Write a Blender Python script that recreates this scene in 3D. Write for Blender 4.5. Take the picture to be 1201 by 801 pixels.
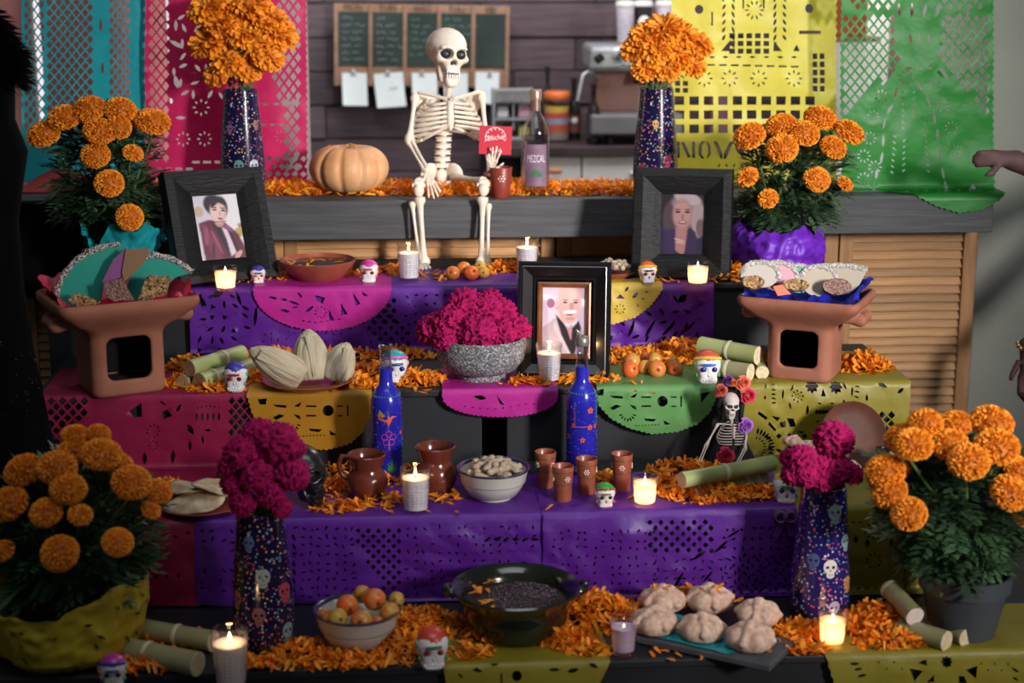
import bpy, bmesh, math, random
import numpy as np
from mathutils import Vector, Matrix, Euler, geometry, noise
R = math.radians
PI = math.pi
rnd = random.Random(7)
scene = bpy.context.scene
for o in list(bpy.data.objects):
    bpy.data.objects.remove(o, do_unlink=True)
COL = scene.collection

# ---------------------------------------------------------------- camera, light, exposure
FPX = 2000.0
PITCH = R(13.0)
CZ = 1.7715
YAW = R(4.0)
CX = -4.3 * math.tan(YAW)
cd = bpy.data.cameras.new('camera')
cam = bpy.data.objects.new('camera', cd)
COL.objects.link(cam)
cam.location = (CX, 0, CZ)
cam.rotation_euler = (PI / 2 - PITCH, 0, -YAW)
cd.sensor_width = 36.0
cd.sensor_fit = 'HORIZONTAL'
cd.lens = FPX / 1201 * 36.0
cd.dof.use_dof = True
cd.dof.focus_distance = 4.42
cd.dof.aperture_fstop = 2.3
cd.clip_end = 60
scene.camera = cam

world = bpy.data.worlds.new('world')
scene.world = world
world.use_nodes = True
bg = world.node_tree.nodes['Background']
bg.inputs[0].default_value = (0.80, 0.86, 1.0, 1)
bg.inputs[1].default_value = 0.08

def area(name, loc, target, sx, sy, power, col=(1, 1, 1), spread=180):
    l = bpy.data.lights.new(name, 'AREA')
    l.shape = 'RECTANGLE'
    l.size = sx
    l.size_y = sy
    l.energy = power
    l.color = col
    l.spread = R(spread)
    o = bpy.data.objects.new(name, l)
    COL.objects.link(o)
    o.location = loc
    d = Vector(target) - Vector(loc)
    o.rotation_euler = d.to_track_quat('-Z', 'Y').to_euler()
    return o

# daylight from a tall window behind the camera on the right, and an added soft overhead fill, no ceiling lamp known
area('window_daylight', (3.0, -0.2, 2.35), (0.25, 4.85, 1.22), 0.5, 1.0, 23, (1.0, 0.96, 0.93), 37)
area('overhead_fill', (0.3, 2.2, 4.0), (0.3, 4.5, 0.6), 2.4, 1.8, 15, (0.90, 0.94, 1.0), 110)
area('kitchen_light', (0.3, 6.3, 3.2), (0.3, 7.5, 1.2), 2.4, 0.8, 62, (1.0, 0.96, 0.97), 150)
area('paper_backlight', (1.6, 6.6, 2.7), (1.25, 5.2, 1.6), 0.9, 1.2, 26, (1, 1, 0.98), 150)  # unseen lamp behind the papers, lights them from the back

scene.view_settings.view_transform = 'Standard'
scene.view_settings.look = 'None'
scene.view_settings.exposure = 0.0
scene.view_settings.gamma = 1.0
scene.view_settings.use_curve_mapping = False

# ---------------------------------------------------------------- pixel -> place
cP, sP = math.cos(PITCH), math.sin(PITCH)
cY, sY = math.cos(YAW), math.sin(YAW)
def ray(u, v):
    dx = (u - 600.5) / FPX
    dy = (400.5 - v) / FPX
    f = cP + dy * sP
    return Vector((dx * cY + f * sY, -dx * sY + f * cY, -sP + dy * cP))
def pt(u, v, z=None, y=None):
    d = ray(u, v)
    t = (z - CZ) / d.z if z is not None else y / d.y
    return Vector((CX + d.x * t, d.y * t, CZ + d.z * t))
def ppm(y, z, x=0.0):
    return FPX / (((x - CX) * sY + y * cY) * cP + (CZ - z) * sP)
def X(u, y, z):
    k = (u - 600.5) / FPX
    return CX + (k * (y * cY * cP + (CZ - z) * sP) + y * sY) / (cY - k * sY * cP)
# tier front edges (Y) and tops (Z)
Y1, Y2, Y3, Y4, YL, YLB = 3.397, 3.777, 4.20, 4.645, 5.0, 5.40
Z1, Z2, Z3, Z4, ZL = 0.2752, 0.4842, 0.6756, 0.8560, 1.0457
YS = 5.12   # plane of the louvred shutters

# ---------------------------------------------------------------- materials
def C(h, k=1.0):
    h = h.lstrip('#')
    out = []
    for i in (0, 2, 4):
        c = int(h[i:i + 2], 16) / 255.0
        c = c / 12.92 if c <= 0.04045 else ((c + 0.055) / 1.055) ** 2.4
        out.append(min(1.0, c * k))
    return tuple(out) + (1.0,)
MATS = {}
def mat(name, c1, c2=None, scale=12.0, rough=0.6, metal=0.0, bump=0.0, bscale=60.0, stretch=(1, 1, 1),
        trans=0.0, sss=0.0, coat=0.0, rand=0.0, vcol=False, spec=0.5, emit=0.0, sheen=0.0, detail=4.0, lo=0.35, hi=0.65, sssr=0.01):
    """Principled material with procedural colour variation, relief and an optional translucent share."""
    if name in MATS:
        return MATS[name]
    m = bpy.data.materials.new(name)
    m.use_nodes = True
    nt = m.node_tree
    N, L = nt.nodes, nt.links
    p = N['Principled BSDF']
    p.inputs['Roughness'].default_value = rough
    p.inputs['Metallic'].default_value = metal
    p.inputs['Specular IOR Level'].default_value = spec
    p.inputs['Coat Weight'].default_value = coat
    p.inputs['Coat Roughness'].default_value = 0.14
    p.inputs['Sheen Weight'].default_value = sheen
    if sss:
        p.inputs['Subsurface Weight'].default_value = sss
        p.inputs['Subsurface Radius'].default_value = (sssr, sssr * 0.6, sssr * 0.4)
        p.inputs['Subsurface Scale'].default_value = 1.0
    tc = N.new('ShaderNodeTexCoord')
    mp = N.new('ShaderNodeMapping')
    mp.inputs['Scale'].default_value = stretch
    L.new(tc.outputs['Object'], mp.inputs['Vector'])
    col = None
    if c2 is None:
        rgb = N.new('ShaderNodeRGB')
        rgb.outputs[0].default_value = c1
        col = rgb.outputs[0]
    else:
        nz = N.new('ShaderNodeTexNoise')
        nz.inputs['Scale'].default_value = scale
        nz.inputs['Detail'].default_value = detail
        L.new(mp.outputs[0], nz.inputs['Vector'])
        rp = N.new('ShaderNodeValToRGB')
        rp.color_ramp.elements[0].position = lo
        rp.color_ramp.elements[1].position = hi
        rp.color_ramp.elements[0].color = c1
        rp.color_ramp.elements[1].color = c2
        L.new(nz.outputs['Fac'], rp.inputs[0])
        col = rp.outputs[0]
    if vcol:
        at = N.new('ShaderNodeAttribute')
        at.attribute_name = 'Col'
        mx = N.new('ShaderNodeMixRGB')
        mx.blend_type = 'MULTIPLY'
        mx.inputs[0].default_value = 1.0
        L.new(col, mx.inputs[1])
        L.new(at.outputs['Color'], mx.inputs[2])
        col = mx.outputs[0]
    if rand:
        oi = N.new('ShaderNodeObjectInfo')
        hs = N.new('ShaderNodeHueSaturation')
        mr = N.new('ShaderNodeMapRange')
        mr.inputs['To Min'].default_value = 1.0 - rand
        mr.inputs['To Max'].default_value = 1.0 + rand
        L.new(oi.outputs['Random'], mr.inputs['Value'])
        L.new(mr.outputs[0], hs.inputs['Value'])
        L.new(col, hs.inputs['Color'])
        col = hs.outputs[0]
    L.new(col, p.inputs['Base Color'])
    if emit:
        L.new(col, p.inputs['Emission Color'])
        p.inputs['Emission Strength'].default_value = emit
    if bump:
        n2 = N.new('ShaderNodeTexNoise')
        n2.inputs['Scale'].default_value = bscale
        n2.inputs['Detail'].default_value = 3
        L.new(mp.outputs[0], n2.inputs['Vector'])
        bp = N.new('ShaderNodeBump')
        bp.inputs['Strength'].default_value = bump
        bp.inputs['Distance'].default_value = 0.01
        L.new(n2.outputs['Fac'], bp.inputs['Height'])
        L.new(bp.outputs[0], p.inputs['Normal'])
    if trans:
        tr = N.new('ShaderNodeBsdfTranslucent')
        L.new(col, tr.inputs['Color'])
        ms = N.new('ShaderNodeMixShader')
        ms.inputs[0].default_value = trans
        L.new(p.outputs[0], ms.inputs[1])
        L.new(tr.outputs[0], ms.inputs[2])
        L.new(ms.outputs[0], N['Material Output'].inputs['Surface'])
    MATS[name] = m
    return m
def glass_mat(name, tint=(0.96, 0.98, 0.98, 1), refl=0.6, base=0.03):
    m = bpy.data.materials.new(name)
    m.use_nodes = True
    N, L = m.node_tree.nodes, m.node_tree.links
    N.remove(N['Principled BSDF'])
    t = N.new('ShaderNodeBsdfTransparent')
    t.inputs[0].default_value = tint
    g = N.new('ShaderNodeBsdfGlossy')
    g.inputs['Roughness'].default_value = 0.04
    g.inputs[0].default_value = (1, 1, 1, 1)
    f = N.new('ShaderNodeLayerWeight')
    f.inputs[0].default_value = 0.35
    mr = N.new('ShaderNodeMapRange')
    mr.inputs['To Min'].default_value = base
    mr.inputs['To Max'].default_value = refl
    L.new(f.outputs['Facing'], mr.inputs[0])
    pw = N.new('ShaderNodeMath')
    pw.operation = 'POWER'
    pw.inputs[1].default_value = 1.6
    L.new(mr.outputs[0], pw.inputs[0])
    ms = N.new('ShaderNodeMixShader')
    L.new(pw.outputs[0], ms.inputs[0])
    L.new(t.outputs[0], ms.inputs[1])
    L.new(g.outputs[0], ms.inputs[2])
    L.new(ms.outputs[0], N['Material Output'].inputs['Surface'])
    MATS[name] = m
    return m
def vase_mat(name, base, dot=0.30, scale=70.0, rough=0.16):
    """Dark glaze with a confetti of small coloured dabs."""
    m = mat(name, base, rough=rough, coat=0.6)
    N, L = m.node_tree.nodes, m.node_tree.links
    p = N['Principled BSDF']
    tc = N.new('ShaderNodeTexCoord')
    cur = None
    for sc, th, pal in ((scale, dot, ('#e9dcc8', '#d9603a', '#b9c7e6', '#e8b64c', '#d65a8a', '#7aa0b0')),
                        (scale * 0.52, dot * 0.62, ('#d4572f', '#5f9a92', '#c95a9a', '#e8e2da', '#c98a3a', '#3f8fa8'))):
        v = N.new('ShaderNodeTexVoronoi')
        v.inputs['Scale'].default_value = sc
        L.new(tc.outputs['Object'], v.inputs['Vector'])
        lt = N.new('ShaderNodeMath')
        lt.operation = 'LESS_THAN'
        lt.inputs[1].default_value = th
        L.new(v.outputs['Distance'], lt.inputs[0])
        sp = N.new('ShaderNodeSeparateColor')
        L.new(v.outputs['Color'], sp.inputs[0])
        rp = N.new('ShaderNodeValToRGB')
        rp.color_ramp.interpolation = 'CONSTANT'
        el = rp.color_ramp.elements
        el[0].color = C(pal[0])
        el[0].position = 0
        el[1].color = C(pal[1])
        el[1].position = 1 / 6
        for i in range(2, 6):
            e = el.new(i / 6)
            e.color = C(pal[i])
        L.new(sp.outputs[0], rp.inputs[0])
        mx = N.new('ShaderNodeMixRGB')
        L.new(lt.outputs[0], mx.inputs[0])
        if cur is None:
            mx.inputs[1].default_value = base
        else:
            L.new(cur, mx.inputs[1])
        L.new(rp.outputs[0], mx.inputs[2])
        cur = mx.outputs[0]
    for l in list(p.inputs['Base Color'].links):
        L.remove(l)
    L.new(cur, p.inputs['Base Color'])
    return m
def speck_mat(name, c1, c2, c3, scale=220.0, rough=0.9):
    """Grainy stone or amaranth: voronoi cells in three tones."""
    m = mat(name, c1, rough=rough, bump=0.6, bscale=scale * 0.6)
    N, L = m.node_tree.nodes, m.node_tree.links
    v = N.new('ShaderNodeTexVoronoi')
    v.inputs['Scale'].default_value = scale
    tc = N.new('ShaderNodeTexCoord')
    L.new(tc.outputs['Object'], v.inputs['Vector'])
    sp = N.new('ShaderNodeSeparateColor')
    L.new(v.outputs['Color'], sp.inputs[0])
    rp = N.new('ShaderNodeValToRGB')
    rp.color_ramp.interpolation = 'CONSTANT'
    el = rp.color_ramp.elements
    el[0].color = c1
    el[0].position = 0
    el[1].color = c2
    el[1].position = 0.45
    e = el.new(0.78)
    e.color = c3
    L.new(sp.outputs[0], rp.inputs[0])
    p = N['Principled BSDF']
    for l in list(p.inputs['Base Color'].links):
        L.remove(l)
    L.new(rp.outputs[0], p.inputs['Base Color'])
    return m

# ---------------------------------------------------------------- objects
def tag(o, label=None, cat=None, group=None, kind=None):
    if label: o['label'] = label
    if cat: o['category'] = cat
    if group: o['group'] = group
    if kind: o['kind'] = kind
    return o
def thing(name, label, cat, loc=(0, 0, 0), rz=0.0, group=None, rot=None):
    o = bpy.data.objects.new(name, None)
    o.empty_display_size = 0.02
    COL.objects.link(o)
    o.location = loc
    o.rotation_euler = rot if rot else (0, 0, rz)
    return tag(o, label, cat, group)
def mk(name, verts, faces, m, parent=None, smooth=True, cols=None, loc=None, rot=None, sharp=None):
    me = bpy.data.meshes.new(name)
    me.from_pydata([tuple(v) for v in verts], [], [tuple(f) for f in faces])
    me.update()
    if smooth:
        me.polygons.foreach_set('use_smooth', [True] * len(me.polygons))
        if sharp:
            me.set_sharp_from_angle(angle=R(sharp))
    if m: me.materials.append(m)
    if cols is not None:
        ca = me.color_attributes.new('Col', 'FLOAT_COLOR', 'POINT')
        a = np.ones((len(verts), 4), dtype=np.float32)
        a[:, :3] = np.asarray(cols, dtype=np.float32)[:, :3]
        ca.data.foreach_set('color', a.ravel())
    return inst(name, me, parent, loc, rot)
def inst(name, me, parent=None, loc=None, rot=None, scale=None):
    o = bpy.data.objects.new(name, me)
    COL.objects.link(o)
    if parent: o.parent = parent
    if loc is not None: o.location = loc
    if rot is not None: o.rotation_euler = rot
    if scale is not None: o.scale = scale if hasattr(scale, '__len__') else (scale,) * 3
    return o
def dup(root, loc=None, rz=None, label=None, group=None, scale=None):
    r = root.copy()
    COL.objects.link(r)
    if loc is not None: r.location = loc
    if rz is not None: r.rotation_euler[2] = rz
    if label: r['label'] = label
    if group: r['group'] = group
    if scale: r.scale = (scale,) * 3
    for ch in list(root.children):
        c = ch.copy()
        COL.objects.link(c)
        c.parent = r
        for g in ch.children:
            d = g.copy()
            COL.objects.link(d)
            d.parent = c
    return r

class B:
    """Collects primitive shapes into one mesh."""
    def __init__(s):
        s.v, s.f = [], []
    def add(s, vs, fs):
        k = len(s.v)
        s.v += [tuple(v) for v in vs]
        s.f += [tuple(i + k for i in f) for f in fs]
        return s
    def box(s, c, size, rot=None, bev=0.0):
        hx, hy, hz = size[0] / 2, size[1] / 2, size[2] / 2
        b = min(bev, hx * 0.9, hy * 0.9, hz * 0.9)
        M = Euler(rot).to_matrix() if rot else None
        if b <= 0:
            vs = [Vector((x, y, z)) for x in (-hx, hx) for y in (-hy, hy) for z in (-hz, hz)]
            fs = [(0, 1, 3, 2), (4, 6, 7, 5), (0, 4, 5, 1), (2, 3, 7, 6), (0, 2, 6, 4), (1, 5, 7, 3)]
        else:
            bm = bmesh.new()
            bmesh.ops.create_cube(bm, size=1.0)
            for v in bm.verts: v.co = Vector((v.co.x * hx * 2, v.co.y * hy * 2, v.co.z * hz * 2))
            bmesh.ops.bevel(bm, geom=list(bm.edges), offset=b, segments=2, affect='EDGES', profile=0.5)
            bm.verts.ensure_lookup_table()
            vs = [v.co.copy() for v in bm.verts]
            fs = [[v.index for v in f.verts] for f in bm.faces]
            bm.free()
        c = Vector(c)
        return s.add([(M @ v if M else v) + c for v in vs], fs)
    def lathe(s, prof, seg=32, c=(0, 0, 0), sx=1.0, sy=1.0, cap=True):
        vs, fs = [], []
        for r, z in prof:
            for i in range(seg):
                a = 2 * PI * i / seg
                vs.append((c[0] + r * sx * math.cos(a), c[1] + r * sy * math.sin(a), c[2] + z))
        n = len(prof)
        for j in range(n - 1):
            for i in range(seg):
                i2 = (i + 1) % seg
                fs.append((j * seg + i, j * seg + i2, (j + 1) * seg + i2, (j + 1) * seg + i))
        if cap and prof[0][0] > 1e-6: fs.append(tuple(range(seg - 1, -1, -1)))
        if cap and prof[-1][0] > 1e-6: fs.append(tuple((n - 1) * seg + i for i in range(seg)))
        return s.add(vs, fs)
    def tube(s, path, rad, seg=8, cap=True):
        P = [Vector(p) for p in path]
        n = len(P)
        if not hasattr(rad, '__len__'): rad = [rad] * n
        vs, fs = [], []
        t0 = (P[1] - P[0]).normalized()
        up = Vector((0, 0, 1)) if abs(t0.z) < 0.9 else Vector((1, 0, 0))
        u = t0.cross(up).normalized()
        for i in range(n):
            t = (P[min(i + 1, n - 1)] - P[max(i - 1, 0)])
            if t.length < 1e-9: t = t0
            t = t.normalized()
            u = (u - t * u.dot(t)).normalized()
            w = t.cross(u)
            for k in range(seg):
                a = 2 * PI * k / seg
                vs.append(P[i] + (u * math.cos(a) + w * math.sin(a)) * rad[i])
        for i in range(n - 1):
            for k in range(seg):
                k2 = (k + 1) % seg
                fs.append((i * seg + k, i * seg + k2, (i + 1) * seg + k2, (i + 1) * seg + k))
        if cap:
            fs.append(tuple(range(seg - 1, -1, -1)))
            fs.append(tuple((n - 1) * seg + k for k in range(seg)))
        return s.add(vs, fs)
    def ell(s, c, r, seg=16, rings=10, rot=None):
        if not hasattr(r, '__len__'): r = (r, r, r)
        M = Euler(rot).to_matrix() if rot else Matrix.Identity(3)
        vs, fs = [], []
        c = Vector(c)
        for j in range(rings + 1):
            th = PI * j / rings
            for i in range(seg):
                a = 2 * PI * i / seg
                vs.append(M @ Vector((r[0] * math.sin(th) * math.cos(a), r[1] * math.sin(th) * math.sin(a), r[2] * math.cos(th))) + c)
        for j in range(rings):
            for i in range(seg):
                i2 = (i + 1) % seg
                fs.append((j * seg + i, (j + 1) * seg + i, (j + 1) * seg + i2, j * seg + i2))
        return s.add(vs, fs)
    def warp(s, fn):
        s.v = [tuple(fn(Vector(v))) for v in s.v]
        return s
    def obj(s, name, m, parent=None, smooth=True, loc=None, rot=None, sharp=None):
        return mk(name, s.v, s.f, m, parent, smooth, None, loc, rot, sharp or 55)

def bone(p0, p1, r, ends=1.7, seg=8):
    p0, p1 = Vector(p0), Vector(p1)
    prof = [(0, .55), (.02, ends), (.07, ends * 1.05), (.14, 1.15), (.3, .85), (.5, .78), (.7, .85), (.86, 1.15), (.93, ends * 1.05), (.98, ends), (1, .55)]
    return B().tube([p0.lerp(p1, t) for t, _ in prof], [r * k for _, k in prof], seg)

# implicit surfaces -> mesh (naive surface nets)
def sdf_mesh(f, lo, hi, h):
    lo = np.array(lo, float); hi = np.array(hi, float)
    n = np.ceil((hi - lo) / h).astype(int) + 1
    ax = [lo[i] + h * np.arange(n[i]) for i in range(3)]
    X, Y, Z = np.meshgrid(*ax, indexing='ij')
    V = f(X, Y, Z)
    c = n - 1
    acc = np.zeros((*c, 3)); cnt = np.zeros(c)
    def sl(o): return tuple(slice(o[i], o[i] + c[i]) for i in range(3))
    for d in range(3):
        e = [0, 0, 0]; e[d] = 1
        for a in (0, 1):
            for b in (0, 1):
                o = [a, b]; o.insert(d, 0)
                A = V[sl(o)]; Bv = V[sl([o[i] + e[i] for i in range(3)])]
                m = (A < 0) != (Bv < 0)
                t = np.where(m, A / np.where(m, A - Bv, 1), 0)
                for k in range(3):
                    acc[..., k] += np.where(m, o[k] + t * e[k], 0)
                cnt += m
    cells = cnt > 0
    idx = -np.ones(c, int); idx[cells] = np.arange(cells.sum())
    ijk = np.argwhere(cells)
    verts = lo + h * (ijk + acc[cells] / cnt[cells][:, None])
    faces = []
    for d in range(3):
        u, v = [(1, 2), (2, 0), (0, 1)][d]
        s0 = [slice(None)] * 3; s1 = [slice(None)] * 3
        s0[d] = slice(0, c[d]); s1[d] = slice(1, c[d] + 1)
        A = V[tuple(s0)]; Bv = V[tuple(s1)]
        m = (A < 0) != (Bv < 0)
        g = np.argwhere(m)
        ok = (g[:, u] > 0) & (g[:, v] > 0) & (g[:, u] < c[u]) & (g[:, v] < c[v])
        g = g[ok]
        if not len(g): continue
        neg = A[tuple(g.T)] < 0
        def cell(du, dv):
            q = g.copy(); q[:, u] += du; q[:, v] += dv
            return idx[tuple(q.T)]
        q = np.stack([cell(-1, -1), cell(0, -1), cell(0, 0), cell(-1, 0)], 1)
        q[~neg] = q[~neg][:, ::-1]
        faces.append(q)
    return verts, np.concatenate(faces)
def s_ell(X, Y, Z, c, r):
    a = np.sqrt(((X - c[0]) / r[0]) ** 2 + ((Y - c[1]) / r[1]) ** 2 + ((Z - c[2]) / r[2]) ** 2)
    return (a - 1) * min(r)
def s_box(X, Y, Z, c, hs, rad):
    q = [np.abs(A - c[i]) - hs[i] + rad for i, A in enumerate((X, Y, Z))]
    return np.sqrt(sum(np.maximum(k, 0) ** 2 for k in q)) + np.minimum(np.maximum(np.maximum(q[0], q[1]), q[2]), 0) - rad
def s_cap(X, Y, Z, a, b, ra, rb=None):
    rb = ra if rb is None else rb
    a = np.array(a, float); b = np.array(b, float); d = b - a
    t = np.clip(((X - a[0]) * d[0] + (Y - a[1]) * d[1] + (Z - a[2]) * d[2]) / (d @ d), 0, 1)
    return np.sqrt((X - a[0] - t * d[0]) ** 2 + (Y - a[1] - t * d[1]) ** 2 + (Z - a[2] - t * d[2]) ** 2) - (ra + (rb - ra) * t)
def smin(a, b, k):
    h = np.clip(0.5 + 0.5 * (b - a) / k, 0, 1)
    return b + (a - b) * h - k * h * (1 - h)
def smax(a, b, k): return -smin(-a, -b, k)

def text_mesh(body, size, align='CENTER', extrude=0.0):
    cu = bpy.data.curves.new('lettering', 'FONT')
    cu.body = body
    cu.size = size
    cu.align_x = align
    cu.align_y = 'CENTER'
    cu.extrude = extrude
    cu.resolution_u = 3
    o = bpy.data.objects.new('lettering', cu)
    me = bpy.data.meshes.new_from_object(o)
    bpy.data.objects.remove(o)
    return me

# ---------------------------------------------------------------- cut paper (flat outlines with real holes)
def inpoly(px, py, poly):
    x, y = poly[:, 0], poly[:, 1]
    x2, y2 = np.roll(x, -1), np.roll(y, -1)
    r = np.zeros(len(px), bool)
    for a, b, c, d in zip(x, y, x2, y2):
        if b == d: continue
        k = ((b > py) != (d > py)) & (px < (c - a) * (py - b) / (d - b) + a)
        r ^= k
    return r
def cut_tri(outer, holes, g):
    """Triangulate an outline with holes, with an inner grid of points of step g so that it can bend."""
    outer = np.asarray(outer, float)
    def dens(p):
        out = []
        n = len(p)
        for i in range(n):
            a, b = p[i], p[(i + 1) % n]
            k = max(1, int(np.linalg.norm(b - a) / g))
            for j in range(k): out.append(a + (b - a) * j / k)
        return np.array(out)
    loops = [dens(outer)] + [np.asarray(h, float) for h in holes]
    vs, es = [], []
    for lp in loops:
        k = len(vs)
        vs += [tuple(p) for p in lp]
        es += [(k + i, k + (i + 1) % len(lp)) for i in range(len(lp))]
    lo, hi = outer.min(0), outer.max(0)
    gx, gy = np.meshgrid(np.arange(lo[0], hi[0], g) + 0.37 * g, np.arange(lo[1], hi[1], g) + 0.41 * g)
    gp = np.stack([gx.ravel(), gy.ravel()], 1)
    gp = gp[inpoly(gp[:, 0], gp[:, 1], outer)]
    vs += [tuple(p) for p in gp]
    V, E, F, _, _, _ = geometry.delaunay_2d_cdt([Vector(v) for v in vs], es, [], 0, 1e-7)
    V = np.array([tuple(v) for v in V]); F = np.array([tuple(f) for f in F if len(f) == 3])
    c = V[F].mean(1)
    keep = inpoly(c[:, 0], c[:, 1], outer)
    for h in holes:
        h = np.asarray(h, float)
        a, b = h.min(0), h.max(0)
        m = np.where(keep & (c[:, 0] > a[0]) & (c[:, 0] < b[0]) & (c[:, 1] > a[1]) & (c[:, 1] < b[1]))[0]
        if len(m): keep[m[inpoly(c[m, 0], c[m, 1], h)]] = False
    F = F[keep]
    used = np.unique(F)
    mp = -np.ones(len(V), int); mp[used] = np.arange(len(used))
    return V[used], mp[F]
def hE(cx, cy, rx, ry, rot=0.0, n=9):
    a = np.arange(n) * 2 * PI / n
    x, y = rx * np.cos(a), ry * np.sin(a)
    c, s = math.cos(R(rot)), math.sin(R(rot))
    return np.stack([cx + x * c - y * s, cy + x * s + y * c], 1)
def hR(cx, cy, w, h, rot=0.0):
    p = np.array([(-w, -h), (w, -h), (w, h), (-w, h)], float) / 2
    c, s = math.cos(R(rot)), math.sin(R(rot))
    return np.stack([cx + p[:, 0] * c - p[:, 1] * s, cy + p[:, 0] * s + p[:, 1] * c], 1)
def hD(cx, cy, rx, ry): return np.array([(cx - rx, cy), (cx, cy - ry), (cx + rx, cy), (cx, cy + ry)], float)
def hL(cx, cy, l, w, rot=0.0, n=4):
    """leaf / slit"""
    t = np.linspace(-1, 1, n + 2)
    up = [(x * l / 2, (1 - x * x) * w / 2) for x in t]
    dn = [(x * l / 2, -(1 - x * x) * w / 2) for x in t[::-1][1:-1]]
    p = np.array(up + dn)
    c, s = math.cos(R(rot)), math.sin(R(rot))
    return np.stack([cx + p[:, 0] * c - p[:, 1] * s, cy + p[:, 0] * s + p[:, 1] * c], 1)
def lattice(x0, x1, y0, y1, px, py, rx, ry, pred=None):
    out = []
    j = 0
    y = y0
    while y <= y1:
        x = x0 + (px / 2 if j % 2 else 0)
        while x <= x1:
            if pred is None or pred(x, y): out.append(hD(x, y, rx, ry))
            x += px
        y += py / 2
        j += 1
    return out
def rosette(cx, cy, r, n=8, l=None, w=None, off=0):
    l = l or r * 0.55
    w = w or r * 0.28
    return [hL(cx + r * math.cos(R(360 * i / n + off)), cy + r * math.sin(R(360 * i / n + off)), l, w, 360 * i / n + off, 3) for i in range(n)]
def rayarc(cx, cy, r, a0, a1, n, l, w):
    return [hL(cx + r * math.cos(R(a0 + (a1 - a0) * i / (n - 1))), cy + r * math.sin(R(a0 + (a1 - a0) * i / (n - 1))), l, w, a0 + (a1 - a0) * i / (n - 1), 3) for i in range(n)]
def scallop(pts, step, amp, out=1):
    """replace a polyline by scalloped bumps (in the same units)"""
    P = [np.array(p, float) for p in pts]
    L = [0]
    for i in range(1, len(P)): L.append(L[-1] + np.linalg.norm(P[i] - P[i - 1]))
    n = max(1, int(round(L[-1] / step)))
    res = []
    for k in range(n * 4 + 1):
        d = L[-1] * k / (n * 4)
        i = min(np.searchsorted(L, d, 'right') - 1, len(P) - 2)
        t = (d - L[i]) / (L[i + 1] - L[i])
        p = P[i] + (P[i + 1] - P[i]) * t
        dr = (P[i + 1] - P[i]) / (L[i + 1] - L[i])
        nrm = np.array([dr[1], -dr[0]]) * out
        res.append(tuple(p + nrm * amp * abs(math.sin(PI * k / 4))))
    return res
def fill(x0, x1, y0, y1, step, seed, pred=None, kinds='LDrT', sz=1.0):
    """loose field of small cut marks"""
    r = random.Random(seed)
    out = []
    y = y0
    while y < y1:
        x = x0
        while x < x1:
            cx, cy = x + r.uniform(-.2, .2) * step, y + r.uniform(-.2, .2) * step
            if pred is None or pred(cx, cy):
                k = r.choice(kinds)
                if k == 'L': out.append(hL(cx, cy, sz * step * .75, sz * step * .26, r.choice((0, 30, 60, 90, -30, -60)) + r.uniform(-10, 10)))
                elif k == 'D': out.append(hD(cx, cy, sz * step * .24, sz * step * .24))
                elif k == 'r': out += rosette(cx, cy, step * .27, 6, step * .2, step * .1)
                elif k == 'T':
                    a = r.uniform(0, 360)
                    out.append(np.array([(cx + sz * step * .3 * math.cos(R(a + q)), cy + sz * step * .3 * math.sin(R(a + q))) for q in (0, 130, 230)]))
                elif k == 'O': out.append(hE(cx, cy, step * .1, step * .1, 0, 6))
                elif k == 'A':
                    out += rayarc(cx, cy, step * .36, 200, 340, 5, step * .17, step * .08)
            x += step
        y += step
    return out
def wob(s, t, seed=0.0):
    nz = noise.noise(Vector((s * 7 + seed, t * 5, seed))) * 1.1 + abs(noise.noise(Vector((s * 13 - t * 9, t * 12 + s * 4, seed + 4)))) * 1.0
    return nz + .6 * (math.sin(s * 21 + seed * 3.1 + t * 4) * .5 + math.sin(s * 47 + seed * 1.7 - t * 9) * .25 + math.sin(s * 9 + seed + t * 13) * .4)
def sheet(name, label, yf, zt, outer_px, holes_px, m, back=0.05, wav=0.004, g=0.012, seed=0.0, group=None, gap=0.003, flare=0.0, top=None):
    """Cut paper draped over a tier edge. outer_px: outline of the hanging face from its upper left round the bottom to its upper right."""
    def cv(p):
        q = pt(p[0], p[1], y=yf - gap)
        return (q.x, zt - q.z)
    o = [cv(p) for p in outer_px]
    o[0] = (o[0][0], 0.0); o[-1] = (o[-1][0], 0.0)
    xl, xr = o[0][0], o[-1][0]
    if top: o = o + [(a, -b) for a, b in top]
    else: o = o + [(xr, -back), (xl, -back)]
    hs = [np.array([cv(p) for p in h]) for h in holes_px]
    V, F = cut_tri(o, hs, g)
    vs = []
    rr = 0.006
    zfl = max([z for z in (0.0, Z1, Z2, Z3, Z4) if z < zt - .05])
    for s, t in V:
        w = wob(s, t, seed) * wav
        if t < -rr: vs.append((s, yf - t - gap, zt + 0.0025 + abs(w) * .25))
        elif t < rr:
            a = (t + rr) / (2 * rr) * PI / 2
            vs.append((s, yf - gap + rr - rr * math.sin(a), zt + .0025 - rr + rr * math.cos(a)))
        else:
            k = min(1.0, (t - rr) / .04)
            zz, yy = zt - t, yf - gap - .001 - (abs(w) + .002) * k - flare * t * t
            if zz < zfl + .004:
                yy -= (zfl + .004 - zz) * .9
                zz = zfl + .004 + abs(w) * .2
            vs.append((s, yy, zz))
    o = mk(name, vs, F, m)
    return tag(o, label, 'cut paper', group)
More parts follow.
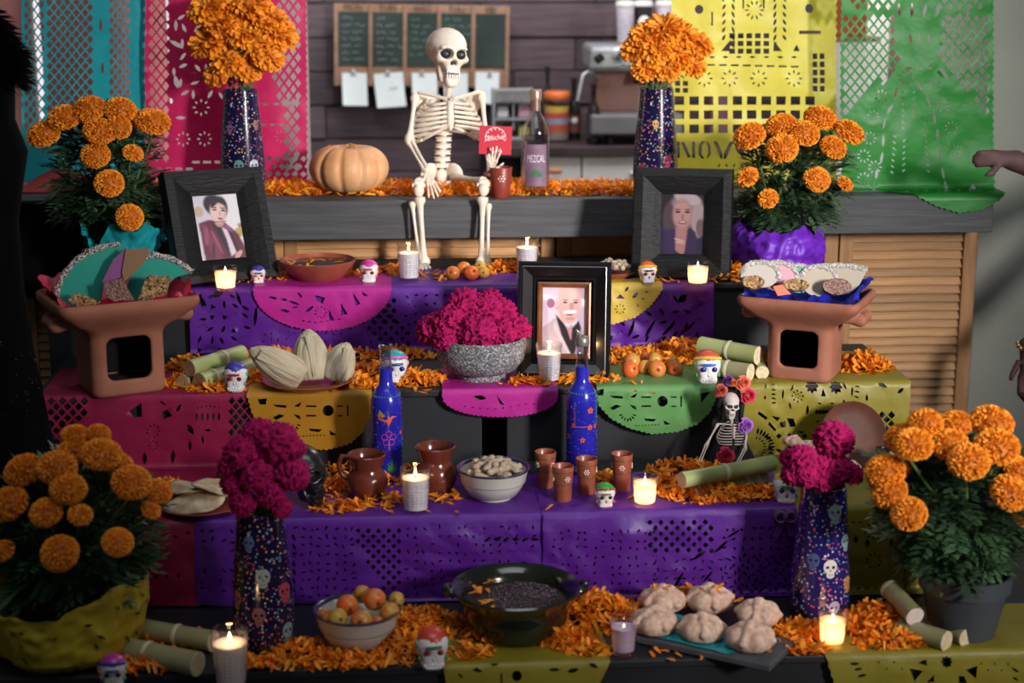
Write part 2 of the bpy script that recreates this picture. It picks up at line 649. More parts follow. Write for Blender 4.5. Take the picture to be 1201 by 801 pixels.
# ================================================================ setting
m_black = mat('black_box_paint', C('#1b1c20'), C('#24262b'), 6, rough=0.55)
m_floor = mat('floor_concrete', C('#3a3532'), C('#4a4440'), 5, rough=0.7, bump=0.1)
m_plank = mat('dark_plank', C('#41363c'), C('#5a4a50'), 7, rough=0.6, stretch=(0.6, 1, 9), rand=0.3, bump=0.15, bscale=30)
m_wall = mat('pale_plaster', C('#a9aba0'), C('#b4b5aa'), 4, rough=0.85, bump=0.05)
m_red = mat('red_panel', C('#c27a76'), C('#d08c86'), 5, rough=0.8)
m_greypanel = mat('grey_beige_panel', C('#9a928e'), C('#aaa29e'), 5, rough=0.8)
m_dark = mat('dark_void', C('#161416'), rough=0.9)
m_counter = mat('weathered_grey_board', C('#3c3d40'), C('#4b4c4f'), 14, rough=0.65, stretch=(0.35, 1, 6), bump=0.2, bscale=40)
m_slat = mat('pine_slat', C('#a3764b'), C('#bf9160'), 10, rough=0.55, stretch=(0.5, 2, 8), rand=0.22, bump=0.1, bscale=40)
m_stile = mat('pine_stile', C('#94663f'), C('#b08052'), 10, rough=0.55, stretch=(6, 2, 0.5), rand=0.1, bump=0.1, bscale=40)

def struct(name, b, m, **k):
    o = b.obj(name, m, smooth=False, **k)
    o['kind'] = 'structure'
    return o
struct('floor', B().box((0, 3.5, -0.05), (11, 11, 0.1)), m_floor)
# back wall of dark planks: one backing, each plank a board of its own
wall = struct('wall_back', B().box((0.25, 7.86, 1.5), (4.9, 0.1, 3.0)), m_dark)
YW = 7.74
lens = [(-2.1, -0.42, 0.53, 2.6), (-2.1, -0.85, 0.1, 0.82, 2.6), (-2.1, -0.6, 0.62, 2.6), (-2.1, -1.0, 0.25, 0.95, 2.6)]
k = 0
for row in range(19):
    zb = 0.02 + row * 0.151
    xs = lens[row % 4]
    for a, b in zip(xs[:-1], xs[1:]):
        dy = rnd.uniform(-0.012, 0.012)
        o = B().box((0, 0, 0), (b - a - 0.004, 0.03, 0.145), bev=0.003).obj('plank', m_plank, wall, smooth=False)
        o.location = ((a + b) / 2, YW + 0.055 + dy, zb + 0.0755)
# wall on the right, and what stands behind the hanging papers
struct('wall_right', B().box((X(1150, 5.35, 1.0) + .25, 5.75, 1.5), (0.5, 0.8, 3.0), bev=0.004), m_wall)
struct('wall_glowing_right', B().box((X(976, 6.9, 1.5) + .6, 6.9, 1.5), (1.2, 0.08, 3.0)), mat('glowing_pale_wall', C('#a89a98'), C('#e6e4e2'), 2.2, rough=0.85, emit=0.42, lo=.4, hi=.55))  # pale wall behind the papers, glow added to brighten their holes
struct('wall_side_left', B().box((-3.3, 4.5, 1.5), (0.1, 7.0, 3.0)), m_wall)
m_day = mat('daylight_pane', C('#f4f8ff'), emit=0.8)
xa = [pt(u, 100, y=6.3).x for u in (-60, 43, 53, 198, 202, 362)]
w = struct('wall_left', B().box(((xa[0] + xa[1]) / 2, 6.3, 1.5), (xa[1] - xa[0], 0.05, 3)), m_red)
for a, b, mm in ((xa[2], xa[3], m_red), (xa[4], xa[5], m_greypanel)):
    B().box(((a + b) / 2, 6.3, 1.5), (b - a, 0.05, 3)).obj('wall_panel', mm, w, smooth=False)
wn = struct('window_1', B().box(((xa[0] + xa[4]) / 2 + .1, 6.55, 1.75), (xa[4] - xa[0], 0.02, 1.6)), m_day)
B().box(((xa[0] + xa[4]) / 2 + .1, 6.53, 1.7), (xa[4] - xa[0], 0.03, 0.04)).obj('window_rail', m_wall, wn, smooth=False)

# bar counter with its grey board; louvred pine shutters below
xl, xr = pt(-60, 235, y=YL).x, pt(1166, 235, y=YL).x
ct = thing('bar_counter', 'long bar counter with weathered grey front board behind the altar', 'counter', ((xl + xr) / 2, 5.2, 0))
cw = xr - xl
B().box((0, 0.0205, ZL - 0.0205), (cw, 0.359, 0.041), bev=0.002).obj('counter_top', m_counter, ct, smooth=False)
B().box((0, -0.18, ZL - 0.0575), (cw, 0.04, 0.115), bev=0.003).obj('front_board', m_counter, ct, smooth=False)
B().box((0, 0.1, 0.5 * (ZL - 0.042)), (cw - 0.1, 0.14, ZL - 0.044)).obj('counter_core', m_dark, ct, smooth=False)
def shutter(u0, u1, label):
    a, b = pt(u0, 300, y=YS).x, pt(u1, 300, y=YS).x
    W = b - a
    H = ZL - 0.118
    t = thing('louvered_shutter', label, 'shutter', ((a + b) / 2, YS + 0.03, 0), 0, 'pine shutters under the bar')
    sw = 0.042
    for s in (-1, 1):
        B().box((s * (W / 2 - sw / 2), 0, H / 2), (sw, 0.035, H), bev=0.002).obj('stile', m_stile, t, smooth=False)
    for z in (0.03, H - 0.012):
        B().box((0, 0, z), (W - 2 * sw, 0.03, 0.05 if z < .1 else 0.024), bev=0.002).obj('rail', m_slat, t, smooth=False)
    z = 0.07
    sm = None
    while z < H - 0.03:
        if sm is None:
            o = B().box((0, 0, 0), (W - 2 * sw + 0.004, 0.008, 0.036), rot=(R(-28), 0, 0), bev=0.002).obj('slat', m_slat, t, smooth=False)
            sm = o.data
        else:
            o = inst('slat', sm, t)
        o.location = (0, 0, z)
        z += 0.0275
    return t
shutter(20, 332, 'pine louvred shutter behind the left picture frame')
shutter(333, 651, 'wide pine louvred shutter behind the hanging skeleton legs')
shutter(653, 984, 'pine louvred shutter behind the right picture frame')
shutter(986, 1147, 'pine louvred shutter at the far right beside the plaster wall')

# black boxes that make the tiers
def dbox(x0, x1, y0, y1, z0, z1, label):
    t = thing('display_box', label, 'box', ((x0 + x1) / 2, (y0 + y1) / 2, z0), 0, 'black boxes of the altar steps')
    w, d, h = x1 - x0, y1 - y0, z1 - z0
    B().box((0, 0, h - 0.009), (w, d, 0.018), bev=0.003).obj('lid', m_black, t, smooth=False)
    B().box((0, 0.003, (h - 0.018) / 2), (w - 0.012, d - 0.016, h - 0.018), bev=0.002).obj('body', m_black, t, smooth=False)
dbox(X(50, Y4, Z4), X(505, Y4, Z4), Y4, 5.095, 0.0, Z4, 'black box forming the left half of the top step')
dbox(X(508, Y4, Z4), X(962, Y4, Z4), Y4, 5.095, 0.0, Z4, 'black box forming the right half of the top step')
dbox(X(40, Y3, Z3), X(568, Y3, Z3), Y3, Y4 - .004, 0.0, Z3, 'black box forming the left half of the third step')
dbox(X(592, Y3, Z3), X(1066, Y3, Z3), Y3, Y4 - .004, 0.0, Z3, 'black box forming the right half of the third step')
dbox(X(568, Y3, Z3) + .004, X(592, Y3, Z3) - .004, Y3 + 0.22, Y4 - .004, 0.0, Z3 - .003, 'narrow black filler box between the halves of the third step')
dbox(X(120, Y2, Z2), X(1100, Y2, Z2), Y2, Y3 - .004, 0.0, Z2, 'long black box forming the second step')
dbox(X(-60, Y1, Z1), X(1290, Y1, Z1), Y1 + .0, Y2 - .004, 0.0, Z1, 'long black box forming the lowest step')

# ---------------------------------------------------------------- kitchen behind the bar
m_wood = mat('tan_frame_wood', C('#8a6a55'), C('#a07d66'), 12, rough=0.6, stretch=(1, 1, 3))
m_slate = mat('chalkboard_green', C('#26332f'), C('#33423d'), 5, rough=0.85)
m_chalk = mat('white_chalk', C('#aab4b2'), rough=0.95)
m_chalkg = mat('green_chalk', C('#7fb39b'), rough=0.95)
m_ink = mat('dark_ink', C('#2a2422'), rough=0.8)
m_paper = mat('white_paper', C('#d9e4e4'), C('#e4eeee'), 6, rough=0.8)
m_steel = mat('brushed_steel', C('#9aa0a4'), C('#b4babd'), 20, rough=0.3, metal=0.35)
m_steel_d = mat('dark_steel', C('#77777a'), rough=0.35, metal=0.3)
m_blackpl = mat('black_plastic', C('#141416'), rough=0.4)
m_white = mat('white_enamel', C('#d8d6d4'), rough=0.5)
YB = 7.68
c0, c1 = pt(390, 6, y=YB), pt(596, 101, y=YB)
W, H = c1.x - c0.x, c0.z - c1.z
cb = thing('weekly_chalkboard', 'wooden weekday chalkboard with five panels on the plank wall', 'chalkboard', ((c0.x + c1.x) / 2, YB, c1.z), rot=(0, R(1.1), 0))
B().box((0, 0.012, H / 2), (W, 0.012, H), bev=0.002).obj('backboard', m_wood, cb, smooth=False)
pw = W / 5
days = ['MON', 'TUES', 'WED', 'THU', 'FRI']
for i in range(6):
    B().box((-W / 2 + 0.008 + i * (W - 0.016) / 5, 0.0, H / 2), (0.017, 0.014, H), bev=0.002).obj('frame_bar', m_wood, cb, smooth=False)
def scribble(rows, w, lh, seed):
    r = random.Random(seed)
    b = B()
    for j in range(rows):
        x = -w / 2 + r.uniform(0, .01)
        end = w / 2 - r.uniform(0, w * .4)
        if j == 0: end = 0.0
        while x < end:
            wl = r.uniform(.018, .05)
            n = int(wl / .0035)
            pth = [(x + q * .0035, 0, -j * lh + r.uniform(-.35, .35) * lh * (.9 if q % 2 else .4)) for q in range(n + 2)]
            b.tube(pth, .0011, 4, cap=False)
            x += wl + .016
    return b
for i in range(5):
    px = -W / 2 + 0.008 + (i + .5) * (W - 0.016) / 5
    pn = B().box((px, 0.002, H * .58), (pw - 0.02, 0.006, H * .65)).obj('slate_panel', m_slate, cb, smooth=False)
    inst('day_name', text_mesh(days[i], 0.036), cb, (px, -0.0045, H * .955), (PI / 2, 0, 0)).data.materials.append(m_ink)
    if i < 4:
        scribble((7, 8, 6, 4)[i], pw - .045, H * .085, 5 + i).obj('chalk_writing', m_chalk if i < 2 else m_chalkg, pn, loc=(px, -0.0025, H * .83))
    cl = B().box((px, -0.006, H * .13), (0.03, 0.012, 0.008), bev=.002)
    cl.lathe([(0.0, -.004), (.009, -.004), (.011, .004), (.007, .012), (0, .014)], 10, (px, -0.008, H * .165))
    cl.obj('clip', m_steel, cb)
for i, (ua, ub, va, vb, rt) in enumerate(((401, 431, 87, 125, 1), (438, 473, 87, 127, -4), (483, 513, 87, 126, 0), (521, 549, 87, 124, 1), (558, 586, 86, 123, 2))):
    a, b = pt(ua, va, y=YB - .03), pt(ub, vb, y=YB - .03)
    w_, h_ = b.x - a.x, a.z - b.z
    t = thing('paper_note', ['white paper note clipped under MON', 'white paper note clipped under TUES, hanging askew', 'white paper note clipped under WED behind the skeleton shoulder',
                             'white paper note clipped under THU behind the skull', 'white paper note clipped under FRI'][i], 'paper', ((a.x + b.x) / 2, YB - .006, a.z + .004), 0, 'notes clipped to the chalkboard', rot=(0, R(rt), 0))
    vs = []
    n = 6
    for j in range(n + 1):
        q = j / n
        for s in (-1, 1): vs.append((s * w_ / 2 + q * q * .004, -.004 - .012 * q * q, -h_ * q))
    mk('sheet', vs, [(2 * j, 2 * j + 1, 2 * j + 3, 2 * j + 2) for j in range(n)], m_paper, t)
    if i == 1: B().tube([(0, -.010, -h_ * .47), (.02, -.010, -h_ * .45), (.035, -.011, -h_ * .44)], .0012, 4).obj('pen_line', m_ink, t)

# back counter with white louvred cabinet doors
zb = pt(690, 172, y=7.12).z
xa_, xb_ = pt(568, 172, y=7.12).x, pt(1000, 172, y=7.12).x
bc = thing('back_counter', 'dark kitchen counter against the plank wall', 'counter', ((xa_ + xb_) / 2, 7.4, 0))
B().box((0, 0, zb - .02), (xb_ - xa_, .60, .04), bev=.003).obj('worktop', mat('dark_worktop', C('#33282a'), C('#41353a'), 8, rough=.4), bc, smooth=False)
B().box((0, 0.02, (zb - .04) / 2), (xb_ - xa_ - .02, .5, zb - .042)).obj('carcass', m_dark, bc, smooth=False)
for (ua, ub, uk, mk_) in ((612, 681, 651, 'c'), (683, 752, 742, 's')):
    a, b = pt(ua, 190, y=7.13).x, pt(ub, 190, y=7.13).x
    W, H = b - a, zb - .07
    d = thing('cabinet_door', 'white louvred cabinet door with orange wooden handle' if mk_ == 'c' else 'white louvred cabinet door with a small steel knob', 'door', ((a + b) / 2, 7.13, .03), 0, 'cabinet doors under the kitchen counter')
    for s in (-1, 1): B().box((s * (W / 2 - .012), 0, H / 2), (.024, .02, H), bev=.002).obj('stile', m_white, d, smooth=False)
    B().box((0, 0, H - .055), (W - .048, .018, .11), bev=.002).obj('rail', m_white, d, smooth=False)
    B().box((0, 0, .03), (W - .048, .018, .06), bev=.002).obj('rail', m_white, d, smooth=False)
    B().box((0, .012, H / 2), (W - .05, .004, H)).obj('backing', m_greypanel, d, smooth=False)
    z = .08
    sm = None
    while z < H - .12:
        if sm is None:
            o = B().box((0, 0, 0), (W - .05, .006, .032), rot=(R(-30), 0, 0), bev=.001).obj('slat', m_white, d, smooth=False)
            sm = o.data
        else: o = inst('slat', sm, d)
        o.location = (0, 0, z)
        z += .036
    kx = pt(uk, 190, y=7.1).x - (a + b) / 2
    if mk_ == 'c': B().tube([(kx - .028, -.03, H - .062), (kx - .012, -.036, H - .06), (kx + .02, -.036, H - .06), (kx + .028, -.03, H - .06)], [.006, .011, .011, .006], 10).obj('handle', mat('orange_wood', C('#b4683c'), rough=.4), d)
    else: B().ell((kx, -.022, H - .075), (.012, .012, .012)).obj('knob', m_steel, d)

def at_counter(u, v=168): return pt(u, v, z=zb)
# grey box shelf with packets
o0, o1 = pt(577, 104, y=7.45), pt(625, 168, y=7.45)
W, H = o1.x - o0.x, o0.z - zb
sh = thing('box_shelf', 'small grey open shelf with compartments beside the mezcal bottle', 'shelf', ((o0.x + o1.x) / 2, 7.45, zb))
m_gw = mat('grey_metal', C('#8b8f90'), C('#9da1a2'), 8, rough=.5)
for s in (-1, 1): B().box((s * (W / 2 - .005), 0, H / 2), (.01, .12, H), bev=.001).obj('side_panel', m_gw, sh, smooth=False)
B().box((0, .055, H / 2), (W - .02, .008, H - .01)).obj('back_panel', m_steel_d, sh, smooth=False)
for z in (.006, .09, .165, H - .055, H - .006): B().box((0, 0, z), (W - .02, .12, .008)).obj('shelf_board', m_gw, sh, smooth=False)
B().box((.0, 0, .12), (.006, .11, .15)).obj('divider', m_gw, sh, smooth=False)
B().box((0, -.055, H - .03), (W - .02, .006, .045)).obj('front_grille', mat('grey_grille', C('#6b6c6c'), C('#8b8c8c'), 90, rough=.5, stretch=(3, 1, .3)), sh, smooth=False)
for i, (px, z, w_, h_, c, nm) in enumerate(((-.045, .094, .05, .05, '#c9c4cc', 'white'), (.05, .094, .055, .06, '#b98fa0', 'pink striped'), (-.05, .169, .04, .03, '#a65a62', 'red'), (.05, .01, .05, .05, '#a9a05a', 'olive'))):
    t = B().box((0, 0, h_ / 2), (w_, .06, h_), bev=.006).obj('snack_packet', mat('packet_%s' % nm.replace(' ', '_'), C(c), rough=.4), smooth=False, loc=((o0.x + o1.x) / 2 + px, 7.44, zb + z + (.002 if z > .05 else 0)))
    tag(t, 'small %s packet in the grey open shelf' % nm, 'packet', 'packets in the grey shelf')

# jar with an orange lid, dark bottles
m_glass = glass_mat('clear_glass')
p = pt(655, 168, z=zb)
j = thing('spice_jar', 'big clear jar with orange lid and layered sweets', 'jar', (p.x, 7.35, zb))
B().lathe([(.045, 0), (.055, .01), (.056, .15), (.046, .175)], 24).obj('glass', m_glass, j)
for z0, z1, c in ((.008, .04, '#8a7a74'), (.04, .075, '#b5533a'), (.075, .10, '#8a8fa8'), (.10, .125, '#b8493c'), (.125, .15, '#c7a33e')):
    B().lathe([(.053, z0), (.053, z1)], 20).obj('sweets_layer', mat('sweets_' + c[1:], C(c), rough=.6, bump=.4, bscale=150), j)
B().lathe([(.053, .176), (.056, .18), (.056, .208), (.05, .213)], 24).obj('lid', mat('orange_lid', C('#cf6a32'), rough=.4), j)
m_db = mat('dark_bottle_glass', C('#1b1a17'), rough=.12, coat=.5)
for i, (u, h, r, c, lb) in enumerate(((648, .30, .026, '#2a2320', 'tall dark bottle standing behind the orange-lidded jar'),
                                   (677, .26, .031, '#232321', 'dark bottle with round white label near the orange-lidded jar'),
                                   (695, .25, .030, '#1f2022', 'dark bottle half under the steam wand of the espresso machine'))):
    p = pt(u, 168, z=zb)
    t = thing('bottle', lb, 'bottle', (p.x, (7.52, 7.40, 7.22)[i], zb), 0, 'dark bottles on the kitchen counter')
    B().lathe([(r * .9, 0), (r, .008), (r, h * .5), (r * .8, h * .6), (r * .38, h * .74), (r * .34, h * .93), (r * .42, h * .94), (r * .42, h)], 18).obj('body', m_db, t)
    B().lathe([(r * .45, h * .93), (r * .45, h * 1.02)], 14).obj('cap', m_blackpl, t)
    if i: B().lathe([(r * 1.01, h * .12), (r * 1.01, h * .42)], 18).obj('paper_label', mat('bottle_label_%d' % i, C(('#77403a', '#3b3336')[i - 1]), rough=.7), t)
    if i == 1: B().ell((0, -r, h * .32), (.014, .004, .014)).obj('round_label', m_paper, t)

# espresso machine
e0, e1 = pt(690, 52, y=7.3), pt(790, 168, y=7.3)
p = at_counter(742)
em = thing('espresso_machine', 'steel espresso machine with steam wand on the kitchen counter', 'coffee machine', (p.x, 7.36, zb))
def ex(u): return pt(u, 100, y=7.2).x - p.x
def ez(v): return pt(700, v, y=7.2).z - zb
m_copper = mat('pinkish_steel', C('#b08078'), C('#c08e86'), 6, rough=.35, metal=.1)
B().box(((ex(706) + ex(800)) / 2, .12, ez(122)), (ex(800) - ex(706), .16, ez(86) - ez(168)), bev=.006).obj('body', m_copper, em, smooth=False)
hd = B().box(((ex(692) + ex(800)) / 2, 0, (ez(54) + ez(84)) / 2), (ex(800) - ex(692), .34, ez(54) - ez(84)), bev=.02)
hd.obj('head', m_steel, em, smooth=False)
B().box((ex(702), -.165, ez(68)), (.04, .02, .035), rot=(0, R(-35), 0), bev=.006).obj('gauge_recess', m_blackpl, em, smooth=False)
b = B()
b.lathe([(0, 0), (.026, 0), (.028, .006), (.022, .012), (0, .012)], 20)
b.warp(lambda v: Vector((v.x + ex(724), -.165 - v.z, ez(64) + v.y)))
kn = b.obj('dial', m_steel, em)
B().box((ex(724), -.185, ez(64)), (.006, .012, .034), rot=(0, R(25), 0)).obj('dial_pointer', m_blackpl, kn, smooth=False)
B().tube([(ex(708), -.10, ez(78)), (ex(707), -.12, ez(88)), (ex(702), -.13, ez(91)), (ex(690), -.14, ez(84)), (ex(684), -.15, ez(88)), (ex(681), -.16, ez(100)), (ex(677), -.17, ez(118))], .0065, 8).obj('steam_wand', m_steel, em)
B().box(((ex(692) + ex(800)) / 2, -.10, (ez(134) + ez(157)) / 2), (ex(800) - ex(692), .22, ez(134) - ez(157)), bev=.008).obj('drip_tray', m_steel_d, em, smooth=False)
B().lathe([(.03, 0), (.02, ez(157) - .002)], 14, (ex(718), -.1, 0.0)).obj('foot', m_blackpl, em)
B().lathe([(.03, 0), (.03, .02), (.024, .03), (.024, .06)], 16, (ex(755), -.06, ez(100))).obj('group_head', m_blackpl, em)
# paper cups on the machine
m_cup = mat('white_paper_cup', C('#ded8e2'), C('#cfc4d2'), 60, rough=.55)
zc = ez(52) + zb
for i, (u, v, hv, kind) in enumerate(((733, 0, 50, 'a'), (755, 0, 50, 'b'), (781, 0, 50, 'a'))):
    x = pt(u, 30, y=7.3).x
    t = thing('paper_cup', ('white paper coffee cup with lid, at the left edge of the machine', 'dark paper coffee cup with a round white emblem', 'white paper coffee cup half behind the yellow cut paper')[i], 'cup', (x, 7.3 + .02 * i, zc), 0, 'paper cups on the espresso machine')
    B().lathe([(.028, 0), (.030, .002), (.040, .155)], 22).obj('cup', m_cup if kind == 'a' else mat('dark_cup', C('#2c2a2c'), rough=.5), t)
    B().lathe([(.042, .153), (.043, .160), (.040, .168), (.036, .176), (0, .176)], 22).obj('lid', m_white, t)
    if kind == 'b':
        bb = B().ell((0, -.036, .085), (.027, .006, .03))
        bb.obj('emblem', m_white, t)
# clutter seen dimly through the yellow and green papers
for i, (u, v, w_, h_, c, lb) in enumerate(((905, 20, .2, .5, '#3a3a3e', 'dark appliance seen through the yellow cut paper'), (845, 120, .10, .3, '#6d4a52', 'rosy canister seen through the yellow paper squares'), (990, 12, .16, .2, '#b0542c', 'orange box on the shelf behind the green paper top'),
                                      (1075, 70, .2, .35, '#a07a74', 'pinkish box behind the green paper lattice'))):
    q = pt(u, v, y=6.7 if i > 1 else 7.3)
    z0 = max(q.z - h_ / 2, zb)
    if i > 1:
        z0 = ZL + .15 if i == 3 else q.z - h_ / 2
    t = thing('storage_box', lb, 'box', (q.x, q.y, z0))
    B().box((0, 0, h_ / 2), (w_, .12, h_), bev=.01).obj('body', mat('clutter_%d' % i, C(c), rough=.6), t, smooth=False)
    B().box((0, -.003, h_ - .01), (w_ + .006, .13, .02), bev=.004).obj('lid', mat('clutter_lid_%d' % i, C(c, .8), rough=.6), t, smooth=False)
    B().box((0, .04, -.01), (w_ + .1, .24, .02)).obj('bracket_shelf', m_wood, t, smooth=False) if i > 1 else None
# ================================================================ cut papers
def paper_mat(name, c, tr=0.3, rough=0.45):
    cc = C(c)
    c2 = tuple(min(1, v * 1.12) for v in cc[:3]) + (1,)
    return mat(name, cc, c2, 9, rough=rough, trans=tr, bump=0.35, bscale=16)
p_teal = paper_mat('teal_tissue', '#1f9aa3')
p_pink = paper_mat('hot_pink_tissue', '#cc2260')
p_yel = paper_mat('yellow_tissue', '#d9cb46')
p_green = paper_mat('green_tissue', '#178026')
p_purple = paper_mat('purple_tissue', '#561a88', tr=.12)
p_mag = paper_mat('magenta_tissue', '#b01c88', tr=.12)
p_must = paper_mat('mustard_tissue', '#b07a18', tr=.12)
p_gold = paper_mat('golden_tissue', '#c4a436', tr=.12)
p_lime = paper_mat('light_green_tissue', '#588c4c', tr=.12)
p_olive = paper_mat('olive_yellow_tissue', '#867a20', tr=.12)
p_dpink = paper_mat('deep_pink_tissue', '#8f1843', tr=.12)

def hang(name, label, yh, outer_px, holes_px, m, wav=0.006, g=0.016, seed=0.0, ledge=False, front=YL):
    """Cut paper hanging free; below the counter top it runs forward over it and down its front board."""
    def cv(p):
        q = pt(p[0], p[1], y=yh)
        return (q.x, q.z)
    V, F = cut_tri([cv(p) for p in outer_px], [np.array([cv(p) for p in h]) for h in holes_px], g)
    vs = []
    for x, z in V:
        w = wob(x, z, seed) * wav
        d = (ZL + .004) - z
        if d <= 0 or not ledge: vs.append((x, yh + w * min(1, max(.12, -d * 12 if ledge else 1)), z))
        elif yh - d > front - .004: vs.append((x, yh - d, ZL + .004 + abs(w) * .3))
        else:
            e = d - (yh - front + .004)
            vs.append((x, front - .006 - abs(w) * .5, ZL + .004 - e))
    o = mk(name, vs, F, m)
    return tag(o, label, 'cut paper', 'cut papers hanging above the bar')

# teal
yt = 5.36
hol = lattice(58, 108, -60, 146, 10.5, 12.5, 4.1, 5.0) + lattice(131, 153, -60, 126, 9.5, 12, 3.6, 4.7)
hol += lattice(31, 50, -60, 150, 9, 13, 3.4, 5) + [hL(120, 80, 14, 4, 90), hL(118, 30, 16, 4, 90), hL(123, 150, 12, 4, 80)]
hol += rosette(80, 168, 8, 8) + rosette(140, 160, 7, 8)
hang('papel_picado', 'teal cut paper hanging at the upper left beside the hot pink one', yt,
     [(25, -80)] + [(25, 214), (60, 213), (120, 214)] + scallop([(171, 213), (172, 100), (172, -80)], 9, 2), hol, p_teal, seed=1.0)
# hot pink
hol = lattice(178, 198, -60, 188, 11, 14, 4.2, 5.6)
hol += lattice(322, 350, -60, 120, 11, 15, 3.6, 5.2, lambda x, y: x > 322 + 4 * math.sin(y * .06)) + lattice(337, 350, 121, 200, 11, 15, 4.2, 5.4)
for r_ in range(3): hol += [hD(316 + 10 * i + 5 * (r_ % 2), 186 + 9 * r_, 4, 3.6) for i in range(5)]
hol += [hR(230 + 13 * i, 190, 9, 3) for i in range(3)] + [hR(186 + 12 * i, 198, 8, 3) for i in range(4)]
hol += rosette(236, 126, 8, 8) + rosette(215, 163, 7, 8) + rosette(240, 163, 7, 8) + rosette(330, 160, 6, 8)
hol += [hL(207, 96, 16, 6, 75), hL(204, 84, 10, 4, 90), hL(200, 118, 8, 5, 60), hL(196, 60, 5, 5), hL(196, 22, 6, 5), hL(212, 138, 12, 4, 0), hL(207, 52, 20, 5, 30), hL(206, 30, 14, 4, 90)]
hol += [hL(311 + 13 * i, 122, 8, 3) for i in range(2)] + [hL(309 + 11 * i, 146, 8, 3) for i in range(3)] + [hL(245, 20 + 20 * i, 9, 3, 60) for i in range(4)]
hol += fill(214, 262, 20, 115, 15, 3, None, 'L')
hang('papel_picado', 'hot pink cut paper hanging behind the orange flowers at the left', 5.33,
     [(171, -80), (170, 100), (172, 210), (200, 216), (280, 214)] + scallop([(362, 214), (361, 100), (360, -80)], 9, 2.2), hol, p_pink, seed=2.2)
# yellow
hol = [hR(797 + 17 * i, 118 + 16.5 * j, 11, 10) for i in range(10) for j in range(3) if not (i > 9)]
hol += [hR(859 + 10 * i, 42 + 9 * j, 6.5, 6) for i in range(5) for j in range(3)] + [hR(795 + 9 * i, 98 + 8 * j, 6, 5.5) for i in range(2) for j in range(2)]
hol += [hR(956 + 8.5 * i, 66 + 9.5 * j, 5.5, 6.5) for i in range(2) for j in range(5)]
hol += [hR(834 + 14 * i, 76 + .3 * i, 9, 2) for i in range(8)] + [hL(835 + 16 * i, 67, 7, 2.5) for i in range(7)]
for cx in (826, 856, 890, 931): hol += rosette(cx, 92, 8, 8, 5, 2)
hol += [hE(820, 11, 5, 5.5), hE(949, 10, 5, 5.5)]
for s, cx in ((1, 852), (-1, 917)):
    hol += [hL(cx + s * 8, -10 + 9 * i, 9, 3, 70 * s) for i in range(8)] + [hL(cx - s * 3, -10 + 9 * i, 8, 3, -60 * s) for i in range(7)]
hol += rosette(885, 12, 9, 10, 6, 2) + [np.array([(846, 60), (856, 60), (857, 47)]), np.array([(907, 60), (917, 60), (908, 48)]), np.array([(930, 60), (938, 60), (934, 52)])]
hol += [hR(950, 38, 26, 4), hR(835, 22, 2, 16), hR(872, -20, 2, 60), hR(896, -20, 2, 60)]
hol += [np.array(q, float) for q in (
    [(793, 185), (793, 166), (797, 166), (797, 185)], [(798.5, 167), (802, 166), (810, 184), (806.5, 185)], [(811.5, 166), (815, 166), (815, 185), (811.5, 185)],
    [(819, 171), (823, 165.5), (827, 165.5), (823, 170), (822.5, 181), (826, 185.5), (823, 186), (819, 181)], [(829.5, 166), (833, 170), (833.5, 181), (829.5, 185.5), (828.5, 185), (830.5, 180), (830, 171), (828, 167)],
    [(837, 166), (841, 166), (847, 179), (847, 186), (845, 186)], [(856, 166), (860, 166), (851, 186), (848.5, 186), (848.5, 180)])]
hol += [hL(866, 176, 16, 5, 60)] + [hL(843 + 9 * i, 194, 5, 2, 60 if i % 2 else -60) for i in range(7)] + [hL(870 + 12 * i, 178, 16, 5, 80) for i in range(9)]
hol += [hL(800 + 12 * i, 205, 6, 2, 20) for i in range(14)]
hang('papel_picado', 'yellow cut paper with square holes and NOV lettering hanging at the right', 5.26,
     scallop([(786, -80), (787, 60), (790, 225)], 9, 1.6, 1) + [(790, 229), (985, 229)] + scallop([(983, 225), (982, 60), (984, -80)], 9, 2), hol, p_yel, seed=3.1, ledge=True)
# green with a gown
def skirt(y): return np.interp(y, [0, 30, 72, 80, 110, 150, 175], [16, 20, 17, 22, 58, 76, 82])
hol = lattice(992, 1158, -60, 172, 11, 13.6, 4.0, 5.0, lambda x, y: abs(x - 1077) > skirt(y) + 7 and y > 16 and not (x < 1003 and y > 135))
hol += lattice(1000, 1150, -60, 12, 12, 15, 3.4, 4.6, lambda x, y: abs(x - 1077) > 24)
hol += rosette(1063, 91, 7, 9, 4.5, 2.2)
for cx, cy in ((1096, 100), (1034, 113), (1024, 137), (1106, 125), (1116, 150), (1020, 162), (1013, 183), (1118, 176), (1013, 210), (1026, 196)): hol += rosette(cx, cy, 6.5, 9, 4, 1.9)
hol += [hR(1066 + 12 * i, 80, 7, 2) for i in range(3)] + [hL(1068 + 11 * i, 46, 14, 3, 85) for i in range(3)] + [hL(1055 + 15 * i, 12, 18, 4, 85 + 8 * i) for i in range(4)]
hol += [hL(1051, 108, 14, 3, 105), hL(1044, 128, 14, 3.4, 120), hL(1037, 145, 13, 3, 100), hL(1036, 165, 15, 3, 95), hL(1034, 185, 15, 3, 100), hL(1028, 205, 15, 3, 100), hL(1025, 219, 10, 3, 95)]
hol += [hL(1079, 102, 14, 3, 60), hL(1089, 118, 16, 3, 70), hL(1096, 138, 15, 3, 80), hL(1100, 158, 15, 3, 90), hL(1102, 180, 15, 3, 85), hL(1106, 203, 15, 3, 80), hL(1109, 217, 11, 3, 75)]
hol += [hL(1059, 108 + 7 * i, 5, 1.6, 40) for i in range(7)] + [hL(1072, 108 + 7 * i, 5, 1.6, -40) for i in range(5)]
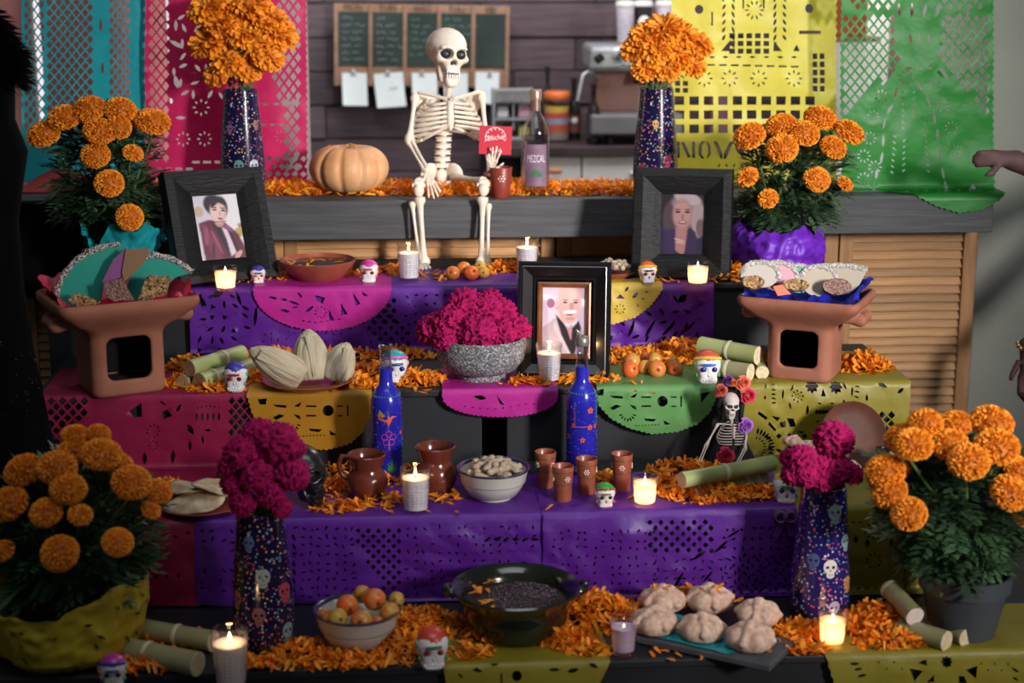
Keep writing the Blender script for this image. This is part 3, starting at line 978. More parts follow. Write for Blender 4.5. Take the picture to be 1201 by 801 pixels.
hol += [hL(1049 - .5 * i, 160 + 7 * i, 5, 1.6, 40) for i in range(7)] + [hL(1060, 165 + 7 * i, 5, 1.6, -40) for i in range(6)] + [hL(1085 + .5 * i, 145 + 7 * i, 5, 1.6, 40) for i in range(9)]
hol += [hL(1111 + 8 * i, 30 - 5 * i, 13, 4, 50 + 15 * i) for i in range(4)] + [hR(1107, 86 + 0 * i, 4, 14, -35) for i in range(1)] + [hR(1042, 90, 3, 24, 38)]
hol += fill(1060, 1150, 234, 256, 12, 8, None, 'TL', .8) + [np.array([(1137, 221), (1145, 221), (1141, 215)], float)]
hang('papel_picado', 'green cut paper with a long gown figure hanging at the far right', 5.10,
     scallop([(986, -80), (985, 100), (986, 222)], 9, 2) + [(987, 229), (1030, 232)] + scallop([(1038, 238), (1060, 262), (1085, 275), (1110, 282), (1135, 278), (1155, 268), (1166, 255)], 7, 1.5, -1) + scallop([(1168, 222), (1166, 100), (1168, -80)], 9, 2),
     hol, p_green, seed=4.4, ledge=True)
# cord they hang from, tied above the frame
o = B().tube([(-1.95, 5.36, pt(600, -80, y=5.3).z + .003), (-0.6, 5.33, pt(600, -80, y=5.3).z - .0), (0.55, 5.27, pt(600, -80, y=5.26).z), (0.98, 5.15, pt(600, -80, y=5.15).z), (1.75, 5.1, pt(600, -80, y=5.1).z)], .004, 6).obj('hanging_cord', mat('jute_cord', C('#8a7350'), rough=.9))
tag(o, 'thin cord strung above the altar carrying the cut papers', 'cord')

# ---- papers over the steps (outlines traced on the risers)
G3 = 'cut papers over the altar steps'
# top step, purple
hol = fill(236, 300, 346, 414, 13, 21, lambda x, y: True, 'LLTA') + lattice(402, 462, 352, 378, 12, 12, 3.2, 3.2, lambda x, y: x > 470 - (y - 340)) + fill(310, 480, 390, 414, 9, 23, None, 'LO', .7)
hol += lattice(420, 484, 345, 412, 13, 13, 3.0, 3.0, lambda x, y: abs((x - 452) - (y - 380)) < 26) + fill(478, 606, 346, 412, 11, 25, lambda x, y: True, 'LTLO', .75) + fill(340, 420, 384, 392, 9, 26, None, 'L', .7)
hol += [hL(236, 352, 20, 6, 50), hL(280, 350, 18, 4, 70), hL(300, 370, 24, 4, 95), hL(255, 345, 16, 6, -20)]
sheet('papel_picado', 'wide purple cut paper over the left part of the top step', Y4, Z4, [(222, 338), (223, 380)] + [(224, 417), (300, 421), (420, 419), (520, 421), (612, 419), (612, 338)], hol, p_purple, back=.25, wav=.006, seed=5, group=G3)
hol = fill(625, 835, 350, 412, 15, 31, lambda x, y: True, 'LLA', .9) + [hL(740 + 22 * i, 385, 26, 4, 110 + 10 * i) for i in range(4)] + [hL(700, 395, 24, 4, 120), hL(760, 352, 12, 7, 30), hL(800, 350, 14, 8, -40)]
sheet('papel_picado', 'purple cut paper over the right part of the top step', Y4, Z4, [(606, 338), (606, 419), (690, 421), (770, 418), (800, 408), (836, 402), (837, 338)], hol, p_purple, back=.25, wav=.010, seed=6, group=G3, gap=.005)
# magenta half round on the top step
def half(x0, x1, y0, depth, n=14, p=2.0):
    c, r = (x0 + x1) / 2, (x1 - x0) / 2
    return [(c - r * math.cos(PI * i / n), y0 + depth * math.sin(PI * i / n) ** (2 / p)) for i in range(n + 1)]
hol = [hL(320, 349, 11, 3, 15), hL(333, 351, 9, 3, 10), hL(345, 355, 14, 3, 18), hL(334, 364, 12, 4, 15), hL(363, 362, 12, 4, -35), hL(352, 346, 8, 3, 50), hL(346, 360, 8, 2, -10)]
hol += [np.array(q, float) for q in ([(386, 363), (392, 375), (386, 376)], [(400, 355), (408, 368), (400, 369)], [(414, 343), (423, 356), (417, 358)], [(370, 346), (381, 349), (379, 356), (371, 352)], [(424, 341), (432, 347), (426, 347)])]
hol += rosette(376, 366, 6, 9, 3, 1.6) + [hL(356 + 7 * i, 378 - abs(i - 2), 4, 1.5, 0) for i in range(7)]
sheet('papel_picado', 'magenta half-round cut paper hanging over purple on the top step', Y4 - .012, Z4 + .003, scallop(half(297, 459, 337, 50), 5.5, 1.4, -1), hol, p_mag, back=.2, wav=.003, seed=7, group=G3)
hol = [np.array([(722, 350), (733, 350), (727, 345)], float), hL(745, 346, 10, 4, -45), hL(735, 339, 8, 3, -50), hL(748, 358, 4, 2, 60), hL(754, 350, 4, 2, 30), hL(758, 342, 4, 2, 0)] + rosette(727, 362, 5, 8, 3, 1.5)
sheet('papel_picado', 'golden half-round cut paper with fold lines behind the middle picture frame', Y4 - .012, Z4 + .003, scallop([(662, 337), (672, 362), (695, 376), (718, 379), (745, 371), (762, 358), (772, 345), (777, 337)], 5, 1.4, -1), hol, p_gold, back=.14, wav=.004, seed=8, group=G3)

# third step
hol = lattice(60, 100, 470, 500, 13, 13, 4.6, 4.6, lambda x, y: x + (y - 470) * 1.0 < 125) + lattice(60, 84, 498, 548, 13, 13, 4.6, 4.6) + [np.array([(152, 482), (166, 472), (167, 488), (158, 489)], float), np.array([(190, 483), (196, 480), (202, 487), (192, 491)], float)]
hol += [hL(231 + 6.5 * i, 488, 10, 3, 90) for i in range(5)] + [hL(232 + 5 * i, 478 - 2 * math.sin(i * .6), 3, 1.5) for i in range(6)] + [hL(224, 503, 14, 6, 60), hL(244, 504, 8, 3, 0), hL(223, 522, 12, 4, 90), hL(203, 535, 16, 5, 95), hL(170, 537, 14, 5, 90), hL(238, 515, 9, 3, 85)]
hol += lattice(272, 296, 470, 508, 10, 12, 4.2, 4.6, lambda x, y: x + (y - 470) * .9 > 268) + rosette(180, 505, 7, 9, 3, 1.5) + rosette(180, 522, 5, 8, 3, 1.4) + [hL(190 + 3 * i, 472 + 2 * i, 5, 2, 50) for i in range(2)] + [hL(210, 478, 10, 4, 120)]
sheet('papel_picado', 'deep pink cut paper with lattice corners over the left of the third step', Y3, Z3, scallop([(46, 466), (45, 510), (47, 556)], 11, 2, 1) + [(60, 560), (160, 560), (297, 558), (300, 520), (299, 466)], hol, p_dpink, back=.30, wav=.005, seed=9, group=G3)
def eyecut(dx, dy, k=1.0):
    f = lambda p: [(q[0] * k + dx, q[1] * k + dy) for q in p]
    return [np.array(f(p), float) for p in ([(2, 3), (13, 2), (12, 9), (5, 9)], [(20, 9), (36, 10), (36, 13), (24, 12)], [(45, 11), (54, 6), (51, 12)], [(20, 24), (28, 20), (34, 22), (24, 27)], [(44, 20), (52, 22), (53, 27), (48, 24)], [(62, 37), (78, 38), (74, 41), (64, 40)], [(86, 39), (95, 44), (88, 45)])] + \
           [hR(65 * k + dx, 11 * k + dy, 12 * k, 2 * k), hR(65 * k + dx, 22 * k + dy, 12 * k, 2 * k), hE(85 * k + dx, 16 * k + dy, 6.5 * k, 6.5 * k, 0, 14), hR(99 * k + dx, 11 * k + dy, 7 * k, 1.6 * k), hR(99 * k + dx, 22 * k + dy, 6 * k, 1.6 * k), hR(108 * k + dx, 16 * k + dy, 1.8 * k, 13 * k)] + \
           rayarc(42 * k + dx, 30 * k + dy, 9 * k, 20, 160, 7, 5 * k, 2 * k) + [hL((52 + 4 * i) * k + dx, (46 - .2 * i) * k + dy, 2.5 * k, 1.5 * k) for i in range(8)]
sheet('papel_picado', 'mustard half-round cut paper under the plate of tamales', Y3 - .010, Z3 + .003, scallop([(290, 462), (297, 485), (312, 505), (335, 518), (362, 526), (385, 526), (410, 519), (426, 505), (434, 485), (436, 462)], 6, 1.6, -1), eyecut(300, 465), p_must, back=.22, wav=.003, seed=10, group=G3)
sheet('papel_picado', 'magenta half-round cut paper under the grey stone bowl', Y3 - .010, Z3 + .003, scallop(half(519, 654, 462, 26, p=2.4), 5.5, 1.4, -1), [hL(563, 466, 15, 5, 8), np.array([(583, 464), (592, 475), (586, 473)], float)] + [hL(545 + 9 * i, 476 + 3 * math.sin(i * .5), 3, 1.4) for i in range(10)], p_mag, back=.22, wav=.003, seed=11, group=G3)
sheet('papel_picado', 'light green half-round cut paper beside the skeleton doll', Y3 - .010, Z3 + .003, scallop([(700, 460), (703, 475), (717, 490), (738, 501), (765, 508), (795, 505), (818, 496), (832, 482), (840, 460)], 6, 1.6, -1), eyecut(696, 455, .95) + [np.array([(822, 461), (833, 459), (822, 472)], float)], p_lime, back=.22, wav=.003, seed=12, group=G3)
# olive with a skull face
hol = rosette(952, 453, 4.5, 8, 7, 4) + [hE(952, 453, 4, 4)] + rosette(980, 454, 4.5, 8, 7, 4) + [hE(980, 454, 4, 4)] + [np.array([(965, 455), (962, 464), (968, 464)], float), hR(970, 482, 30, 3)] + [hR(957 + 4 * i, 482, 2, 5) for i in range(7)] + [hL(960, 472, 5, 2), hL(975, 472, 5, 2), hL(958, 493, 5, 2)]
hol += [hL(990, 452, 10, 3, 60), hL(999, 459, 12, 3, 95), hL(990, 475, 16, 4, 80), hL(926, 475, 9, 2.5, 80), hL(946, 480, 12, 3.5, 95), hL(918, 462, 12, 2.5, 95), hL(929, 455, 9, 2.5, 120), hL(897, 466, 5, 2.5, 90), hL(898, 453, 5, 2.5, 90), hL(1016, 466, 8, 3, 90)]
hol += [hL(907, 452 + 5 * i, 6, 2, 8) for i in range(5)] + [hL(1005 - .6 * i * i * .4, 453 + 6 * i, 7, 2.2, 5 + 8 * i) for i in range(6)] + rosette(935, 464, 6, 8, 3, 2) + rosette(935, 464, 2.5, 5, 2, 1.6)
hol += [np.array(q, float) for q in ([(890, 482), (900, 489), (898, 492), (888, 485)], [(904, 487), (915, 489), (911, 493)], [(922, 490), (930, 490), (933, 499), (926, 500)], [(902, 494), (910, 503), (908, 505), (900, 497)], [(914, 495), (921, 493), (921, 500), (916, 501)], [(934, 505), (943, 505), (940, 508)])]
hol += lattice(1012, 1046, 486, 540, 11, 11, 4.2, 4.6, lambda x, y: x - y > 500 and x < 1046) + rayarc(885, 525, 20, -80, 60, 14, 8, 2.6) + rayarc(885, 525, 12, -80, 80, 10, 4, 1.8) + [hL(1035, 452, 12, 4, 20), hL(1056, 458, 10, 4, -40)] + fill(900, 1000, 512, 552, 14, 44, None, 'LTD')
sheet('papel_picado', 'olive yellow cut paper with a skull face under the right clay brazier', Y3, Z3, [(866, 462), (870, 500), (872, 556), (940, 560), (1030, 558), (1052, 545), (1064, 500), (1068, 462)], hol, p_olive, back=.34, wav=.007, seed=13, group=G3)

# second step
hol = [hL(178, 622, 8, 3, 20), hL(194, 628, 6, 3, 40), hL(206, 629, 6, 3, 0), hL(221, 624, 6, 4, -20), hL(184, 675, 7, 4, 90), hL(196, 674, 7, 4, 90), hL(210, 673, 6, 4, 90), hL(184, 724, 14, 3, -8), hL(210, 722, 12, 3, -5)]
sheet('papel_picado', 'dark pink cut paper over the left end of the second step', Y2, Z2, [(120, 608), (120, 700), (152, 708), (236, 710), (236, 608)], hol, p_dpink, back=.41, wav=.006, seed=14, group=G3)
def pfill(x0, x1, y0, y1, seed, ks='LTDLO', st=12): return fill(x0, x1, y0, y1, st * .82, seed, None, ks, .85)
hol = pfill(238, 330, 622, 700, 51, 'LLA', 14)
sheet('papel_picado', 'purple cut paper behind the left tall vase on the second step', Y2 - .006, Z2 + .002, [(228, 608), (229, 660), (231, 708), (280, 711), (338, 709), (336, 608)], hol, p_purple, back=.3, wav=.006, seed=15, group=G3)
hol = pfill(345, 420, 620, 700, 52, 'LTL', 12) + lattice(420, 470, 622, 690, 12, 12, 3, 3, lambda x, y: x - 420 > (y - 640) * .6) + pfill(478, 630, 618, 700, 53, 'LTA', 12) + [hL(572 + 11 * i, 632, 10, 4, 5 if i % 2 else -30) for i in range(6)] + [hL(345, 690 - 10 * i, 9, 3, 70) for i in range(7)]
sheet('papel_picado', 'purple cut paper under the peanut bowl on the second step', Y2, Z2, [(332, 608), (333, 706), (430, 710), (540, 707), (642, 709), (641, 608)], hol, p_purple, back=.30, wav=.008, seed=16, group=G3)
hol = pfill(648, 770, 622, 700, 54, 'LTAD', 12) + lattice(762, 838, 612, 650, 13, 13, 3.4, 3.4) + pfill(770, 930, 656, 700, 55, 'LL', 13) + [hL(845, 640, 24, 4, -40), hL(820, 650, 20, 4, -35), hL(860, 625, 20, 3, -30), hL(795, 680, 26, 4, -60), hL(830, 675, 20, 3, -50)] + pfill(850, 925, 620, 700, 56, 'LTL', 13)
sheet('papel_picado', 'purple cut paper with diamond rows behind the sugared breads on the second step', Y2 - .004, Z2 + .002, [(636, 608), (637, 706), (730, 709), (830, 707), (934, 709), (934, 608)], hol, p_purple, back=.30, wav=.009, seed=17, group=G3)
hol = rosette(1022, 622, 8, 9, 4, 2) + rosette(1024, 657, 8, 9, 4, 2) + [hD(1003 + 14 * i, 632 + (i % 2) * 4, 3, 5) for i in range(4)] + [hL(1006 + 10 * i, 690, 6, 2) for i in range(6)] + pfill(1060, 1092, 640, 700, 57, 'LD') + [hL(1000 + 9 * i, 612, 5, 2) for i in range(8)] + pfill(940, 990, 620, 700, 58, 'DL')
sheet('papel_picado', 'olive cut paper over the right end of the second step', Y2 - .002, Z2 + .001, [(930, 608), (931, 708), (1010, 710), (1090, 708), (1100, 680), (1101, 608)], hol, p_olive, back=.40, wav=.008, seed=18, group=G3)

# lowest step: olive sheets lying over its edge
hol = [hL(560, 786, 12, 4, 10), hE(606, 792, 6, 6), hL(580, 780, 10, 3, -10), hL(650, 785, 14, 4, 0), hL(672, 786, 14, 5, -12), hL(696, 781, 12, 4, 15), hR(588, 796, 2, 14), hL(540, 792, 8, 3, 40)]
sheet('papel_picado', 'olive cut paper under the black clay pot at the front edge', Y1 - .002, Z1 + .001, [(520, 772), (524, 806), (560, 818), (640, 820), (700, 806), (716, 772)], hol, p_olive, back=.20, wav=.004, seed=19, group=G3)
hol = [np.array(q, float) for q in ([(1066, 783), (1082, 786), (1072, 798)], [(1132, 785), (1146, 780), (1144, 795)], [(1076, 777), (1086, 773), (1087, 780)], [(1086, 800), (1095, 790), (1095, 799)], [(1124, 792), (1130, 792), (1134, 801), (1124, 800)])] + rosette(1110, 776, 4, 8, 6, 4) + [hE(1110, 776, 3.5, 3.5)]
hol += [hL(1002, 778, 12, 3, 0), hL(1006, 784, 10, 3, -10), hL(1010, 791, 12, 3, -12), hL(1190, 785, 10, 3, 30), hL(1190, 795, 8, 3, 30)] + [hL(1030 + 9 * i, 776 + (i % 2) * 7, 3, 2) for i in range(4)] + [hL(1150 + 8 * i, 778 + (i % 2) * 7, 3, 2) for i in range(5)]
sheet('papel_picado', 'yellow cut paper draped over the front right corner under the flower pot', Y1 - .002, Z1 + .001, scallop([(968, 772), (976, 800), (985, 830)], 10, 2, 1) + [(1100, 840), (1250, 840), (1252, 772)], hol, p_olive, back=.26, wav=.005, seed=20, group=G3)
# ================================================================ flowers, plants, vases, petals
m_petal = mat('marigold_petal', C('#f8961a'), C('#fdb02c'), 30, rough=.55, vcol=True, trans=.22)
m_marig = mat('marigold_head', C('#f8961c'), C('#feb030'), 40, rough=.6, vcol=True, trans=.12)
m_leaf = mat('marigold_leaf', C('#3a5a3c'), C('#517252'), 30, rough=.45, vcol=True, trans=.12)
m_stem = mat('green_stem', C('#4a6030'), C('#5d7338'), 20, rough=.5)
m_cox = mat('cockscomb', C('#b3145c'), C('#c41c68'), 60, rough=.9, vcol=True, spec=.2)
m_soil = mat('potting_soil', C('#1d1712'), C('#2b221a'), 40, rough=1, bump=.8, bscale=90)

def petal_strip(n, L, Wd, curl, cup=.15):
    """one petal along +X, curling up; returns verts, quads (3 verts across)"""
    vs, fs = [], []
    for i in range(n + 1):
        t = i / n
        a = curl * t
        x = L * (math.sin(a) / a if abs(a) > 1e-4 else 1) * t
        z = L * ((1 - math.cos(a)) / a if abs(a) > 1e-4 else 0) * t
        w = Wd * (0.35 + 0.65 * math.sin(min(1, t * 1.05) * PI * .62)) * (1 if t < .95 else .72)
        vs += [(x, -w / 2, z + cup * w), (x, 0, z), (x, w / 2, z + cup * w)]
    for i in range(n):
        k = 3 * i
        fs += [(k, k + 3, k + 4, k + 1), (k + 1, k + 4, k + 5, k + 2)]
    return vs, fs
def pompon(seed, N=640, flat=.66, petal=.17, loose=0.0, span=2.05):
    """marigold head of radius 1, facing +Z"""
    r = random.Random(seed)
    V, F, Cc = [], [], []
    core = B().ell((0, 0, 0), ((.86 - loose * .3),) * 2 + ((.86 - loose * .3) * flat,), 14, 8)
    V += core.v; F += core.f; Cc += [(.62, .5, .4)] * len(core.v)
    for i in range(N):
        t = (i + .5) / N
        th = span * math.sqrt(t)
        ph = i * 2.39996 + r.uniform(-.15, .15)
        d = Vector((math.sin(th) * math.cos(ph), math.sin(th) * math.sin(ph), math.cos(th)))
        k0 = .85 - loose * .30
        base = Vector((d.x * k0, d.y * k0, d.z * k0 * flat))
        nrm = Vector((d.x, d.y, d.z * 1.2)).normalized()
        out = Vector((math.cos(ph), math.sin(ph), 0))
        ax = (nrm * (1.0 - loose * .4) + out * (.15 + loose * .9) + Vector((r.uniform(-1, 1), r.uniform(-1, 1), r.uniform(-1, 1))) * (.28 + loose * .4)).normalized()
        sd = ax.cross(Vector((0, 0, 1)) if abs(ax.z) < .95 else Vector((1, 0, 0))).normalized()
        up = sd.cross(ax)
        tw = r.uniform(-.9, .9)
        sd, up = sd * math.cos(tw) + up * math.sin(tw), up * math.cos(tw) - sd * math.sin(tw)
        L = petal * r.uniform(.85, 1.15) * (1 + loose * .5)
        vs, fs = petal_strip(2, L, L * (r.uniform(.75, 1.05) if not loose else r.uniform(.55, .8)), r.uniform(-1.1, .4), .34)
        k = len(V)
        sh = r.uniform(.86, 1.12)
        for (x, y, z) in vs:
            V.append(base + ax * x + sd * y + up * z)
            q = min(1, x / L)
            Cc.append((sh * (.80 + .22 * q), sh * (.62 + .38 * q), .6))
        F += [tuple(j + k for j in f) for f in fs]
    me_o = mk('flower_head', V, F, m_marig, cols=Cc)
    me = me_o.data
    bpy.data.objects.remove(me_o)
    return me
POM = [pompon(1), pompon(2, 600, .60), pompon(3, 680, .74, .16), pompon(4, 240, .55, .30, .2, 1.75)]
LOOSE = [pompon(11, 150, .5, .36, .7, 1.9), pompon(12, 130, .45, .40, .75, 1.8), pompon(13, 160, .55, .34, .6, 2.0)]
def cox_mesh(seed, n=26):
    """cockscomb: a brain-like velvety crest of radius 1"""
    me = bpy.data.meshes.new('flower_head')
    bm = bmesh.new()
    bmesh.ops.create_icosphere(bm, subdivisions=5, radius=1.0)
    off = Vector((seed * 13.7, seed * 5.1, seed * 2.3))
    cs = []
    for v in bm.verts:
        d = v.co.normalized()
        a = 1 - abs(noise.noise(d * 1.7 + off)) * 1.9
        b = 1 - abs(noise.noise(d * 3.9 + off * 2)) * 2.0
        c = noise.noise(d * 11 + off) * .6 + noise.noise(d * 24 + off) * .5
        h = .56 + .20 * a + .22 * b + .17 * c
        v.co = Vector((d.x * h, d.y * h, d.z * h * .85))
        q = max(.22, min(1.25, .30 + .65 * b * (.5 + .5 * a) + .55 * c))
        cs.append((q, q * .85, q))
    bm.to_mesh(me)
    bm.free()
    me.polygons.foreach_set('use_smooth', [True] * len(me.polygons))
    ca = me.color_attributes.new('Col', 'FLOAT_COLOR', 'POINT')
    arr = np.ones((len(cs), 4), np.float32)
    arr[:, :3] = cs
    ca.data.foreach_set('color', arr.ravel())
    me.materials.append(m_cox)
    return me
COX = [cox_mesh(1), cox_mesh(2), cox_mesh(3)]

def aim(d, roll=0.0):
    q = Vector(d).to_track_quat('Z', 'Y')
    return (q @ Euler((0, 0, roll)).to_quaternion()).to_euler()
def leaf_cluster(bounds, n, seed, down=.25, size=.05, shape='round'):
    """pinnate marigold leaves filling an ellipsoid (centre, radii)"""
    r = random.Random(seed)
    V, F, Cc = [], [], []
    c, rad = Vector(bounds[0]), Vector(bounds[1])
    for i in range(n):
        while True:
            q = Vector((r.uniform(-1, 1), r.uniform(-1, 1), r.uniform(-1, 1)))
            if .35 < q.length < 1: break
        pos = c + Vector((q.x * rad.x, q.y * rad.y, q.z * rad.z))
        ax = (Vector((q.x, q.y, q.z * .5)).normalized() + Vector((r.uniform(-1, 1), r.uniform(-1, 1), r.uniform(-.6, .9))) * .6).normalized()
        sd = ax.cross(Vector((0, 0, 1)))
        if sd.length < .1: continue
        sd.normalize()
        up = sd.cross(ax)
        L = size * r.uniform(.7, 1.35)
        sh = r.uniform(.4, 1.3)
        cc = (sh * r.uniform(.9, 1.15), sh, sh * r.uniform(.8, 1.0))
        np_ = 5
        for j in range(np_ + 1):
            t = .15 + .75 * j / np_
            o = pos + ax * (L * t) - Vector((0, 0, 1)) * (down * L * t * t)
            for s in ((-1, 1) if j < np_ else (0,)):
                ll = L * .50 * (1 - .35 * abs(t - .5))
                dr = (ax * (.75 if s else 1) + sd * s * .8 + up * r.uniform(-.15, .25)).normalized()
                wd = dr.cross(up).normalized() * ll * .20
                k = len(V)
                V += [o, o + dr * ll * .5 + wd + up * ll * .05, o + dr * ll, o + dr * ll * .5 - wd + up * ll * .05]
                F.append((k, k + 1, k + 2, k + 3))
                Cc += [cc] * 4
        k = len(V)
        e = pos + ax * L
        V += [pos - ax * L * .3, pos - ax * L * .3 + up * .002, e]
        F.append((k, k + 1, k + 2))
        Cc += [(.8, .8, .6)] * 3
    return V, F, Cc
def plant(label, base, yp, flowers, fol, pot, seed, nleaf, lsize=.05, thr=.62, wrap=None):
    """potted marigold: pot, soil, foliage, stems and flower heads. flowers: (u, v, width px[, facing])"""
    t = thing('potted_marigold', label, 'plant', base, 0, 'potted marigolds')
    base = Vector(base)
    r = random.Random(seed)
    r0, r1, h = pot['r0'], pot['r1'], pot['h']
    if pot.get('show', True):
        B().lathe([(r0, 0), (r0 * 1.02, .004), (r1 * .93, h * .72), (r1, h * .73), (r1 * 1.03, h), (r1 * .97, h), (r1 * .93, h * .85)], 36).obj('pot', mat('grey_plastic_pot', C('#3d4146'), C('#454a4f'), 8, rough=.5), t, sharp=40)
    else:
        B().lathe([(r0, 0), (r1, h), (r1 * .95, h)], 30).obj('pot', m_blackpl, t, sharp=40)
    B().lathe([(r1 * .93, h * .86), (r1 * .5, h * .9), (0, h * .9)], 24).obj('soil', m_soil, t)
    V, F, Cc = [], [], []
    for (c, rd, n) in fol:
        v, f, q = leaf_cluster((Vector(c) - base + Vector((0, .035, 0)), rd), int(n * .85), r.randrange(999), size=lsize)
        k = len(V)
        V += v; F += [tuple(i + k for i in ff) for ff in f]; Cc += q
    tag(mk('foliage', V, F, m_leaf, t, cols=Cc), kind='stuff')
    root = Vector((0, 0, h * .85))
    fc = Vector(fol[0][0]) - base
    for i, fl in enumerate(flowers):
        u, v, wpx = fl[:3]
        yo = fl[3] if len(fl) > 3 else 0.0
        p = pt(u, v, y=yp + yo - .05)
        rad = wpx / 2 / ppm(p.y, p.z, p.x) * 1.04
        q = p - base
        d = (q - fc)
        d = (d.normalized() * .6 + Vector((r.uniform(-.3, .3), -.40, .85))).normalized()
        o = inst('flower_head', POM[i % 3] if wpx > 26 else POM[3], t, q, aim(d, r.uniform(0, 6)), rad)
        mid = root.lerp(q, .5) + Vector((0, 0, .02))
        e = q - d * rad * .5
        B().tube([root + Vector((r.uniform(-.02, .02), r.uniform(-.02, .02), 0)), mid, e - d * rad * .6, e], [.004, .0035, .003, .004], 6, cap=False).obj('stem', m_stem, t)
    return t

# ---- pot plants
def crumple(name, m, t, prof, seed, n=120, amp=.14, rim=.02, rows=30):
    """paper gathered round a pot; prof: (q, radius, height) rows from the foot to the rim"""
    V, F = [], []
    for j in range(rows + 1):
        q = j / rows
        r0 = float(np.interp(q, [p[0] for p in prof], [p[1] for p in prof]))
        z0 = float(np.interp(q, [p[0] for p in prof], [p[2] for p in prof]))
        for i in range(n):
            a = 2 * PI * i / n
            d = Vector((math.cos(a), math.sin(a), 0))
            b = Vector((d.x * 1.6, d.y * 1.6, q * 1.5 + seed))
            nz = noise.noise(b) * .9 - abs(noise.noise(b * 2.3)) * .9 + .45 - abs(noise.noise(b * 5.1)) * .55
            rr = r0 * (1 + amp * nz)
            z = z0 + rim * (noise.noise(Vector((d.x * 1.7, d.y * 1.7, seed * 5))) * 2.2 + noise.noise(Vector((d.x * 6, d.y * 6, seed * 3))) * .8) * q ** 4
            V.append((d.x * rr, d.y * rr, max(.002, z)))
    for j in range(rows):
        for i in range(n):
            i2 = (i + 1) % n
            F.append((j * n + i, j * n + i2, (j + 1) * n + i2, (j + 1) * n + i))
    return mk(name, V, F, m, t)
ya = 4.80
ba = pt(147, 322, z=Z4); ba = Vector((X(147, ya, Z4), ya, Z4))
def fpt(u, v, y): return pt(u, v, y=y)
ta = plant('tall potted marigold wrapped in teal paper at the upper left', ba, ya,
      [(51, 158, 38), (76, 138, 40), (105, 129, 39), (141, 129, 37), (117, 154, 38, -.04), (138, 150, 32, -.03), (160, 140, 30, .03), (179, 143, 40), (112, 182, 34, -.05), (156, 180, 22, -.04), (128, 215, 34, -.07), (152, 255, 32, -.08)],
      [(fpt(118, 200, ya), (.13, .11, .13), 420), (fpt(128, 240, ya - .02), (.14, .10, .06), 200), (fpt(115, 165, ya), (.13, .08, .04), 110)],
      dict(r0=.055, r1=.085, h=.12, show=False), 31, 200, .055)
crumple('paper_wrap', paper_mat('teal_wrap', '#189fa8', .2), ta, [(0, .07, 0), (.5, .082, .075), (.8, .098, .125), (1, .115, .150)], 3.3, amp=.16, rim=.028)
yb_ = 4.80
bb_ = Vector((X(912, yb_, Z4), yb_, Z4))
tb = plant('tall potted marigold wrapped in purple paper at the upper right', bb_, yb_,
      [(879, 160, 38), (916, 147, 36, .02), (943, 157, 36, -.02), (962, 139, 38, .03), (996, 155, 36), (917, 174, 38, -.05), (977, 173, 32, -.03), (958, 210, 32, -.06), (877, 208, 24, -.02), (901, 233, 22, -.06), (991, 216, 19)],
      [(fpt(932, 205, yb_), (.13, .11, .12), 400), (fpt(928, 242, yb_ - .02), (.13, .10, .05), 200), (fpt(940, 178, yb_), (.12, .08, .04), 110)],
      dict(r0=.055, r1=.085, h=.10, show=False), 32, 200, .055)
crumple('paper_wrap', paper_mat('purple_wrap', '#6a26b4', .15), tb, [(0, .095, 0), (.3, .125, .015), (.6, .135, .065), (.85, .128, .115), (1, .105, .140)], 5.1, amp=.24, rim=.016)
yc = 3.36
bcp = Vector((X(78, yc, Z1), yc - .0, Z1))
yc_ = 3.50
yc_ = 3.53
bcp = Vector((X(80, yc_, Z1), yc_, Z1))
tcp = plant('large potted marigold wrapped in yellow cut paper at the lower left', bcp, yc_,
      [(28, 552, 46, .03), (88, 510, 32, .08), (116, 509, 28, .08), (86, 530, 38, .05), (119, 533, 46), (67, 549, 46, -.02), (139, 545, 34, .02), (80, 573, 42, -.06), (154, 566, 46, -.02), (10, 591, 46, -.02), (54, 601, 38, -.08), (94, 604, 26, -.09), (70, 649, 44, -.12), (138, 636, 36, -.10), (186, 576, 32, .03), (4, 646, 24, -.05), (177, 598, 22, .0)],
      [(fpt(85, 635, yc_), (.14, .13, .12), 420), (fpt(90, 585, yc_ + .02), (.14, .10, .06), 200), (fpt(85, 672, yc_ - .02), (.13, .12, .05), 180)],
      dict(r0=.08, r1=.115, h=.15, show=False), 33, 300, .058)
m_wrap = paper_mat('yellow_wrap', '#b3a028', .15)
crumple('paper_wrap', m_wrap, tcp, [(0, .115, .002), (.35, .150, .03), (.8, .165, .12), (1, .168, .165)], 7.7, amp=.10, rim=.022)
for o in tcp.children:
    if o.name.startswith('paper_wrap'):   # slits cut in the wrapping
        sl = B()
        for i in range(34):
            a = rnd.uniform(-PI, 0); q = rnd.uniform(.15, .9)
            v = o.data.vertices[min(int(q * 30) * 120 + int(((a % (2 * PI)) / (2 * PI)) * 120), len(o.data.vertices) - 1)].co
            c = v * 1.0 + Vector((math.cos(a), math.sin(a), 0)) * .0035
            tgt = Vector((-math.sin(a), math.cos(a), 0))
            w = rnd.uniform(.006, .014); hh = rnd.uniform(.002, .004); rt = rnd.uniform(-1.2, 1.2)
            e1 = tgt * math.cos(rt) + Vector((0, 0, 1)) * math.sin(rt); e2 = Vector((0, 0, 1)) * math.cos(rt) - tgt * math.sin(rt)
            sl.add([c - e1 * w, c + e2 * hh, c + e1 * w, c - e2 * hh], [(0, 1, 2, 3)])
        tag(sl.obj('cut_slits', mat('slit_shadow', C('#2a2410'), rough=.9), o, smooth=False), kind='stuff')
yd = 3.50
bd = Vector((X(1128, yd, Z1), yd, Z1))
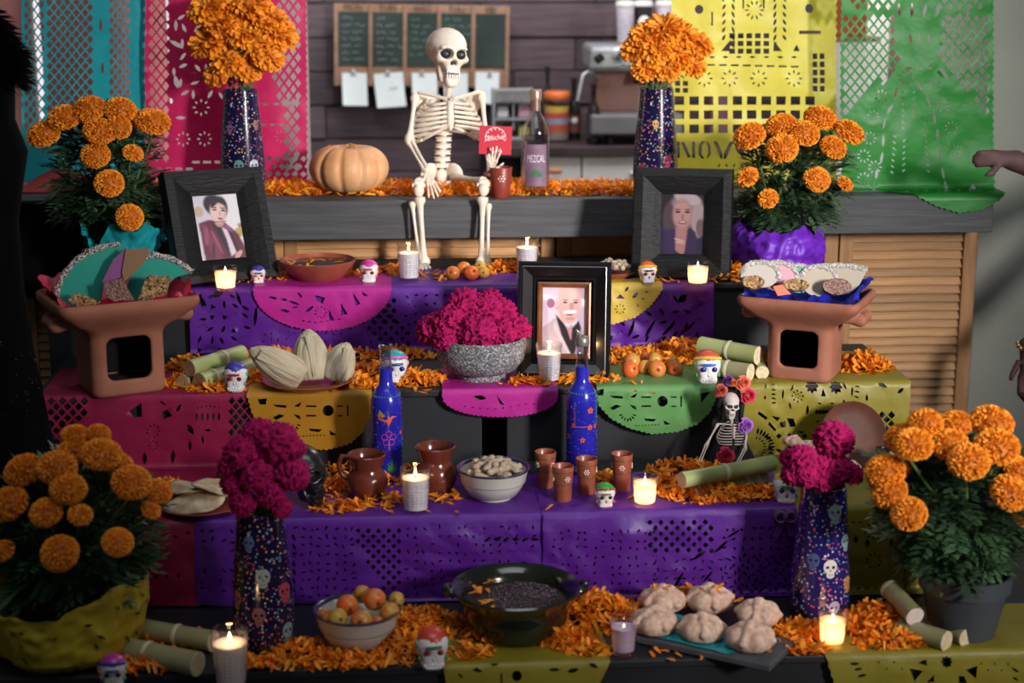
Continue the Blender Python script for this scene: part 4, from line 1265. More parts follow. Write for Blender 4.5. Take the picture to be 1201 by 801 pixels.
plant('large potted marigold in a grey plastic pot at the lower right', bd, yd,
      [(1056, 513, 38, .06), (1071, 521, 46, -.02), (1085, 497, 42, .04), (1120, 498, 40, .06), (1163, 495, 50, .05), (1114, 522, 44), (1136, 541, 48, -.06), (1169, 524, 52, -.02), (1038, 553, 46, .0), (1052, 549, 34, .06), (1043, 577, 42, -.02), (1066, 603, 42, -.07), (1183, 578, 46, -.04), (1193, 549, 36, .02), (1199, 603, 32, 0)],
      [(fpt(1125, 595, yd), (.13, .12, .11), 420), (fpt(1130, 640, yd - .01), (.11, .10, .05), 200), (fpt(1118, 558, yd + .02), (.13, .10, .05), 160)],
      dict(r0=.070, r1=.100, h=.150), 34, 300, .062)

# ---- tall navy vases
m_vase = vase_mat('navy_vase_glaze', C('#15123a'), .25, 120)
m_vase2 = vase_mat('indigo_vase_glaze', C('#221c62'), .26, 115)
VPROF = [(.048, 0), (.052, .003), (.068, .032), (.0685, .05), (.066, .12), (.060, .20), (.053, .28), (.051, .315), (.0475, .315), (.049, .28), (.052, .2), (.05, .08), (0, .07)]
def vr(z): return float(np.interp(z, [p[1] for p in VPROF[:8]], [p[0] for p in VPROF[:8]]))
def wrap2d(V, F, Rf, a0, z0, off=.0008):
    """flat (s, h) mesh laid on a surface of revolution; angle a0 (rad, -pi/2 faces the camera)"""
    out = []
    for s, h in V:
        r = Rf(z0 + h) + off
        a = a0 + s / r
        out.append((r * math.cos(a), r * math.sin(a), z0 + h))
    return out, F
def decal(name, outer, holes, m, parent, Rf, a0, z0, off=.0008, g=.006):
    V, F = cut_tri(outer, holes, g)
    v, f = wrap2d(V, F, Rf, a0, z0, off)
    return mk(name, v, f, m, parent)
def skull_outline(s):
    return [(s * x, s * y) for x, y in ((-.5, .15), (-.46, .45), (-.25, .68), (0, .75), (.25, .68), (.46, .45), (.5, .15), (.42, -.1), (.28, -.2), (.28, -.5), (.1, -.6), (-.1, -.6), (-.28, -.5), (-.28, -.2), (-.42, -.1))]
def tall_vase(label, loc, m, skulls, h=1.0):
    t = thing('tall_vase', label, 'vase', loc, 0, 'tall navy vases with painted skulls')
    B().lathe([(r, z * h) for r, z in VPROF], 40).obj('body', m, t, sharp=50)
    for i, (a, z, s, c) in enumerate(skulls):
        mm = mat('skull_paint_' + c[1:], C(c), rough=.25, coat=.4)
        hs = [hE(-.21 * s, .18 * s, .13 * s, .12 * s, 0, 10), hE(.21 * s, .18 * s, .13 * s, .12 * s, 0, 10), np.array([(-.07 * s, -.1 * s), (.07 * s, -.1 * s), (0, .04 * s)])] + [hR((k - 1) * .13 * s, -.36 * s, .04 * s, .16 * s) for k in range(3)]
        decal('painted_skull', skull_outline(s), hs, mm, t, vr, R(a), z)
    return t
vlp = Vector((X(286, 5.16, ZL), 5.16, ZL))
tall_vase('tall navy vase with orange flowers on the bar at the left', vlp, m_vase, [(-95, .09, .03, '#5f8a86'), (-55, .09, .03, '#b9bfcc'), (-120, .2, .022, '#7a5a8a'), (-40, .21, .022, '#a06a5a')])
vrp = Vector((X(768, 5.12, ZL), 5.12, ZL))
tall_vase('tall navy vase with orange flowers on the bar at the right', vrp, m_vase, [(-65, .10, .03, '#a23c58'), (-135, .07, .032, '#8a3c3c'), (-100, .21, .02, '#c9a05a')])
vfl = pt(311, 756, z=Z1)
tall_vase('tall navy vase with magenta cockscomb at the lower left', vfl, m_vase, [(-85, .175, .032, '#8fa09c'), (-40, .135, .034, '#b0405a'), (-145, .12, .032, '#a3684e'), (-38, .045, .032, '#7fa09c'), (-95, .09, .03, '#8f5a50'), (-115, .25, .026, '#5f6a9a')])
vfr = pt(960, 722, z=Z1)
tall_vase('tall indigo vase with magenta cockscomb at the lower right', vfr, m_vase2, [(-75, .26, .034, '#7fa3a0'), (-85, .135, .032, '#ded6cc'), (-45, .19, .03, '#8fb0ac'), (-120, .15, .03, '#56608a'), (-75, .04, .028, '#b9a8c0'), (-40, .09, .03, '#c48a4a')])

ORD = 'first second third fourth fifth sixth seventh eighth ninth tenth eleventh twelfth thirteenth'.split()
def bouquet(vase, h, heads, meshes, name, label, group, y, cat='flower', sc=1.0, seed=0, stemw=.0028, leaves=True, rank=True):
    r = random.Random(seed)
    top = Vector((vase.x, vase.y, vase.z + h))
    for i, (u, v, wpx, *rest) in enumerate(heads):
        yo = rest[0] if rest else 0
        p = pt(u, v, y=y + yo)
        rad = wpx / 2 / ppm(p.y, p.z) * sc
        t = thing(name, label, cat, (top.x, top.y, top.z - .16), 0, group)
        t['label'] = '%s from left of the %s' % (ORD[sorted(range(len(heads)), key=lambda k: heads[k][0]).index(i)], label)
        q = p - t.location
        d = ((p - top).normalized() * .8 + Vector((r.uniform(-.25, .25), -.55, .25))).normalized()
        inst('flower_head', meshes[i % len(meshes)], t, q, aim(d, r.uniform(0, 6)), rad)
        a = r.uniform(0, 2 * PI)
        neck = Vector((.025 * math.cos(a), .025 * math.sin(a), .165))
        neck.x = .03 * max(-1, min(1, (p.x - top.x) / .08))
        B().tube([(neck.x * -.5, 0, .0), neck, neck.lerp(q, .6) + Vector((0, 0, .01)), q - d * rad * .3], [stemw] * 4, 6, cap=False).obj('stem', m_stem, t)
        if leaves and i % 2 == 0:
            V, F, Cc = leaf_cluster((neck.lerp(q, .45), (.02, .02, .02)), 5, r.randrange(999), size=.05)
            mk('leaf_spray', V, F, m_leaf, t, cols=Cc)
bouquet(vlp, .315, [(243, 12, 46, .02), (262, 28, 42), (292, 6, 52, .02), (316, 22, 44), (246, 50, 46), (268, 72, 42, -.03), (286, 40, 46, -.02), (327, 40, 44), (302, 52, 44, -.03), (256, 84, 38, -.02), (290, 80, 34, -.04), (314, 66, 40, -.04), (275, 10, 44, .03)],
        LOOSE, 'cut_marigold', 'ruffled orange marigolds in the left bar vase', 'marigolds in the left bar vase', 5.15, sc=.95, seed=41)
bouquet(vrp, .315, [(757, 42, 38), (780, 34, 42), (801, 42, 40), (819, 52, 36), (747, 58, 36), (770, 58, 40, -.03), (795, 64, 38, -.03), (812, 76, 32, -.02), (757, 80, 34, -.03), (781, 80, 34, -.04), (768, 36, 36, .03)],
        LOOSE, 'cut_marigold', 'ruffled orange marigolds in the right bar vase', 'marigolds in the right bar vase', 5.11, sc=.98, seed=42)
bouquet(vfl, .315, [(325, 518, 56), (284, 531, 50), (304, 508, 44, .02), (302, 556, 48, -.02), (343, 556, 46, -.02), (274, 566, 38), (285, 590, 36, -.03), (318, 578, 40, -.03), (331, 596, 28, -.04), (268, 545, 30), (346, 525, 30, .02)],
        COX, 'cut_cockscomb', 'magenta cockscombs in the lower left vase', 'cockscombs in the lower left vase', vfl.y - .02, sc=1.0, seed=43, leaves=False)
bouquet(vfr, .315, [(978, 515, 54), (940, 541, 46, -.02), (962, 549, 40, -.02), (930, 556, 34, -.02), (984, 551, 42, -.03), (966, 562, 34, -.04), (1001, 556, 30), (945, 559, 32, -.04), (925, 536, 26, .01)],
        COX, 'cut_cockscomb', 'magenta cockscombs in the lower right vase', 'cockscombs in the lower right vase', vfr.y - .02, sc=1.0, seed=44, leaves=False)

# ---- loose petals: heaps nobody could count
def petal_heap(label, spots, seed, size=.026, name='petal_heap'):
    """spots: (x, y, z, rx, ry, height, n)"""
    r = random.Random(seed)
    V, F, Cc = [], [], []
    for (x0, y0, z0, rx, ry, hh, n) in spots:
        for i in range(int(n * 1.7)):
            a, q = r.uniform(0, 2 * PI), math.sqrt(r.random()) * 1.12
            dx, dy = rx * q * math.cos(a), ry * q * math.sin(a)
            lo_, hi_ = {Z1: (Y1, Y2), Z2: (Y2, Y3), Z3: (Y3, Y4), Z4: (Y4, YS - .02), ZL: (YL, YLB)}[z0]
            if not lo_ - .004 < y0 + dy < hi_ - .025: continue
            hz = hh * (1 - q * q) * (.35 + .65 * math.sqrt(r.random())) + .003
            yaw = r.uniform(0, 2 * PI)
            pit = r.uniform(-.5, .7) if hh > .012 else r.uniform(-.15, .25)
            rol = r.uniform(-.8, .8)
            M = Euler((rol, -pit, yaw)).to_matrix()
            L = size * r.uniform(.65, 1.2)
            vs, fs = petal_strip(3, L, L * r.uniform(.26, .40), r.uniform(-1.0, 1.4), .3)
            k = len(V)
            sh = r.uniform(.72, 1.15)
            g = r.uniform(.75, 1.12)
            for v in vs:
                w = M @ (Vector(v) - Vector((L * .45, 0, 0)))
                V.append((x0 + dx + w.x, y0 + dy + w.y, max(z0 + .0015, z0 + hz + w.z)))
                Cc.append((sh, sh * g * .95, sh * .6))
            F += [tuple(j + k for j in f) for f in fs]
    o = mk(name, V, F, m_petal, cols=Cc)
    return tag(o, label, 'petals', kind='stuff')
def sp(u, v, z, wpx, hpx_d, hh, n):
    """spot centred on pixel (u, v) of the plane z; half sizes in px across and metres deep"""
    p = pt(u, v, z=z)
    return (p.x, p.y, z, wpx / ppm(p.y, z), hpx_d, hh, n)
S = []
for u in range(180, 760, 26):
    S.append(sp(u, 228, ZL, 22, .035, .028, 60))
    S.append(sp(u + 9, 221, ZL, 22, .05, .024, 50))
petal_heap('bed of orange marigold petals along the bar top', S, 61, .026)
S = [sp(230, 333, Z4, 40, .03, .014, 60), sp(285, 331, Z4, 30, .03, .016, 60), sp(330, 327, Z4, 28, .05, .015, 50), sp(455, 322, Z4, 30, .05, .02, 100), sp(512, 326, Z4, 22, .05, .008, 20), sp(592, 318, Z4, 26, .04, .022, 130), sp(560, 323, Z4, 20, .04, .014, 40),
     sp(870, 322, Z4, 26, .05, .03, 120), sp(845, 331, Z4, 20, .02, .01, 20), sp(790, 333, Z4, 16, .02, .006, 10), sp(410, 325, Z4, 18, .03, .012, 25)]
petal_heap('scattered orange petals on the top step among candles', S, 62, .028)
S = [sp(u_, 419, Z3, 34, .035, .022, 70) for u_ in (320, 400, 470, 640, 740, 800, 850)] + [sp(222, 452, Z3, 30, .04, .022, 130), sp(255, 459, Z3, 32, .02, .014, 60), sp(300, 446, Z3, 26, .05, .022, 110), sp(330, 434, Z3, 40, .06, .02, 80), sp(225, 432, Z3, 30, .05, .03, 80), sp(440, 440, Z3, 40, .06, .026, 170), sp(490, 448, Z3, 30, .05, .026, 170), sp(425, 455, Z3, 26, .03, .018, 60),
     sp(500, 460, Z3, 20, .015, .010, 24), sp(620, 452, Z3, 26, .03, .016, 60), sp(665, 447, Z3, 30, .03, .016, 70), sp(705, 448, Z3, 20, .03, .014, 40), sp(770, 425, Z3, 50, .07, .02, 140), sp(800, 412, Z3, 40, .06, .03, 110), sp(740, 455, Z3, 24, .02, .006, 14),
     sp(1010, 432, Z3, 34, .07, .036, 240), sp(890, 425, Z3, 20, .05, .016, 30)]
petal_heap('orange petals strewn over the third step around bowls and canes', S, 63, .030)
S = [sp(195, 578, Z2, 20, .05, .03, 70), sp(390, 575, Z2, 30, .07, .022, 120), sp(395, 598, Z2, 30, .03, .014, 60), sp(450, 590, Z2, 30, .05, .014, 50), sp(520, 585, Z2, 20, .05, .01, 20), sp(790, 575, Z2, 34, .06, .026, 170), sp(830, 585, Z2, 50, .05, .03, 240), sp(880, 585, Z2, 40, .04, .026, 140),
     sp(800, 555, Z2, 40, .05, .03, 120), sp(715, 565, Z2, 18, .05, .02, 50), sp(840, 560, Z2, 40, .05, .03, 110), sp(450, 565, Z2, 22, .05, .02, 60), sp(430, 555, Z2, 60, .05, .02, 70), sp(275, 600, Z2, 16, .02, .008, 12)]
petal_heap('orange petals strewn over the second step around cups and canes', S, 64, .030)
S = [sp(490, 735, Z1, 46, .08, .03, 260), sp(470, 765, Z1, 40, .04, .02, 130), sp(400, 778, Z1, 46, .03, .018, 120), sp(350, 765, Z1, 40, .05, .018, 90), sp(305, 785, Z1, 40, .03, .018, 100), sp(700, 725, Z1, 50, .09, .055, 420), sp(665, 755, Z1, 34, .05, .035, 170), sp(540, 770, Z1, 36, .03, .014, 60), sp(690, 765, Z1, 26, .03, .016, 50),
     sp(1030, 738, Z1, 46, .07, .06, 360), sp(1045, 758, Z1, 40, .03, .03, 120), sp(935, 745, Z1, 34, .05, .022, 150), sp(940, 765, Z1, 34, .02, .014, 50), sp(175, 785, Z1, 50, .05, .02, 170), sp(200, 755, Z1, 40, .05, .02, 60), sp(430, 785, Z1, 60, .02, .010, 60), sp(560, 745, Z1, 30, .08, .02, 70), sp(800, 706, Z1, 60, .04, .03, 90)]
petal_heap('heaps of orange marigold petals on the lowest step', S, 65, .031)
# ================================================================ skulls and skeletons
m_bone = mat('ivory_plastic_bone', C('#e3d2be'), C('#ecdfce'), 14, rough=.45, sss=.0, bump=.05)
m_boned = mat('grey_bone', C('#c9c0b8'), C('#d8d0c8'), 14, rough=.5)
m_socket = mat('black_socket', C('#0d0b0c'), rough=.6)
def skull_f(X, Y, Z):
    ax = np.abs(X)
    d = s_ell(X, Y, Z, (0, .10, .185), (.340, .43, .325))
    d = smin(d, s_ell(X, Y, Z, (0, -.17, .03), (.255, .22, .26)), .08)
    d = smin(d, s_ell(ax, Y, Z, (.225, -.19, -.02), (.08, .13, .06)), .05)
    d = smin(d, s_box(X, Y, Z, (0, -.235, -.17), (.125, .11, .12), .07), .05)
    d = smin(d, s_ell(ax, Y, Z, (.115, -.32, .150), (.12, .06, .04)), .05)
    jaw = smin(s_box(X, Y, Z, (0, -.235, -.395), (.120 + (Z + .39) * .25, .105, .105), .07), s_box(ax, Y, Z, (.165 + (Z + .22) * .14, -.06 + (Z + .22) * .25, -.20), (.035, .09, .21), .03), .08)
    d = smin(d, jaw, .03)
    d = smax(d, -s_ell(ax, Y, Z, (.132, -.40, .055), (.108, .21, .092)), .025)
    d = smax(d, -s_ell(ax, Y, Z, (.030 + (Z + .09) * -.25, -.42, -.09), (.042, .15, .065)), .012)
    d = smax(d, -s_ell(ax, Y, Z, (.365, -.16, .07), (.07, .17, .14)), .05)
    d = smax(d, -s_ell(ax, Y, Z, (.205, -.23, -.20), (.05, .10, .085)), .04)
    d = smax(d, -s_box(X, Y, Z, (0, -.34, -.268), (.125, .08, .012), .006), .008)
    return d
sv, sf = sdf_mesh(skull_f, (-.5, -.55, -.6), (.5, .65, .6), .021)
def raw_mesh(name, v, f, m):
    o = mk(name, v, f, m)
    me = o.data
    bpy.data.objects.remove(o)
    return me
SKULL = raw_mesh('skull', sv, sf, m_bone)
def teeth_b(z, n=6, up=True):
    b = B()
    for i in range(n):
        a = (i - (n - 1) / 2) / ((n - 1) / 2)
        b.box((a * .100, -.348 + .02 * a * a, z), (.027, .026, .070), bev=.006)
    return b
def add_skull(parent, pos, size, rot, m=None, eyes=True, name='skull', teeth=True):
    me = SKULL
    if m:
        me = SKULL.copy()
        me.materials.clear()
        me.materials.append(m)
    s = inst(name, me, parent, pos, rot, size)
    if teeth:
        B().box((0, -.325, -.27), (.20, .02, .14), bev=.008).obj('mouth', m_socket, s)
        for z in (-.226, -.312):
            tb = teeth_b(z).obj('teeth', m or mat('tooth_ivory', C('#f0e6d6'), rough=.35), s)
    if eyes:
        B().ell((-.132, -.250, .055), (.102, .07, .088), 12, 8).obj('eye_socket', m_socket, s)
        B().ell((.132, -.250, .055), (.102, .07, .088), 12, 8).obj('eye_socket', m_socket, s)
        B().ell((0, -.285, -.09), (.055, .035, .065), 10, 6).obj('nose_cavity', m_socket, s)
    return s

# ---- the seated skeleton on the bar
ys = 5.17
sk = thing('seated_skeleton', 'cream toy skeleton seated on the bar holding a red card', 'skeleton', (pt(518, 210, y=ys).x, ys, ZL))
o_ = sk.location.copy()
def J(u, v, y): return pt(u, v, y=y) - o_
def part(b, name, m=m_bone, par=sk): return b.obj(name, m, par)
s_ = add_skull(sk, J(525, 68, ys - .03), .176, (R(-4), R(5), R(17)))
for c in s_.children:
    if c.name.startswith('eye_socket'): pass
for sx in (-.137, .137): B().ell((sx + .01, -.318, .055), (.026, .012, .024), 10, 6).obj('eye', mat('grey_eye', C('#5a5a60'), rough=.15, coat=.6), s_)
# spine and vertebrae
sp0, sp1, sp2 = J(518, 196, ys + .005), J(521, 150, ys + .015), J(526, 108, ys + .01)
part(B().tube([sp0, sp1, sp2, J(527, 96, ys - .005)], [.011, .009, .009, .010], 8), 'spine')
for i in range(6):
    p = sp0.lerp(sp1, (i + .3) / 6)
    part(B().lathe([(.010, -.008), (.021, -.006), (.018, 0), (.021, .006), (.010, .008)], 12, p, 1.25, .8), 'vertebra')
part(B().lathe([(.009, -.005), (.015, -.004), (.015, .004), (.009, .005)], 12, J(527, 101, ys)), 'vertebra')
# ribs
rc = J(524, 112, ys)
yawT = R(9)
Mz = Matrix.Rotation(yawT, 3, 'Z')
ws = [.050, .066, .078, .087, .093, .096, .096, .092]
for i in range(8):
    for s in (-1, 1):
        pts = []
        n = 12
        end = 1.0 if i < 6 else (.86 if i == 6 else .72)
        for k in range(n + 1):
            f = k / n * end
            a = PI * f
            x = s * (ws[i] * math.sin(a) ** .8 + .010 * (1 - f) + .012 * f)
            y = .052 * math.cos(a) * (1 + .05 * i)
            z = -.004 - i * .0155 - .026 * math.sin(a * .5) + (.020 + .004 * i) * max(0, f - .62) * 1.6
            pts.append(rc + Mz @ Vector((x, y, z)))
        part(B().tube(pts, [.0050 if 0 < k < n else .004 for k in range(n + 1)], 6), 'rib')
stn = [rc + Mz @ Vector((0, -.054, z)) for z in (-.012, -.03, -.06, -.085, -.10)]
part(B().tube(stn, [.012, .010, .012, .011, .004], 8), 'sternum')
# costal arch
for s in (-1, 1):
    part(B().tube([rc + Mz @ Vector((s * .010, -.054, -.088)), rc + Mz @ Vector((s * .045, -.052, -.105)), rc + Mz @ Vector((s * .08, -.03, -.128)), rc + Mz @ Vector((s * .088, 0, -.125))], .0052, 6), 'costal_arch')
shL, shR = J(487, 113, ys), J(565, 112, ys)
for p, s in ((shL, -1), (shR, 1)):
    st = rc + Mz @ Vector((s * .010, -.05, -.006))
    part(B().tube([st, st.lerp(p, .5) + Vector((0, -.012, .008)), p + Vector((-s * .008, -.004, .012))], [.006, .005, .006], 6), 'collarbone')
    part(B().ell(p + Vector((-s * .028, .028, -.03)), (.026, .006, .042), 10, 6, (0, R(s * 18), R(s * -25))), 'shoulder_blade')
    part(B().ell(p, (.012, .012, .013), 10, 8), 'shoulder_joint')
elL, wrL = J(480, 164, ys - .05), J(500, 200, ys - .14)
elR, wrR = J(571, 166, ys - .02), J(576, 204, ys - .125)
def arm(sh, el, wr):
    part(bone(sh, el, .0085), 'upper_arm_bone')
    part(B().ell(el, (.0145, .0145, .015), 10, 8), 'elbow_joint')
    d = (wr - el).normalized()
    sd = d.cross(Vector((0, 1, 0))).normalized() * .0065
    part(bone(el + sd, wr + sd * .8, .0056), 'forearm_bone')
    part(bone(el - sd, wr - sd * .8, .0050), 'forearm_bone')
    part(B().ell(wr, (.012, .009, .010), 10, 6), 'wrist')
arm(shL, elL, wrL)
arm(shR, elR, wrR)
def hand(par, wr, tips, thumb, r=.0042, m=m_bone, knob=True, name='finger'):
    """bony hand: each finger from the wrist over two knuckles to its tip"""
    wr = Vector(wr)
    for a in tips + [thumb]:
        a = Vector(a)
        d = a - wr
        lift = Vector((0, -.006, 0.002)) if a is not thumb else Vector((0, -.004, 0))
        q = [wr.lerp(a, t) + lift * math.sin(PI * t) for t in (0.04, .45, .50, .55, .74, .77, .80, .97, 1.0)]
        part_r = [r * k for k in (1, .75, 1.25, .75, .7, 1.05, .7, .75, .4)]
        B().tube(q, part_r, 6).obj(name, m, par)
hand(sk, wrL, [J(503, 232, ys - .185), J(509, 233, ys - .187), J(514, 231, ys - .185), J(517, 226, ys - .18)], J(495, 219, ys - .18))
hand(sk, wrR, [J(573, 180, 5.024), J(578, 172, 5.024), J(583, 171, 5.024), J(588, 176, 5.024)], J(591, 191, 5.02))
# pelvis
for s in (-1, 1):
    part(B().ell(J(518 + s * 15, 203, ys - .005), (.032, .010, .034), 14, 8, (R(20), R(s * 28), R(s * -30))), 'hip_bone')
part(B().ell(J(518, 207, ys + .01), (.018, .014, .026), 10, 8), 'sacrum')
part(B().tube([J(508, 214, ys - .02), J(518, 216, ys - .035), J(528, 214, ys - .02)], .006, 6), 'pubic_bone')
for hip, kn, tib, fib in ((J(504, 208, ys - .01), J(491, 214, 4.985), (J(492, 230, 4.968), J(498, 311, 4.95)), (J(483, 236, 4.966), J(492, 306, 4.952))),
                          (J(533, 207, ys - .01), J(567, 213, 4.985), (J(566, 230, 4.968), J(564.5, 311, 4.945)), (J(573, 238, 4.966), J(572, 309, 4.947)))):
    part(bone(hip, kn, .0105, 1.4), 'thigh_bone')
    part(B().box(kn + Vector((0, 0, -.006)), (.030, .026, .028), bev=.006), 'knee_joint')
    part(B().tube([kn + Vector((-.019, -.004, -.008)), kn + Vector((.019, -.004, -.008))], .007, 8), 'knee_pin')
    part(B().ell(kn + Vector((0, -.016, -.022)), (.016, .010, .019), 10, 8), 'kneecap')
    part(bone(*tib, .0088, 1.9), 'shin_bone')
    part(bone(*fib, .0058, 1.7), 'calf_bone')
    an = (tib[1] + fib[1]) / 2
    part(B().ell(an + Vector((0, 0, -.008)), (.018, .014, .012), 10, 8), 'ankle')
    zt = Z4 - o_.z + .008
    for k in range(5):
        e = Vector((an.x + (k - 2) * .011, an.y - .085 + abs(k - 1) * .008, zt))
        part(B().tube([an + Vector((0, -.004, -.008)), an.lerp(e, .55) + Vector((0, 0, .004)), e], [.008, .006, .004], 6), 'toe', m_boned)
    part(B().tube([an + Vector((0, 0, -.008)), Vector((an.x, an.y + .02, zt + .004))], [.012, .010], 8), 'heel', m_boned)

# red card in its hand
ca, cb_ = pt(562, 148, y=5.045), pt(600, 181, y=5.045)
w_, h_ = cb_.x - ca.x, ca.z - cb_.z
card = thing('red_card', 'red card with white skull emblem held by the seated skeleton', 'card', ((ca.x + cb_.x) / 2, 5.045, (ca.z + cb_.z) / 2), rot=(0, R(2), R(-4)))
B().box((0, 0, 0), (w_, .002, h_), bev=.0004).obj('card_sheet', mat('red_card_stock', C('#c22a3c'), rough=.5), card, smooth=False)
m_wl = mat('white_print', C('#f2e6e6'), rough=.6)
lg = B()
rr = .030
def arcp(cx, cz, r, a0, a1, n=12, sx=1.0): return [(cx + sx * r * math.cos(R(a0 + (a1 - a0) * i / n)), -.0018, cz + r * math.sin(R(a0 + (a1 - a0) * i / n))) for i in range(n + 1)]
lg.tube(arcp(0, .008, rr, -20, 200), .0011, 4)
for a in range(-10, 191, 25): lg.tube([(rr * .82 * math.cos(R(a)), -.0018, .006 + rr * .82 * math.sin(R(a))), (rr * 1.08 * math.cos(R(a + 8)), -.0018, .006 + rr * 1.08 * math.sin(R(a + 8)))], .0012, 4)
lg.tube(arcp(0, -.018, rr * .55, 200, 340), .0012, 4)
lg.obj('skull_outline_print', m_wl, card)
o = inst('lettering', text_mesh('Bliché', .021), card, (.001, -.0016, .008), (PI / 2, R(-8), 0))
o.data.materials.append(m_wl)

# ---- small skeleton doll with flowers in its hair
yd_ = 4.10
dl = thing('skeleton_doll', 'small skeleton doll in black with bright flowers in its hair', 'doll', (pt(857, 560, y=yd_).x, yd_, Z2))
o_ = dl.location.copy()
m_dcloth = mat('black_lace', C('#0c0b0d'), C('#17151a'), 60, rough=.8)
m_db_ = mat('doll_bone', C('#b9aca6'), C('#cbbfb8'), 30, rough=.5)
B().lathe([(.065, .002), (.060, .02), (.036, .07), (.026, .09), (.022, .10), (0, .102)], 24, sx=1.05, sy=.5).warp(lambda v: v * (1 + .05 * math.sin(9 * math.atan2(v.y, v.x)) * (1 - v.z / .14))).obj('dress', m_dcloth, dl)
add_skull(dl, J(857, 476, yd_ - .025), .064, (R(2), R(4), R(3)), m_db_)
B().ell(J(856, 466, yd_ + .0), (.027, .036, .020), 14, 10).obj('hair', m_dcloth, dl)
for s in (-1, 1): B().tube([J(856 + s * 10, 462, yd_ - .02), J(857 + s * 13, 475, yd_ - .015), J(857 + s * 12, 492, yd_ - .005)], [.008, .008, .005], 8).obj('hair_lock', m_dcloth, dl)
vl = []
for i in range(13):
    a = -1 + 2 * i / 12
    for k, (z, w, y) in enumerate(((0, .026, .018), (-.05, .034, .03), (-.13, .040, .035), (-.17, .045, .03))):
        p = J(857, 455, yd_)
        vl.append((p.x + a * w, y + .008 * math.sin(i * 1.9), p.z + z))
mk('veil', vl, [(i * 4 + k, (i + 1) * 4 + k, (i + 1) * 4 + k + 1, i * 4 + k + 1) for i in range(12) for k in range(3)], m_dcloth, dl)
part(B().tube([J(858, 540, yd_ - .01), J(859, 515, yd_ - .008), J(858, 488, yd_ - .012)], .0035, 6), 'spine', m_db_, dl)
rc = J(859, 496, yd_ - .008)
for i in range(7):
    for s in (-1, 1):
        wdt = [.020, .027, .031, .034, .036, .035, .032][i]
        pts = [rc + Vector((s * (wdt * math.sin(PI * f) ** .8 + .003), -.024 * -math.cos(PI * f) * (1 if f < .5 else 1), -.002 - i * .0072 - .008 * math.sin(PI * f * .5) + .006 * max(0, f - .6))) for f in [k / 9 for k in range(10)]]
        pts = [Vector((p.x, rc.y + (.020 * math.cos(PI * k / 9)), p.z)) for k, p in enumerate(pts)]
        part(B().tube(pts, .0016, 5), 'rib', m_db_, dl)
part(B().tube([rc + Vector((0, -.021, -.004)), rc + Vector((0, -.023, -.034))], [.004, .003], 6), 'sternum', m_db_, dl)
for s, sh, el, wr in ((-1, J(842, 497, yd_ - .01), J(829, 521, yd_ - .02), J(820, 543, yd_ - .03)), (1, J(876, 498, yd_ - .01), J(874, 526, yd_ - .045), J(864, 545, yd_ - .06))):
    part(B().tube([rc + Vector((0, -.018, 0)), sh], .0022, 5), 'collarbone', m_db_, dl)
    part(bone(sh, el, .0030, 1.5, 6), 'upper_arm_bone', m_db_, dl)
    part(B().ell(el, .0052, 8, 6), 'elbow_joint', m_db_, dl)
    for q in (-.003, .003): part(bone(el + Vector((q, 0, 0)), wr + Vector((q, 0, 0)), .0020, 1.4, 6), 'forearm_bone', m_db_, dl)
    hand(dl, wr, [wr + Vector((s * .002 + k * .004 - .006, -.004, -.022)) for k in range(4)], wr + Vector((s * .010, -.004, -.014)), .0014, m_db_)
def rose(seed):
    r = random.Random(seed)
    b = B()
    for i in range(22):
        t = i / 22
        a = i * 2.4
        rad = .12 + .75 * t
        op = .25 + 1.05 * t
        n = 5
        vs, fs = [], []
        for k in range(n + 1):
            for q in range(5):
                f = k / n
                an = a + (q - 2) * .32 * (1 - .3 * t)
                rr_ = rad * (.35 + .65 * f ** .8)
                z = (1 - t) * .5 + f * .55 * math.cos(op * f) - .25 * t
                vs.append((rr_ * math.cos(an), rr_ * math.sin(an), z))
        for k in range(n):
            for q in range(4): fs.append((k * 5 + q, k * 5 + q + 1, (k + 1) * 5 + q + 1, (k + 1) * 5 + q))
        b.add(vs, fs)
    return b
ROSE = rose(3)
for u, v, wpx, c, lb, dy in ((845, 458, 17, '#b4523c', 'rust red flower', -.02), (871, 449, 19, '#e0705a', 'coral flower', -.02), (877, 464, 20, '#cf2a50', 'crimson flower', -.03), (854, 446, 14, '#6a2a8a', 'dark purple flower', -.01), (874, 499, 20, '#a864c8', 'violet flower', -.03), (850, 535, 24, '#a81e3e', 'dark red flower at the waist', -.045), (860, 449, 10, '#c8641e', 'orange flower', -.02)):
    p = J(u, v, yd_ + dy)
    o = ROSE.obj('fabric_flower', mat('flower_' + c[1:], C(c), C(c, 1.2), 60, rough=.75, trans=.15), dl, loc=p, rot=aim((0.1 * (u - 857) / 20, -1, .25)))
    o.scale = (wpx / 2 / 485 * 1.3,) * 3
    o['label'] = lb

# ---- black clay skull on the second step
p = pt(358, 594, z=Z2)
bs = thing('black_skull', 'shiny black clay skull turned to the right on purple paper', 'skull', p, R(52))
add_skull(bs, (0, 0, .079), .142, (0, 0, 0), mat('black_clay', C('#17171a'), C('#202024'), 10, rough=.28, coat=.3), eyes=True, teeth=True)

